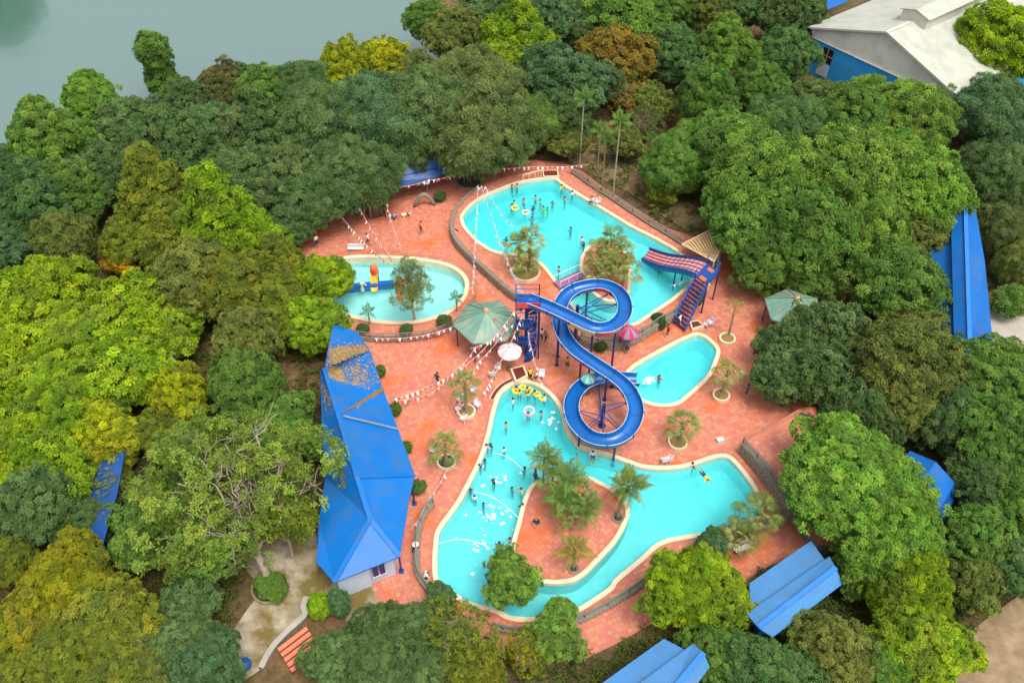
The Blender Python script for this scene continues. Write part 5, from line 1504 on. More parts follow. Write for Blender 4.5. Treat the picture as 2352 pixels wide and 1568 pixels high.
TREES = [
 # lake shore, left to right
 (20,372,48,'dome2','teal','small dark teal tree at the left edge beside the lake'),
 (112,318,86,'dome1','green2','rounded mid green tree on the lake shore near the left edge'),
 (214,232,74,'lobed1','bright','yellow green rounded tree on the shore, highest of the left group'),
 (300,290,70,'dome2','dark2','dark green tree on the shore right of the yellow green rounded one'),
 (362,150,36,'column1','green','tall narrow tree rising alone above the shore into the lake'),
 (425,240,62,'dome1','dark','dark tree right of the tall narrow tree'),
 (517,196,60,'lobed2','brown','brown green bushy tree standing against the lake'),
 (612,205,66,'lobed2','green','mid green tree right of the brown green bushy tree'),
 (700,195,72,'feather1','dark2','dark feathery tree on the shore, middle of the row'),
 (795,160,72,'open1','ylime','tree with yellow lime tips on the shore'),
 (890,140,60,'open2','ylime','pale lime tree at the right end of the shore row'),
 (960,165,46,'feather2','sage','small hazy sage tree at the corner of the lake'),
 # second row
 (62,455,108,'lobed2','blueg','big blue green tree at the left edge below the lake'),
 (170,440,80,'dome1','green','mid green tree behind the blue green one at the left'),
 (150,556,76,'dome2','olive2','brownish rounded tree below the blue green tree at the left edge'),
 (22,560,60,'dome1','teal','dark green tree at the very left edge above the lime trees'),
 (255,400,80,'lobed1','dark','dark tree in front of the shore group, left of the yellow cone'),
 (385,345,92,'dome2','dark','dark dense tree behind the yellow green cones'),
 (485,305,78,'dome1','dark2','dark dense tree left of the feathery banyan'),
 (590,305,88,'lobed2','dark','dark lobed tree in the middle of the second row'),
 (560,420,96,'dome1','dark','black green round tree right of the yellow green cones'),
 (662,420,88,'dome2','dark2','black green tree above the left end of the deck'),
 (664,520,58,'dome1','dark2','dark bush like tree at the left end of the upper deck'),
 (735,305,104,'feather2','dark2','dark feathery tree left of the big banyan'),
 (735,440,84,'feather1','dark','shaded feathery tree overhanging the benches'),
 (868,265,120,'feather1','teal','large dark teal feathery tree above the blue shelter'),
 (812,402,94,'feather2','dark2','drooping feathery tree with aerial roots by the blue shelter'),
 (985,270,110,'feather2','dark2','dark feathery tree right of the large teal one'),
 (950,340,70,'feather1','dark2','low feathery tree just above the blue shelter'),
 (1085,200,104,'feather1','sage','pale sage feathery tree in the centre top'),
 (1118,300,104,'feather2','sage','large pale sage drooping tree above the far end of the upper pool'),
 (1215,280,70,'feather1','green','mid green feathery tree right of the sage one'),
 (1295,190,96,'dome1','teal','dark blue green tree behind the upper pool'),
 (1290,270,58,'dome2','dark','dark tree low behind the far end of the upper pool'),
 # top row
 (985,50,58,'dome2','green','green tree at the top edge beside the lake'),
 (1042,75,66,'dome1','olive2','brown green tree at the top right of the lake'),
 (1115,45,70,'lobed2','dark2','dark tree at the top edge left of the bright lime one'),
 (1150,5,50,'dome1','rust','rusty green tree peeking in at the top edge'),
 (1190,90,84,'open1','lime2','bright lime open tree near the top centre'),
 (1165,150,70,'open2','lime2','lower lime branches tree below the bright lime one'),
 (1262,45,72,'dome2','teal','dark teal tree at the top edge in the middle'),
 (1330,60,60,'dome1','dark2','dark tree at the top edge left of the pale green crown'),
 (1415,40,86,'open2','green2','pale green spreading tree at the top edge'),
 (1505,20,66,'dome1','green','green tree at the top edge right of the pale one'),
 (1425,135,86,'open1','rust','orange brown autumn tree behind the upper pool'),
 (1370,175,56,'open2','olive2','faded olive tree left of the orange brown one'),
 (1545,130,66,'dome2','blueg','round blue green tree right of the orange brown tree'),
 (1490,70,48,'dome1','green','green tree between the autumn tree and the top edge'),
 (1622,25,68,'dome2','olive2','dark olive tree at the top edge, centre right'),
 (1710,15,66,'lobed1','dark2','dark tree at the top edge above the lime round one'),
 (1825,40,74,'dome1','dark2','dark tree at the top edge left of the warehouse'),
 (1668,115,72,'dome1','green2','rounded light green tree in the upper right, leftmost of two'),
 (1806,128,70,'dome2','blueg','rounded soft green tree just left of the warehouse'),
 (1625,225,78,'dome1','green','speckled green round tree above the big canopy'),
 (1745,200,60,'dome2','green','round green tree in the dip above the big canopy'),
 (1868,222,50,'dome1','sage','greyish tree in front of the blue warehouse wall'),
 (1330,235,44,'open1','green','bright palm like bush behind the tall thin trunks'),
 (1500,235,50,'open2','olive2','olive bush below the autumn tree'),
 (1440,330,44,'open1','olive2','olive bush tree among the thin palms on the dry slope'),
 (1310,330,40,'open2','olive2','thin bush tree behind the far end of the upper pool'),
 (1520,440,36,'open1','olive','yellowish bush tree on the dry slope above the bamboo canopy'),
 (255,1120,56,'bare1','olive','nearly bare tree in front of the blue tarpaulin at the left'),
 (262,1055,56,'open2','ylime','yellow lime tree overhanging the upper end of the blue tarpaulin'),
 (205,1225,50,'open1','dark2','dark open tree over the lower end of the blue tarpaulin'),
 (1990,228,66,'lobed1','green2','leafy crown in front of the blue warehouse wall'),
 # big canopy on the right
 (1955,285,96,'lobed1','green','upper lobe of the great canopy, nearest the warehouse wall'),
 (2088,272,120,'canopy1','green2','right upper part of the great canopy below the warehouse roof'),
 (1800,300,104,'feather1','blueg','soft blue green feathery crown at the upper left of the great canopy'),
 (1660,350,108,'canopy2','green','left crown of the great canopy beside the dry slope'),
 (1555,375,76,'feather2','green','small feathery crown at the left end of the great canopy'),
 (1770,420,150,'canopy1','green2','middle crown of the great canopy'),
 (1940,420,160,'canopy2','green2','largest central crown of the great canopy'),
 (2080,420,130,'canopy1','bright','light green right crown of the great canopy'),
 (1720,510,96,'lobed1','green','lower left crown of the great canopy behind the bamboo canopy'),
 (1850,540,130,'canopy2','green','low front crown of the great canopy above the hexagonal pavilion'),
 (2000,555,112,'lobed1','green2','low right crown of the great canopy'),
 (1760,600,72,'lobed2','green','small front crown drooping over the right deck'),
 (1865,635,60,'dome1','green','small crown touching the hidden pavilion roof'),
 (2120,545,60,'dome2','olive2','brownish crown at the top of the long blue roof'),
 (2055,655,106,'lobed1','green','rounded green tree left of the long blue roof'),
 # right side
 (2290,100,108,'dome1','lime','big yellow lime tree in the top right corner'),
 (2345,40,70,'dome2','lime2','lime tree cut by the top right corner'),
 (2282,255,86,'feather1','teal','dark teal feathery tree below the lime tree on the right edge'),
 (2300,410,84,'feather2','dark2','dark tree on the right edge above the long blue roof'),
 (2240,370,50,'dome1','dark2','small dark tree in the gap right of the great canopy'),
 (2310,530,62,'feather1','sage','greyish feathery tree overhanging the long blue roof'),
 (2330,610,50,'feather2','olive2','olive feathery tree on the right edge beside the long blue roof'),
 (2325,690,40,'small1','green','low green bushes tree beside the concrete yard'),
 (1805,790,66,'open1','dark2','thin dark tree with gaps in front of the right deck, upper part'),
 (1795,860,72,'open2','dark2','thin dark tree with red deck showing through it'),
 (1915,770,86,'open1','dark2','dark glossy tree right of the hexagonal pavilion'),
 (1880,860,84,'open2','dark','dark open tree leaning over the right deck'),
 (2082,830,116,'dome1','olive2','big brownish olive round tree on the right'),
 (2075,930,84,'dome2','olive2','lower olive round tree below the big brownish one'),
 (1990,950,66,'dome1','dark2','dark tree behind the right end of the deck'),
 (1920,945,42,'dome2','teal','small dark teal tree beside the planter on the right deck'),
 (2262,870,112,'canopy1','green','green tree at the right edge below the yard'),
 (2180,960,80,'lobed1','dark2','dark tree right of the olive round tree'),
 (2300,1010,112,'big2','green','large green tree on the right edge, middle'),
 (2266,1120,80,'dome1','dark2','dark green tree right of the small blue shed'),
 (2320,1160,90,'lobed1','green','green tree on the right edge below the middle'),
 (2245,1230,86,'dome2','green','green tree above the dirt road'),
 (2330,1290,74,'dome1','dark2','dark tree at the right edge next to the dirt road'),
 (2235,1345,72,'open1','olive2','straggly olive tree beside the dirt road'),
 (2036,985,54,'dome1','dark','black green tree left of the small blue shed'),
 (1952,1105,148,'big1','bright','large bright green rounded tree right of the lower pool'),
 (2040,1228,124,'big2','bright','bright green crown joined below the large rounded tree'),
 (2090,1360,112,'big1','lime2','yellowish green tree at the lower right'),
 (2110,1490,100,'dome2','lime2','yellow green tree at the bottom edge near the dirt road'),
 (1960,1330,56,'dome1','green','green tree over the right end of the stepped blue roof'),
 (1925,1505,94,'dome2','olive2','brownish olive tree at the bottom edge, right of centre'),
 (2010,1540,80,'dome1','green','green tree at the bottom edge between the olive and lime ones'),
 (1762,1548,98,'dome1','blueg','dark blue green tree at the bottom edge below the stepped roof'),
 (1660,1500,70,'dome2','green','green tree at the bottom edge between the two stepped roofs'),
 (1600,1355,112,'big1','lime2','lime green tree overhanging the lower right pool edge'),
 (1635,1250,38,'small2','teal','small blue green tree behind the lime tree at the pool edge'),
 # bottom
 (1176,1332,74,'open1','green2','round green tree leaning over the bottom of the lower pool'),
 (1270,1465,62,'open2','green2','dense green tree at the bottom, right of the round one'),
 (1290,1402,34,'small1','green2','small green tree at the pool edge below the island'),
 (1062,1470,84,'bare1','olive','thin yellowing tree at the bottom left of the lower pool'),
 (1090,1540,84,'sparse1','olive','sparse yellow olive tree at the bottom edge'),
 (1210,1500,54,'bare1','gold','thin golden tree between the two green trees at the bottom'),
 (1015,1370,34,'small2','teal','small dark bush tree at the bottom left corner of the lower pool'),
 (960,1440,62,'dome1','dark2','dark green tree at the bottom of the left deck'),
 (880,1450,70,'dome2','dark','dark green tree below the blue roofed house'),
 (870,1530,86,'dome1','dark2','dark green tree at the bottom edge, left of centre'),
 (770,1510,66,'dome2','dark2','dark tree right of the orange steps'),
 (985,1545,66,'lobed1','dark2','dark tree at the bottom edge beside the sparse yellow tree'),
 (775,1375,34,'cone1','teal','small dark conical tree at the corner of the blue roofed house'),
 (735,1392,30,'small1','lime2','small bright lime bush tree beside the curved path wall'),
 (480,1545,84,'dome1','teal','dark teal tree at the bottom edge left of the path'),
 (420,1470,70,'dome2','dark2','dark tree between the golden tree and the path'),
 (435,1370,76,'open1','dark2','dark shaded tree below the pale branched tree'),
 (165,1345,120,'big1','gold','big golden olive tree in the bottom left, top crown'),
 (235,1420,100,'dome2','olive','right part of the golden olive trees at the bottom left'),
 (80,1440,104,'dome1','gold','left golden olive tree at the bottom left'),
 (180,1525,120,'big2','olive','golden olive tree cut by the bottom edge'),
 (20,1280,62,'dome1','olive','golden olive tree at the left edge above the bottom group'),
 (25,1530,70,'dome2','olive','olive tree in the bottom left corner'),
 (320,1520,70,'dome1','olive2','dull olive tree at the bottom edge right of the golden ones'),
 # left block
 (80,1165,98,'dome2','dark2','dark tree under the lime trees at the left edge'),
 (190,1190,60,'dome1','dark','black green tree left of the blue tarpaulin'),
 (350,430,84,'cone1','olive','yellow green cone tree in the left block, upper one'),
 (430,395,44,'cone2','ylime','pale tip of a yellow green cone behind the upper one'),
 (495,505,100,'cone1','lime2','lime cone tree in the left block, tallest'),
 (400,530,84,'cone2','olive','olive cone tree in front of the upper yellow cone'),
 (590,545,76,'cone2','lime2','lime cone tree right of the tallest one'),
 (640,600,60,'cone1','olive','olive cone tree at the left end of the deck'),
 (290,560,60,'dome1','olive','olive rounded tree left of the cones'),
 (275,592,42,'open1','orange','small orange leaved tree among the lime trees'),
 (450,640,92,'dome2','olive2','dull olive tree below the lime cones'),
 (560,670,104,'dome1','olive','dark olive tree in the middle of the left block'),
 (640,700,84,'dome2','olive','olive tree left of the bright lime rounded pair'),
 (570,780,84,'dome1','olive2','shaded olive tree in the middle of the left block, low'),
 (752,640,66,'dome1','lime','bright lime rounded tree beside the paddling pool'),
 (716,745,72,'dome2','lime2','lime rounded tree above the blue house roof'),
 (140,665,100,'open1','lime','bright lime spreading tree at the left, upper'),
 (40,700,90,'open2','lime','bright lime spreading tree on the left edge, upper'),
 (300,715,104,'open2','lime','bright lime spreading tree in the middle of the left block'),
 (180,790,110,'canopy2','lime2','lime tree in the centre of the lime group'),
 (55,835,104,'open1','lime','lime tree on the left edge, middle'),
 (390,770,70,'open1','lime2','lime tree around the scrap of blue tarpaulin'),
 (290,860,100,'open2','lime2','lime tree below the centre of the lime group'),
 (410,900,78,'open1','ylime','yellowing lime tree left of the green dome'),
 (140,930,110,'canopy1','lime2','broad lime tree at the left, lower middle'),
 (35,990,90,'open2','lime','lime tree on the left edge, lower'),
 (240,985,84,'open1','ylime','yellow lime tree above the blue tarpaulin gap'),
 (110,1070,94,'open2','lime2','lowest broad lime tree at the left'),
 (20,1110,66,'open1','ylime','yellow lime tree on the left edge, lowest'),
 (370,1000,60,'open2','olive','thin olive tree above the pale branched tree'),
 (565,890,92,'dome1','green','green domed tree left of the blue house roof'),
 (660,960,66,'open1','green','green open tree touching the blue house roof'),
 (735,1020,44,'dome2','green2','small green crown lying over the blue house roof'),
 (390,1170,96,'open2','green','green tree on the left of the pale branched tree'),
 (330,1250,70,'dome1','green','green tree right of the blue tarpaulin, low'),
 (620,1000,70,'open2','green2','green open crown behind the pale branched tree'),
 (450,1030,84,'open1','green2','light green open crown at the upper left of the pale branched tree'),
]
for row in TREES: tree(*row)
def roots(label, px, py, n, rr, hh):
    rs = random.Random(n); c = G(px, py); t = thing('banyan_trunk', label, 'tree', c, 0, 'trees around the pools')
    mb = MB(); mb.tube([(0, 0, -.1), (.1, 0, hh * .5), (0, .1, hh)], [rr * .55, rr * .35, rr * .3], 10); mb.build('trunk', 'bark', t, world=False, smooth=True)
    for i in range(n):
        a = rs.uniform(0, 6.28); r = rr * rs.uniform(.4, 1.1); p = Vector((math.cos(a) * r, math.sin(a) * r * .8, 0))
        mb = MB(); mb.tube([p - Vector((0, 0, .1)), p * .85 + Vector((rs.uniform(-.1, .1), 0, hh * .5)), p * .6 + Vector((0, 0, hh))], [rs.uniform(.04, .1)] * 3, 6); mb.build('aerial_root', 'bark_pale' if i % 2 else 'bark', t, world=False, smooth=True)
roots('banyan trunk with hanging aerial roots beside the blue shelter', 862, 492, 22, 1.3, 5.0)
roots('old banyan trunk in the dark pit at the far left of the upper pool', 1078, 418, 9, .7, 5.5)
# the pale branched tree: its trunk stands in the round bed on the path and leans away from it
def special():
    rs = random.Random(4); base = G(618, 1342, .1); cc = G(528, 1120, 7.2); off = cc - base
    t = thing('tree', 'large sparse tree with pale spreading branches beside the blue roofed house', 'tree', (base.x, base.y, 0), 0, 'trees around the pools')
    cm, lb = crown('sparse', 5.8, 3.8, 55, 6, .27, .13, 6, 1.7, .72)
    cr = child('crown', cm, t, (off.x, off.y, 7.2)); cr.color = (0.20, 0.30, 0.04, 1)
    mb = MB(); fork = Vector((off.x * .22, off.y * .22, 2.9))
    mb.tube([(0, 0, -.2), (0, 0, .1), fork * .5 + Vector((.1, 0, 0)), fork], [.42, .32, .26, .24], 9)
    for i in range(len(lb)):
        if i % 2 and i > 8: continue
        x, y, z_, r = lb[i]; e = Vector((off.x + x, off.y + y, 7.2 + z_)); st = fork.lerp(Vector((off.x * .5, off.y * .5, 4.6)), rs.uniform(0, .8))
        if x * x + y * y > 30 and z_ < 1 and i % 3: st = fork
        pts = limb(mb, st, st.lerp(e, 1.04), .13, .035, rs, 8, .14)
        for _ in range(5):
            p = pts[rs.randrange(3, len(pts))]; q = p + Vector((rs.uniform(-1, 1), rs.uniform(-1, 1), rs.uniform(-.1, .9))) * 2.0
            p2 = limb(mb, p, q, .05, .015, rs, 4, .2, 4)
            limb(mb, p2[2], p2[2] + Vector((rs.uniform(-1, 1), rs.uniform(-1, 1), rs.uniform(-.1, .9))) * 1.2, .03, .01, rs, 3, .2, 4)
    mb.build('trunk', 'bark_pale', t, world=False, smooth=True)
special()
tree(500,1230,92,'sparse1','green2','lower sparse branches tree left of the round bed on the path', zc=5.0)
tree(640,1180,72,'sparse1','olive','thin leafed tree leaning against the blue house roof', zc=5.5)
tree(1475,285,52,'bare1','brown','leafless brown tree behind the dry slope')
tree(1445,220,46,'bare1','rust','nearly bare rusty tree above the dry slope')
# trees on the far bank, mirrored in the corner of the lake
for i, (px, py) in enumerate(((-300,-150),(-190,-170),(-90,-190),(-420,-120))):
    tree(px, py, 85, ('dome1','lobed1','dome2','lobed2')[i], 'dark2', ('far bank tree beyond the lake, second from the left','far bank tree beyond the lake, third from the left','far bank tree beyond the lake, rightmost','far bank tree beyond the lake, leftmost')[i])

# low undergrowth
def undergrowth():
    rs = np.random.RandomState(77)
    P = []
    for _ in range(9):
        px = rs.uniform(-60, 2420, 1500); py = rs.uniform(80, 1600, 1500)
        P += [tuple(G(a, b).xy) for a, b in zip(px, py)]
    P = np.array(P)
    ok = ~inside(P, lake_poly) & (dist_poly(P, SHORE, False) > 1.0)
    for poly in (DECK,): ok &= ~inside(P, poly) & (dist_poly(P, poly) > .5)
    for poly in ([(q.x, q.y) for q in gp([(2150,1600),(2170,1500),(2230,1430),(2300,1380),(2450,1290),(2600,1700)])], [(q.x, q.y) for q in gp([(500,1600),(520,1440),(560,1280),(730,1190),(880,1330),(880,1480),(700,1600)])], [(q.x, q.y) for q in gp([(2265,705),(2500,690),(2500,800),(2265,800)])]):
        ok &= ~inside(P, poly)
    P = P[ok]
    k = 5
    C = np.repeat(P, k, 0) + rs.normal(size=(len(P) * k, 2)) * .35
    Cz = rs.uniform(.03, .5, len(C))
    C = np.column_stack([C, Cz]); Nn = unit(rs.normal(size=(len(C), 3)) * .5 + np.array([0, 0, 1]))
    V, F, av = sprigs(C, Nn, rs, .34, .13, 4)
    o = link(bpy.data.objects.new('undergrowth', np_mesh('undergrowth', V, F, ms('leaf'), av)))
    o.color = (0.085, 0.105, 0.022, 1)
    tag(o, 'low weeds and seedlings on the ground between the trees', 'undergrowth', kind='stuff')
undergrowth()

# ------------------------------------------------------------------ palms
def fan_frond(seed, n=15, pet=1.05, blade=.60, droop=.5):
    rs = random.Random(seed); mb = MB()
    # petiole rises and arches, the blade is a pleated fan at its end; along +Y
    pts = [Vector((0, pet * t, .30 * pet * math.sin(t * 2.2) - droop * .25 * t * t)) for t in (0, .25, .5, .75, 1)]
    mb.tube(pts, [.03, .025, .022, .02, .016], 5)
    e = pts[-1]; dirz = -droop * .5
    for k in range(n):
        a = (k / (n - 1) - .5) * R(250); L = blade * (1 - .18 * abs(a) / 2.2) * rs.uniform(.88, 1.08)
        d = Vector((math.sin(a), math.cos(a), 0)); s = Vector((d.y, -d.x, 0))
        b = e + d * L * .55 + Vector((0, 0, dirz * L * .25 * (1 if math.cos(a) > 0 else .4)))
        tip = e + d * L + Vector((0, 0, dirz * L * .9 - .22 * L))
        wv = L * .062
        mb.add([e, b + s * wv - Vector((0, 0, .02)), b + Vector((0, 0, .025)), b - s * wv - Vector((0, 0, .02)), tip], [(0, 1, 2), (0, 2, 3), (1, 4, 2), (2, 4, 3)])
    return mb.mesh('frond', ms('frond'))
def feather_frond(seed, L=1.9, droop=.9, n=20, lw=.5):
    rs = random.Random(seed); mb = MB()
    pts = []
    for i in range(9):
        t = i / 8; pts.append(Vector((0, L * t * (1 - .12 * t), L * (.55 * t - droop * .75 * t * t))))
    mb.tube(pts, [.028 * (1 - .8 * i / 8) + .004 for i in range(9)], 5)
    for i in range(n):
        t = .14 + .86 * (i + .5) / n; f = t * 8; j = min(int(f), 7); p = pts[j].lerp(pts[j+1], f - j); tg = (pts[j+1] - pts[j]).normalized()
        ll = lw * math.sin(min(1, t * 1.15 + .12) * math.pi) ** .6 * rs.uniform(.85, 1.1) + .1
        for s_ in (-1, 1):
            d = (Vector((s_, 0, -.25)) + tg * .75).normalized(); sd_ = tg * .035
            m_ = p + d * ll * .5 + Vector((0, 0, .02)); tip = p + d * ll - Vector((0, 0, ll * .28))
            mb.add([p - sd_ * .6, m_ - sd_, tip, m_ + sd_], [(0, 1, 2, 3)])
    return mb.mesh('frond', ms('frond'))
FAN = [fan_frond(50 + i, droop=dr) for i, dr in enumerate((.2, .5, .8))]
FEA = [feather_frond(60 + i, droop=dr) for i, dr in enumerate((.6, .9, 1.2))]
PM = random.Random(31)
def palm(label, px, py, z0, h, kind='fan', nf=18, s=1.0, col=(0.13, 0.20, 0.03), lean=(0, 0), group='palms', r=.13, trunkm='palm_trunk', base_z=None):
    c = G(px, py, z0); t = thing('palm_tree', label, 'palm', (c.x, c.y, z0), 0, group)
    top = Vector((lean[0], lean[1], h))
    pts = [Vector((0, 0, -.1)), Vector((lean[0] * .12, lean[1] * .12, h * .3)), Vector((lean[0] * .45, lean[1] * .45, h * .65)), top]
    mb = MB(); mb.tube(crom(pts, 4, False), [r * (1.25 - .35 * i / 12) * (1.06 if i % 2 else 1) for i in range(13)], 9)
    for i in range(max(3, int(h / .22))):
        f = (i + .5) / max(3, int(h / .22)); p = Vector((lean[0] * f ** 1.6, lean[1] * f ** 1.6, h * f)); mb.lathe(p, [(r * 1.05, -.03), (r * 1.18, 0), (r * 1.02, .03)], 9)
    mb.build('trunk', trunkm, t, world=False, smooth=True)
    for k in range(nf):
        az = k * 2.39996 + PM.uniform(-.2, .2)
        f = (k + .5) / nf                       # inner fronds stand up, outer ones hang
        if kind == 'fan':
            me = FAN[0 if f < .35 else (1 if f < .75 else 2)]; el = R(68 - 92 * f)
        else:
            me = FEA[0 if f < .4 else (1 if f < .75 else 2)]; el = R(50 - 60 * f)
        o = child('frond', me, t, top + Vector((0, 0, -.05)), (el, PM.uniform(-.25, .25), az), [s * PM.uniform(.82, 1.12)] * 3)
        g = PM.uniform(.8, 1.2); y_ = PM.random()
        cc = col if not (f > .85 and y_ > .55) else (0.30, 0.21, 0.05)
        o.color = (cc[0] * g * PM.uniform(.9, 1.15), cc[1] * g, cc[2] * g, 1)
    return t
def planter(label, px, py, z0, r, soil='soil', h=.32, group='round cream planters', rim='coping'):
    c = G(px, py, z0 + h); t = thing('round_planter', label, 'planter', (c.x, c.y, z0), 0, group)
    mb = MB(); mb.lathe((0, 0, 0), [(r, -.05), (r, h - .04), (r - .02, h), (r - .16, h), (r - .18, h - .04), (r - .18, h - .2)], 28)
    mb.build('rim', rim, t, world=False)
    rs = random.Random(int(px)); mb = MB()
    ring = [(Vector(((r - .17) * k / 4 * math.cos(a), (r - .17) * k / 4 * math.sin(a), h - .1 + .09 * (1 - k / 4) + rs.uniform(-.02, .02)))) for k in range(1, 5) for a in [2 * math.pi * j / 16 for j in range(16)]]
    mb.add([Vector((0, 0, h))] + ring, [(0, 1 + j, 1 + (j + 1) % 16) for j in range(16)] + [(1 + (k - 1) * 16 + j, 1 + k * 16 + j, 1 + k * 16 + (j + 1) % 16, 1 + (k - 1) * 16 + (j + 1) % 16) for k in range(1, 4) for j in range(16)])
    mb.build('soil', soil, t, world=False, smooth=True)
    return c

FANC = (0.27, 0.28, 0.075); FANG = (0.20, 0.27, 0.06)
planter('round cream planter nearest the blue house eave, with a tall fan palm', 1071, 942, 0, .80)
palm('tall fan palm in the round planter between house and pool head', 1071, 944, .2, 3.1, nf=18, s=.98, col=FANG)
planter('round planter at the left edge of the lower pool, full of leaves', 1025, 1058, 0, .80, 'dark_soil')
palm('bushy fan palm in the planter left of the lower pool', 1025, 1062, .2, 1.7, nf=18, s=1.1, col=FANG)
planter('round planter on the deck above the right arm of the lower pool', 1557, 1013, 0, .82)
palm('fan palm in the planter above the right arm of the lower pool', 1562, 1010, .2, 1.8, nf=20, s=1.05, col=FANG)
planter('round planter below the middle pool on the right', 1657, 905, 0, .76)
palm('loose fan palm in the planter right of the middle pool', 1660, 900, .2, 2.2, nf=20, s=1.02, col=FANC)
planter('round planter with brown soil at the upper right of the middle pool', 1671, 775, 0, .76)
palm('thin palm with few yellow leaves above the middle pool planter', 1674, 768, .2, 3.3, nf=8, s=.7, col=(0.22, 0.24, 0.03), r=.09)
planter('wide round planter by the stair tower at the upper pool', 1207, 622, ZT, 1.45)
palm('dense fan palm on the left of the wide planter by the upper pool', 1192, 618, ZT + .2, 2.6, nf=18, s=1.2, col=FANC)
palm('dense fan palm on the right of the wide planter by the upper pool', 1216, 610, ZT + .2, 2.9, nf=18, s=1.2, col=FANC)
palm('short fan palm in front of the wide planter by the upper pool', 1208, 630, ZT + .2, 1.3, nf=20, s=1.1, col=FANC)
for i, (px, py, h, lb) in enumerate(((1375,640,2.9,'left'), (1420,640,3.1,'right'), (1398,620,3.4,'rear'), (1398,660,2.3,'front'), (1432,655,1.8,'low right'), (1368,655,1.6,'low left'))):
    palm('dense fan palm on the small palm island, %s one' % lb, px, py, ZT, h, nf=17, s=1.2, col=FANC if i % 2 else FANG)
for i, (px, py, h, lb) in enumerate(((1290,1195,2.6,'left'), (1325,1190,2.9,'right'), (1305,1165,3.4,'rear'), (1312,1215,2.0,'front'), (1345,1205,1.7,'low right'), (1275,1160,2.4,'far left'))):
    if i in (0, 2, 4): palm('feather palm in the clump on the lower pool island, %s one' % lb, px, py, 0, h + .5, 'feather', 14, 1.0, (0.14, 0.235, 0.04), r=.09)
    else: palm('fan palm in the clump on the lower pool island, %s one' % lb, px, py, 0, h, nf=15, s=1.1, col=(0.15, 0.25, 0.05))
YEL = (0.24, 0.22, 0.025)
palm('yellowing feather palm at the bottom tip of the island', 1317, 1302, 0, 2.2, 'feather', 12, .95, (0.25, 0.21, 0.02), r=.1)
planter('dark soil ring round the foot of the palm at the island tip', 1317, 1304, 0, .45, 'dark_soil', .12, rim='mortar')
palm('green and gold feather palm at the right shore of the island', 1419, 1185, 0, 3.3, 'feather', 22, 1.15, (0.17, 0.21, 0.03), lean=(.5, .3))
planter('dark soil ring round the foot of the palm at the right of the island', 1419, 1187, 0, .5, 'dark_soil', .12, rim='mortar')
palm('slender tall feather palm at the top of the island', 1247, 1118, 0, 3.6, 'feather', 16, .95, (0.15, 0.19, 0.03), r=.07)
palm('feather palm behind the slender one at the top of the island', 1268, 1122, 0, 2.6, 'feather', 14, .9, (0.17, 0.17, 0.03), r=.08)
palm('large loose fan palm at the right end of the lower pool', 1722, 1235, 0, 2.9, 'fan', 20, 1.3, (0.20, 0.26, 0.06))
palm('lower fan palm beside the large loose one at the right end', 1690, 1262, 0, 1.6, 'fan', 20, 1.2, FANC)
# areca palms behind the upper pool
AR = (0.11, 0.19, 0.03)
palm('very tall thin trunked palm behind the upper pool, leftmost', 1331, 385, 0, 8.6, 'feather', 12, .95, AR, r=.07, trunkm='bark_pale')
palm('tall thin trunked palm behind the upper pool, second from left', 1371, 400, 0, 5.6, 'feather', 12, .9, AR, r=.07, trunkm='palm_trunk')
palm('tall pale trunked palm with orange fruit on the dry slope', 1407, 458, 0, 9.4, 'feather', 12, .95, AR, r=.07, trunkm='bark_pale')
palm('thin palm between the tall ones on the dry slope', 1383, 425, 0, 6.2, 'feather', 10, .85, AR, r=.06)
palm('bright young palm at the edge of the great canopy', 1505, 300, 0, 3.2, 'feather', 9, .8, (0.24, 0.30, 0.02), r=.05)
for px, py, lb in ((1380,480,'low young palm on the dry slope near the rail, left'), (1490,470,'low yellow palm on the dry slope near the rail, middle'), (1510,500,'low yellow palm on the dry slope near the rail, right')):
    palm(lb, px, py - 20, 0, .5, 'feather', 11, .62, (0.24, 0.24, 0.03), r=.06)
for px, py, lb in ((850,745,'small feather palm on the ledge below the paddling pool, left'), (1050,715,'small feather palm on the ledge below the paddling pool, right')):
    palm(lb, px, py, ZK, 1.6, 'feather', 9, .55, (0.07, 0.14, 0.03), r=.06)
# slender tree in front of the paddling pool
tree(942, 640, 48, 'airy1', 'sage', 'slender grey green tree standing before the paddling pool', zc=5.2, name='slender_tree')

# ------------------------------------------------------------------ clipped shrubs and beds
def shrub(label, px, py, z0, r, key='small1', col='dark2', sq=1.0):
    c = G(px, py, z0 + r); cm, tm, R0, zc = PROTO[key]; s = r / R0
    t = thing('shrub', label, 'shrub', (c.x, c.y, z0), TR.uniform(0, 6), 'clipped shrubs on the deck')
    child('stem', tm, t, sc=(s * .6, s * .6, s * .55)); b = child('foliage', cm, t, (0, 0, r * .95), sc=(s, s, s * sq)); b.color = (*PAL[col], 1)
for a in (('round clipped shrub on the deck below the crimson umbrella', 1380, 795, 0, .52), ('tall clipped shrub by the wall right of the crimson umbrella', 1512, 738, 0, .62, 'small2', 'dark2', 1.3),
          ('leafy shrub at the foot of the lane slide', 1601, 683, 0, .6, 'small1', 'dark2', 1.2), ('dark shrub on the ledge below the paddling pool, left', 833, 755, ZK, .5),
          ('dark shrub on the ledge below the slender tree', 933, 757, ZK, .55), ('dark shrub on the ledge beside the green pavilion', 1020, 737, ZK, .6),
          ('round green shrub at the house eave, top one', 872, 852, 0, .5, 'small1', 'green'), ('round green shrub at the house eave, middle one', 908, 940, 0, .5, 'small2', 'green'),
          ('round green shrub at the house eave, third one', 930, 1028, 0, .5, 'small2', 'green'), ('round green shrub at the house eave, lowest', 957, 1118, 0, .62, 'small1', 'green'),
          ('dark shrub beside the white bench above the paddling pool', 1010, 452, 0, .6)):
    shrub(*a)
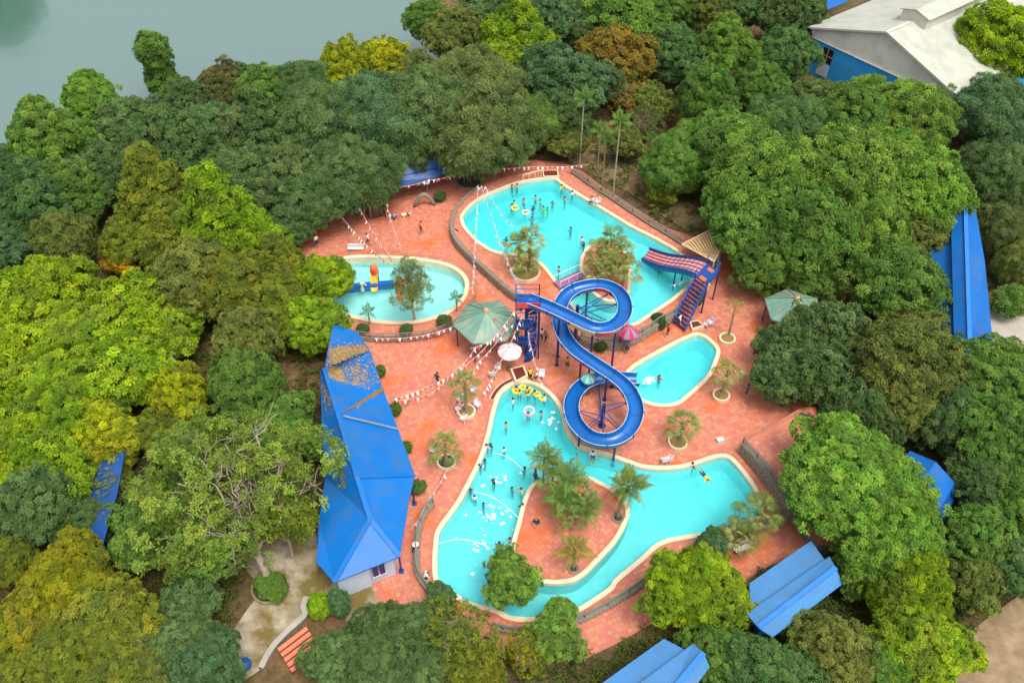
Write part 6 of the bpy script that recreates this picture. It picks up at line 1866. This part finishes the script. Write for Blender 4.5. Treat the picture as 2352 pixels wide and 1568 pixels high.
# round bed with leafy plants under the pale branched tree
planter('round leafy bed on the path under the pale branched tree', 620, 1345, 0, 1.35, 'dark_soil', .2, rim='concrete')
for i, (px, py) in enumerate(((605,1345),(625,1335),(640,1352),(615,1362),(632,1368))):
    shrub('glossy low plant in the round bed on the path, %s' % ('leftmost','rear','right','front left','front right')[i], px, py - 6, .15, .6, 'small1', 'bright', .8)
c = G(1850, 958, 0); planter('dark planting pit with white post on the right deck', 1852, 960, ZR, .9, 'dark_soil', .1, rim='grout')
# trunk foot with dark pit at the far end of the upper pool
planter('dark pit round the old tree trunk at the far left of the upper pool', 1078, 415, 0, 1.5, 'dark_soil', .25, rim='mortar')
# ------------------------------------------------------------------ people
def capsule(bm, a, ra, b, rb, n=10):
    a, b = Vector(a), Vector(b); t = b - a
    if t.length < 1e-6: t = Vector((0, 0, 1e-4))
    q = t.to_track_quat('Z', 'Y').to_matrix()
    rings = []
    prof = [(-math.sin(p) * ra, math.cos(p) * ra, a) for p in (1.5, 1.0, .5, 0)] + [(math.sin(p) * rb, math.cos(p) * rb, b) for p in (0, .5, 1.0, 1.5)]
    for zo, rr, c in prof:
        rings.append([bm.verts.new(c + q @ Vector((rr * math.cos(2 * math.pi * j / n), rr * math.sin(2 * math.pi * j / n), zo))) for j in range(n)])
    for i in range(len(rings) - 1):
        for j in range(n): bm.faces.new((rings[i][j], rings[i][(j + 1) % n], rings[i + 1][(j + 1) % n], rings[i + 1][j]))
    bm.faces.new(rings[0][::-1]); bm.faces.new(rings[-1])

def body_mesh(J, name):
    """one continuous body from joints; faces take skin, shirt or shorts from the nearest limb"""
    caps = []
    def c(a, ra, b, rb, m_): caps.append((Vector(a), ra, Vector(b), rb, m_))
    pel, che, nek, hd = J['pelvis'], J['chest'], J['neck'], J['head']
    c(pel, .125, Vector(pel).lerp(Vector(che), .45), .115, 2); c(Vector(pel).lerp(Vector(che), .4), .115, che, .135, 1)
    c(J['sl'], .075, J['sr'], .075, 1); c(che, .12, Vector(che).lerp(Vector(nek), .5), .09, 1)
    c(nek, .05, hd, .05, 0)
    up = (Vector(hd) - Vector(nek)).normalized()
    c(Vector(hd) + up * .0, .078, Vector(hd) + up * .09, .095, 0)
    for s in 'lr':
        c(J['s' + s], .06, J['e' + s], .042, 1 if s else 1); c(J['e' + s], .04, J['w' + s], .03, 0)
        d = (Vector(J['w' + s]) - Vector(J['e' + s])).normalized(); c(J['w' + s], .03, Vector(J['w' + s]) + d * .07, .032, 0)
        c(J['h' + s], .09, J['k' + s], .062, 2); c(J['k' + s], .056, J['a' + s], .038, 0); c(J['a' + s], .04, J['t' + s], .032, 0)
    bm = bmesh.new()
    for a, ra, b, rb, m_ in caps: capsule(bm, a, ra, b, rb)
    me = bpy.data.meshes.new('tmp'); bm.to_mesh(me); bm.free()
    o = link(bpy.data.objects.new('tmp', me))
    md = o.modifiers.new('r', 'REMESH'); md.mode = 'VOXEL'; md.voxel_size = .024; md.use_smooth_shade = True
    sm = o.modifiers.new('s', 'SMOOTH'); sm.factor = .5; sm.iterations = 3
    dg = bpy.context.evaluated_depsgraph_get(); ev = o.evaluated_get(dg); m2 = bpy.data.meshes.new_from_object(ev)
    bpy.data.objects.remove(o)
    m2.name = name; m2.materials.clear()
    for k in ('skin', 'cloth', 'shorts', 'hair'): m2.materials.append(M[k])
    nf = len(m2.polygons); cen = np.zeros(nf * 3); m2.polygons.foreach_get('center', cen); cen = cen.reshape(-1, 3)
    best = np.full(nf, 1e9); mi = np.zeros(nf, int)
    for a, ra, b, rb, m_ in caps:
        A, B = np.array(a), np.array(b); ab = B - A; t = np.clip(((cen - A) @ ab) / max(ab @ ab, 1e-9), 0, 1)
        dd = np.linalg.norm(cen - A - t[:, None] * ab, axis=1) - (ra + (rb - ra) * t)
        u = dd < best; best[u] = dd[u]; mi[u] = m_
    m2.polygons.foreach_set('material_index', mi.astype(np.int32))
    # fingers, nose and eyes
    bm = bmesh.new(); bm.from_mesh(m2); n0 = len(bm.faces)
    bm.faces.ensure_lookup_table()
    fwd = Vector(J.get('face', (0, 1, 0))).normalized(); rt = up.cross(fwd).normalized()
    for s, sg in (('l', -1), ('r', 1)):
        w_ = Vector(J['w' + s]); d = (w_ - Vector(J['e' + s])).normalized(); pw = w_ + d * .085
        sd = d.cross(Vector((0, 0, 1)))
        if sd.length < .3: sd = Vector((0, 1, 0))
        sd.normalize(); nn = d.cross(sd)
        for k, L in enumerate((.062, .072, .068, .052)):
            b0 = pw + sd * (k - 1.5) * .018; m_ = b0 + d * L * .55 + nn * .006; capsule(bm, b0, .009, m_, .0085, 6); capsule(bm, m_, .0085, m_ + d * L * .4 + nn * .018, .007, 6)
        b0 = w_ + d * .03 + sd * .03; capsule(bm, b0, .011, b0 + sd * .035 + d * .03, .009, 6)
    hc = Vector(hd) + up * .05
    capsule(bm, hc + fwd * .085, .014, hc + fwd * .102 - up * .015, .016, 6)
    for f in list(bm.faces)[n0:]: f.smooth = True
    n1 = len(bm.faces)
    for e_ in (-1, 1): capsule(bm, hc + fwd * .082 + rt * .033 * e_ + up * .02, .011, hc + fwd * .086 + rt * .033 * e_ + up * .02, .010, 6)
    capsule(bm, hc + fwd * .082 - rt * .02 - up * .05, .007, hc + fwd * .082 + rt * .02 - up * .05, .007, 6)
    for i, f in enumerate(bm.faces):
        if i >= n1: f.material_index = 3
        elif i >= n0: f.material_index = 0
    bm.to_mesh(m2); bm.free()
    # hair cap
    bm = bmesh.new(); bmesh.ops.create_icosphere(bm, subdivisions=2, radius=.108)
    for v in list(bm.verts):
        if v.co.z < -.015 and v.co.y > .0 or v.co.z < -.07: bm.verts.remove(v)
    q = up.to_track_quat('Z', 'Y').to_matrix()
    ax = Matrix((rt, fwd, up)).transposed()
    for v in bm.verts: v.co = hc + up * .035 - fwd * .012 + ax @ v.co
    for f in bm.faces: f.smooth = True
    hm = bpy.data.meshes.new('hair'); bm.to_mesh(hm); bm.free(); hm.materials.append(M['hair'])
    return m2, hm

def pose(**kw):
    J = dict(pelvis=(0, 0, .92), chest=(0, 0, 1.26), neck=(0, 0, 1.42), head=(0, .01, 1.52), sl=(-.17, 0, 1.36), sr=(.17, 0, 1.36), el=(-.23, -.02, 1.10), er=(.23, -.02, 1.10),
             wl=(-.25, .06, .87), wr=(.25, .06, .87), hl=(-.09, 0, .90), hr=(.09, 0, .90), kl=(-.10, .02, .49), kr=(.10, .02, .49), al=(-.10, 0, .07), ar=(.10, 0, .07), tl=(-.12, .15, .035), tr=(.12, .15, .035))
    J.update(kw); return J
POSES = {
 'stand': pose(),
 'walk': pose(kl=(-.10, .20, .52), al=(-.10, .30, .10), tl=(-.11, .45, .06), kr=(.10, -.04, .48), ar=(.10, -.30, .12), tr=(.11, -.17, .035), el=(-.24, -.14, 1.12), wl=(-.24, -.12, .88), er=(.24, .10, 1.12), wr=(.22, .27, .95), chest=(0, .04, 1.26), neck=(0, .06, 1.42), head=(0, .08, 1.52)),
 'wade': pose(el=(-.32, .10, 1.20), er=(.32, .10, 1.20), wl=(-.30, .34, 1.18), wr=(.30, .34, 1.18)),
 'reach': pose(el=(-.28, .16, 1.45), wl=(-.22, .30, 1.66), er=(.40, .05, 1.2), wr=(.50, .24, 1.10)),
 'sit': pose(pelvis=(0, 0, .14), chest=(0, .03, .48), neck=(0, .06, .64), head=(0, .09, .74), sl=(-.17, .03, .58), sr=(.17, .03, .58), el=(-.24, .08, .34), er=(.24, .08, .34), wl=(-.18, .28, .24), wr=(.18, .28, .24),
      hl=(-.09, .02, .13), hr=(.09, .02, .13), kl=(-.12, .42, .17), kr=(.12, .42, .17), al=(-.12, .50, -.24), ar=(.12, .50, -.24), tl=(-.12, .64, -.28), tr=(.12, .64, -.28)),
 'crouch': pose(pelvis=(0, -.12, .30), chest=(0, .10, .58), neck=(0, .18, .72), head=(0, .24, .80), sl=(-.17, .12, .68), sr=(.17, .12, .68), el=(-.26, .26, .48), er=(.26, .26, .48), wl=(-.10, .42, .36), wr=(.10, .42, .36),
      hl=(-.10, -.10, .29), hr=(.10, -.10, .29), kl=(-.16, .26, .46), kr=(.16, .26, .46), al=(-.13, .02, .07), ar=(.13, .02, .07), tl=(-.14, .17, .035), tr=(.14, .17, .035)),
 'swim': pose(pelvis=(0, -.30, .05), chest=(0, .02, .10), neck=(0, .17, .16), head=(0, .25, .22), sl=(-.17, .10, .12), sr=(.17, .10, .12), el=(-.34, .28, .06), er=(.34, .28, .06), wl=(-.22, .50, .05), wr=(.22, .50, .05),
      hl=(-.09, -.34, .04), hr=(.09, -.34, .04), kl=(-.13, -.72, -.03), kr=(.13, -.72, .0), al=(-.12, -1.10, -.02), ar=(.12, -1.10, .02), tl=(-.12, -1.24, -.01), tr=(.12, -1.24, .03), face=(0, .85, -.2)),
}
BODY = {k: body_mesh(v, 'body') for k, v in POSES.items()}
HR = random.Random(5)
def person(label, px, py, z, ps, shirt, rz=None, ht=1.0, group=None):
    c = G(px, py, z + (.15 if ps in ('sit', 'swim') else (1.3 if ps in ('wade', 'reach') and z < 0 else .75) * ht))
    bm_, hm_ = BODY[ps]
    t = thing('person', label, 'person', (c.x, c.y, z), HR.uniform(0, 6.28) if rz is None else rz, group)
    b = child('body', bm_, t, sc=(ht, ht, ht)); b.color = (*shirt, 1)
    h = child('hair', hm_, b)
    return t
WH, RD, BL, YE, BK, PK, GR, OR, SK, TE = (.75,.74,.72), (.55,.03,.03), (.03,.09,.32), (.75,.48,.03), (.02,.02,.025), (.7,.3,.38), (.08,.3,.1), (.75,.22,.03), (.50,.28,.18), (.04,.25,.3)
WL, WU = -0.22 - 1.2, ZT - .22 - 1.2
gU, gL = 'bathers in the upper pool', 'bathers in the lower pool'
cl = 'bather in the loose group in the far upper pool'
for px, py, ps, sh in ((1181,466,'wade',YE),(1176,474,'wade',SK),(1203,462,'wade',OR),(1206,484,'wade',SK),(1224,480,'wade',BK),(1230,455,'wade',SK),(1241,463,'wade',SK),(1247,478,'wade',GR),(1258,482,'wade',GR),(1269,468,'wade',RD)):
    person(cl + ', ' + {1181:'second',1176:'first',1203:'third',1206:'fourth',1224:'fifth',1230:'sixth',1241:'seventh',1247:'eighth',1258:'ninth',1269:'tenth'}[px] + ' from the left', px, py, WU, ps, sh, group=gU, ht=HR.uniform(.85, 1))
for a in (('bather in green near the far left edge of the upper pool', 1176, 430, WU, 'wade', GR), ('bather beside the green one at the far left edge of the upper pool', 1188, 428, WU, 'wade', SK),
          ('bare bather right of the group in the upper pool, nearer one', 1297, 458, WU, 'wade', SK), ('bather at the right wall of the upper pool', 1315, 444, WU, 'wade', WH),
          ('bather in yellow near the far right corner of the upper pool', 1290, 430, WU, 'wade', YE), ('bather in dark teal alone in the middle of the upper pool', 1311, 528, WU, 'wade', TE),
          ('bather in teal shirt above the dense palm of the upper pool', 1222, 505, WU, 'wade', TE), ('bather in white near the palm island of the upper pool', 1336, 550, WU, 'reach', WH),
          ('bather in dark clothes at the edge of the palm island', 1341, 562, WU, 'wade', BK), ('bare backed bather wading near the foot bridge', 1284, 618, WU, 'reach', SK),
          ('bather in blue half hidden left of the dense palm', 1163, 552, WU, 'wade', BL)):
    person(*a, group=gU)
person('child in white sitting on the right coping of the upper pool', 1361, 463, ZT + .07, 'sit', WH, R(120))
for a in (('bather in white near the upper left of the lower pool', 1178, 920, WL, 'wade', WH), ('bather swimming beside the pink ring', 1213, 952, WL, 'wade', PK),
          ('bather with bare shoulders right of the pink ring', 1243, 950, WL, 'wade', SK), ('bather alone at the left of the lower pool below the head', 1162, 975, WL, 'wade', SK),
          ('bather in pink at the left edge of the lower pool', 1117, 1026, WL, 'wade', PK), ('bather in dark top beside the pink one at the left edge', 1128, 1024, WL, 'wade', BK),
          ('bather in white beside the upper water jet', 1158, 1033, WL, 'wade', WH), ('bather in blue at the left wall of the lower pool, upper', 1114, 1060, WL, 'wade', BL),
          ('bather in navy at the left wall of the lower pool, lower', 1101, 1072, WL, 'wade', BK), ('bather among the foam in the lower pool', 1134, 1106, WL, 'wade', BK),
          ('bather in teal between the foam and the island', 1176, 1124, WL, 'wade', TE), ('bather with yellow float beside the island', 1197, 1126, WL, 'wade', YE),
          ('bather in navy standing at the left end of the middle jet', 1081, 1128, WL, 'wade', BL), ('bather in pale shirt below the navy one at the middle jet', 1090, 1143, WL, 'wade', WH),
          ('bather in blue below the middle jet', 1110, 1160, WL, 'wade', BL), ('bather at the left shore of the island', 1200, 1162, WL, 'wade', BK),
          ('bather at the island shore above the round green tree', 1172, 1240, WL, 'wade', SK), ('bather in navy near the bottom jet', 1147, 1250, WL, 'wade', BL),
          ('bather in black at the upper tip of the island', 1205, 1078, WL, 'wade', BK), ('bather in blue beside the slender palm of the island', 1230, 1082, WL, 'wade', BL),
          ('bather behind the slender palm of the island', 1232, 1096, WL, 'wade', BK), ('bather in white at the right coping of the pool head', 1250, 912, WL, 'wade', WH)):
    person(*a, group=gL, ht=HR.uniform(.88, 1))
rg = 'bather with yellow float at the pool head'
for px, py in ((1186,893),(1193,902),(1211,895),(1214,905),(1228,903)):
    person(rg + ', %s of five from the left' % {1186:'first',1193:'second',1211:'third',1214:'fourth',1228:'fifth'}[px], px, py, WL, 'wade', YE, group='bathers with yellow floats')
person('swimmer in yellow floating alone in the right arm of the lower pool', 1622, 1096, -0.24, 'swim', YE, R(200), group=gL)
person('child in dark clothes at the upper edge of the right arm', 1590, 1068, WL, 'wade', BK, group=gL)
person('bather standing in the middle pool near the slide splash', 1514, 868, WL, 'wade', RD)
person('person in dark top sitting on the coping below the second slide loop', 1361, 1046, .07, 'sit', WH, R(180))
deckp = (('person in white shirt and dark trousers right of the stair tower, left of two', 1244, 772, 0, 'walk', WH), ('person in brown right of the stair tower, right of two', 1254, 776, 0, 'walk', (.3,.16,.1)),
    ('person in dark clothes walking on the open deck by the tall planter palm', 1004, 873, 0, 'walk', BK), ('bare backed person under the middle of the slide', 1303, 836, 0, 'stand', (.4,.28,.05)),
    ('person in red walking above the middle pool', 1535, 760, 0, 'walk', RD), ('person in white top and red shorts above the middle pool', 1561, 738, 0, 'walk', WH),
    ('person in blue standing right of the loose fan palm', 1716, 898, 0, 'stand', (.02,.14,.35)), ('person in dark clothes under the crimson umbrella', 1441, 800, 0, 'stand', (.1,.1,.14)),
    ('person in yellow at the pool head, left of two', 1219, 852, 0, 'crouch', YE), ('person in yellow at the pool head, right of two', 1228, 856, 0, 'crouch', YE),
    ('person in white and dark shorts on the shaded upper left deck', 846, 552, 0, 'walk', WH), ('person walking with a dark dog like bag on the upper left deck', 966, 525, 0, 'walk', OR),
    ('person in white shirt sitting by the shaded tree root, left', 895, 490, 0, 'crouch', WH), ('person in blue shirt by the shaded tree root', 905, 492, 0, 'crouch', (.25,.3,.6)),
    ('person with white top on the shaded deck by the yellow bag', 938, 486, 0, 'crouch', (.6,.55,.4)), ('person in white at the left edge of the shaded deck', 727, 556, 0, 'stand', WH),
    ('person in dark clothes and white hat crouching by the curved wall', 951, 1255, 0, 'crouch', BK), ('person in white sitting by the curved wall at the pool corner', 975, 1316, 0, 'crouch', WH),
    ('person in black between pavilion and stair tower', 1187, 770, 0, 'stand', BK), ('person in dark top under the slide start', 1228, 745, 0, 'stand', BK),
    ('person resting beside the leaf filled clump on the island', 1234, 1190, 0, 'crouch', BK), ('person sitting at the upper right coping of the island', 1417, 1128, .05, 'crouch', (.2,.06,.06)))
for l_, px, py, z_, ps, sh in deckp: person(l_, px, py, z_, ps, sh, ht=HR.uniform(.95, 1.02))
def hat(label, px, py, z):
    c = G(px, py, z); t = thing('sun_hat', label, 'hat', c); mb = MB(); mb.lathe((0, 0, 0), [(.26, 0), (.25, .02), (.12, .05), (.11, .14), (0, .17)], 14); mb.build('crown_and_brim', 'white_paint', t, world=False, smooth=True)
q = G(951, 1255, .75); hat('white sun hat on the crouching person by the curved wall', 954, 1249, .93)

# swim rings
def ring(label, px, py, z, col, r=.38, group='swim rings'):
    c = G(px, py, z); mb = MB(); n = 18
    mb.tube([Vector((r * math.cos(2 * math.pi * k / n), r * math.sin(2 * math.pi * k / n), 0)) for k in range(n)], .11, 8, closed=True)
    o = mb.build('swim_ring', 'plastic', smooth=True); o.location = (c.x, c.y, z + .03); o.color = (*col, 1); tag(o, label, 'swim ring', group)
ring('pink and white swim ring in the lower pool head', 1215, 943, -.2, (.8,.5,.55), .42)
for px, py in ((1184,898),(1200,890),(1216,896),(1233,905),(1246,914)):
    ring('yellow swim ring at the head of the lower pool, %s of five from the left' % {1184:'first',1200:'second',1216:'third',1233:'fourth',1246:'fifth'}[px], px, py, -.2, (.75,.55,.05), .24, 'yellow swim rings at the pool head')
for px, py, l_ in ((1183,478,'yellow swim ring left in the upper pool group'), (1207,488,'pale swim ring in the middle of the upper pool group'), (1252,486,'green swim ring right in the upper pool group')):
    ring(l_, px, py, ZT - .2, (.75,.6,.1) if 'yellow' in l_ else ((.7,.7,.5) if 'pale' in l_ else (.05,.45,.2)), .36)

# ------------------------------------------------------------------ chairs, benches and loose things
def plastic_chair():
    root = thing('plastic_chair', 'x', 'chair')
    mb = MB(); mb.box((0, 0, .43), (.46, .46, .05)); s_ = mb.build('seat', 'plastic', root, world=False)
    mb = MB(); mb.box((0, -.23, .68), (.46, .05, .48)); mb.build('backrest', 'plastic', root, world=False)
    for x_ in (-.2, .2):
        for y_ in (-.2, .2):
            mb = MB(); mb.tube([(x_ * 1.1, y_ * 1.1, 0), (x_, y_, .42)], .025, 6); mb.build('leg', 'plastic', root, world=False)
        mb = MB(); mb.box((x_ * 1.12, 0, .64), (.05, .42, .04)); mb.build('armrest', 'plastic', root, world=False)
    return root
CH = [(1058,925,'pale chair left of the tall palm planter, upper',.6),(1052,945,'pale chair left of the tall palm planter, lower',2),(1097,936,'pale pink chair right of the tall palm planter',4),(1065,968,'pale chair below the tall palm planter',1),
      (1143,852,'pale chair on the wet deck left of the pool head, upper',2.4),(1130,866,'pale chair on the wet deck left of the pool head, lower',.4),(1244,868,'pale chair right of the maroon block at the pool head',3),
      (1620,752,'pale chair beside the reddish block above the middle pool, left',1.2),(1630,748,'pale chair beside the reddish block above the middle pool, right',2.2),(1692,1240,'white chair at the right end of the deck',0.5),
      (1524,1063,'white chair on the coping above the right arm, left',.2),(1536,1061,'white chair on the coping above the right arm, right',.9),(1372,470,'white chair beside the rail right of the upper pool',2),(995,1040,'pale chair left of the bushy palm planter',2.8),(1088,905,'pale chair above the tall palm planter',3.3)]
pc = plastic_chair()
for i, (px, py, l_, rz) in enumerate(CH):
    o = pc if i == 0 else copy_tree(pc)
    zz = ZT if (px, py) == (1372, 470) else 0.0
    o.location = G(px, py, zz); o.rotation_euler = (0, 0, rz); o['label'] = l_; o['group'] = 'plastic chairs on the deck'
    for ch in o.children: ch.color = ((.72,.70,.70,1), (.70,.55,.56,1), (.60,.62,.68,1))[i % 3]
def bench(label, px, py, z, rz, L=1.7):
    c = G(px, py, z); t = thing('bench', label, 'bench', c, rz, 'white benches')
    for k in range(3):
        mb = MB(); mb.box((0, -.14 + k * .14, .45), (L, .12, .04)); mb.build('seat_slat', 'white_paint', t, world=False)
    for k in range(2):
        mb = MB(); mb.box((0, .27, .62 + k * .16), (L, .04, .12)); mb.build('back_slat', 'white_paint', t, world=False)
    for x_ in (-L * .4, L * .4):
        mb = MB(); mb.box((x_, .05, .21), (.08, .42, .43)); mb.box((x_, .29, .6), (.07, .05, .4)); mb.build('leg', 'pale_concrete', t, world=False)
bench('white slatted bench on the shaded deck, upper of two', 745, 512, 0, R(12))
bench('white slatted bench on the shaded deck, lower of two', 728, 521, 0, R(12))
bench('white bench by the flag string at the far left of the upper pool', 1128, 383, 0, R(20))
bench('white bench under the fan palm at the bottom right of the deck', 1703, 1265, 0, R(25), 1.3)
bench('grey bench at the upper edge of the paddling pool', 818, 578, 0, R(0), 1.6)
def box_thing(name, label, cat, px, py, z, size, m_, rz=0):
    c = G(px, py, z); t = thing(name, label, cat, c, rz); mb = MB(); mb.box((0, 0, size[2] / 2), size); mb.build('body', m_, t, world=False)
    mb = MB(); mb.box((0, 0, size[2] + .02), (size[0] * 1.06, size[1] * 1.06, .04)); mb.build('lid', 'white_paint', t, world=False)
box_thing('cool_box', 'small white cool box on the deck near the stone wall', 'cool box', 1653, 1014, 0, (.5, .35, .32), 'paleblue_wall', .2)
box_thing('cool_box', 'yellow bag box on the shaded deck by the tree root', 'box', 928, 498, 0, (.45, .35, .3), 'yellow_paint', .6)
# bags: flat oval boat ring leaning on the stone wall
mb = MB(); n = 16; mb.tube([Vector((.5 * math.cos(2 * math.pi * k / n), 0, .42 + .42 * math.sin(2 * math.pi * k / n))) for k in range(n)], .09, 8, closed=True)
o = mb.build('bicycle_tyre', 'black_plastic', smooth=True); o.location = G(1046, 545, 0); o.rotation_euler = (R(-15), 0, R(-50)); tag(o, 'dark ring leaning against the stone wall left of the upper pool', 'ring')
# dark arch sculpture on the shaded deck
a0, a1 = G(952, 475), G(998, 470)
at_ = thing('rock_arch', 'dark rough arch on the shaded deck above the paddling pool', 'sculpture', a0)
pts = [a0.lerp(a1, t / 8) + Vector((0, 0, 1.5 * math.sin(math.pi * t / 8))) for t in range(9)]
mb = MB(); mb.tube(pts, [.2, .24, .22, .26, .22, .25, .24, .22, .26], 8); mb.build('arch', 'mortar', at_, smooth=True)
# white lamp post near the arch
c = G(983, 452, 0); t = thing('lamp_post', 'short post with white globe near the dark arch', 'lamp', c)
mb = MB(); mb.tube([(0, 0, 0), (0, 0, 1.6)], .05, 8); mb.build('post', 'railgreen', t, world=False)
mb = MB(); mb.lathe((0, 0, 1.6), [(.06, 0), (.18, .1), (.2, .2), (.14, .32), (0, .38)], 12); mb.build('globe', 'white_paint', t, world=False, smooth=True)

# ------------------------------------------------------------------ strings of small flags
FR = random.Random(8)
def bunting(label, pts, sag=.4, step=.30, fs=.17, two=True):
    fs *= 1.6; step *= .9
    P = [G(*q) for q in pts]
    path = []
    for i in range(len(P) - 1):
        for k in range(16):
            t = k / 16; path.append(P[i].lerp(P[i+1], t) - Vector((0, 0, sag * 4 * t * (1 - t))))
    path.append(P[-1])
    t_ = thing('flag_string', label, 'bunting', path[0], 0, 'strings of red and white flags')
    mb = MB(); mb.tube(path, .02, 4); mb.build('cord', 'cord', t_)
    mb = MB(); acc = 0; nxt = .1; k = 0
    for i in range(len(path) - 1):
        a, b = path[i], path[i+1]; L = (b - a).length
        while nxt <= acc + L:
            p = a.lerp(b, (nxt - acc) / L); d = (b - a).normalized(); an = FR.uniform(-.7, .7)
            sd = Vector((d.y, -d.x, 0)); sd = sd.normalized() if sd.length > 1e-3 else Vector((1, 0, 0))
            dn = Vector((0, 0, -1)) * math.cos(an) + sd * math.sin(an)
            mb.add([p - d * fs * .5, p + d * fs * .5, p + dn * fs * 1.5], [(0, 1, 2)], 1 if (k % 2 and two) else 0)
            k += 1; nxt += step * FR.uniform(.85, 1.15)
        acc += L
    f = mb.build('flags', ['flag_white', 'flag_red'], t_, recalc=False); f['kind'] = 'stuff'
bunting('flag string along the front of the dark blue shelter', [(878,429,3.2),(985,413,3.0),(1075,385,3.6)], .35)
bunting('flag string from the blue shelter down to the slender tree', [(878,435,3.2),(922,575,3.0)], .5, .24)
bunting('flag string from the aerial roots down to the slender tree', [(826,478,3.2),(905,600,2.6)], .5, .24)
bunting('flag string from the shaded trees down to the paddling pool', [(773,484,3.2),(893,606,1.6)], .5, .24)
bunting('short flag string at the left end of the shaded deck', [(704,498,2.6),(764,476,3.0)], .2)
bunting('white flag string from the old trunk over the upper pool, leftmost', [(1098,425,3.4),(1092,520,2.2),(1085,672,3.0)], .4, .22, .17, False)
bunting('white flag string from the old trunk over the upper pool to the stair tower', [(1106,425,3.4),(1200,672,6.8)], 1.0, .22, .17, False)
bunting('white flag string from the old trunk to the dense palm', [(1115,428,3.4),(1182,520,3.2)], .6, .28, .16, False)
bunting('flag string along the far edge of the upper pool', [(1110,385,2.0),(1215,383,1.6),(1355,378,2.2)], .15)
bunting('flag string along the ledge below the paddling pool', [(862,776,.9),(960,772,.9),(1062,742,1.4),(1145,728,4.2)], .15, .3)
bunting('flag string from the pavilion corner down to the left', [(1178,745,4.2),(1080,800,3.0)], .4)
bunting('flag string from the stair tower past the pink umbrella', [(1197,728,5.2),(1160,810,2.6),(1108,905,1.0)], .3, .24)
bunting('flag string from the tall planter palm across the open deck', [(1090,800,2.5),(1050,845,2.2),(985,905,1.6),(900,918,1.2)], .3, .3)
bunting('long flag string from the stair tower over the left plaza', [(1195,695,6.4),(1075,835,3.0),(905,915,1.4)], .5, .26)
bunting('flag string from the pavilion over the tall planter palm', [(1178,730,4.4),(1100,830,3.0),(1040,930,1.2)], .4, .28)
bunting('flag string from the umbrella to the wet deck', [(1162,800,2.6),(1117,895,.8)], .2, .3)
bunting('flag string from the stair tower down to the pool head', [(1212,760,4.0),(1243,880,1.6)], .4, .26)
bunting('flag string at the left of the lower pool along the deck', [(1028,1075,1.2),(985,1145,1.0),(945,1215,1.4)], .25, .3)
bunting('white flag string by the lane slide over the pool corner', [(1604,628,2.6),(1540,655,.9)], .2, .3, .15, False)
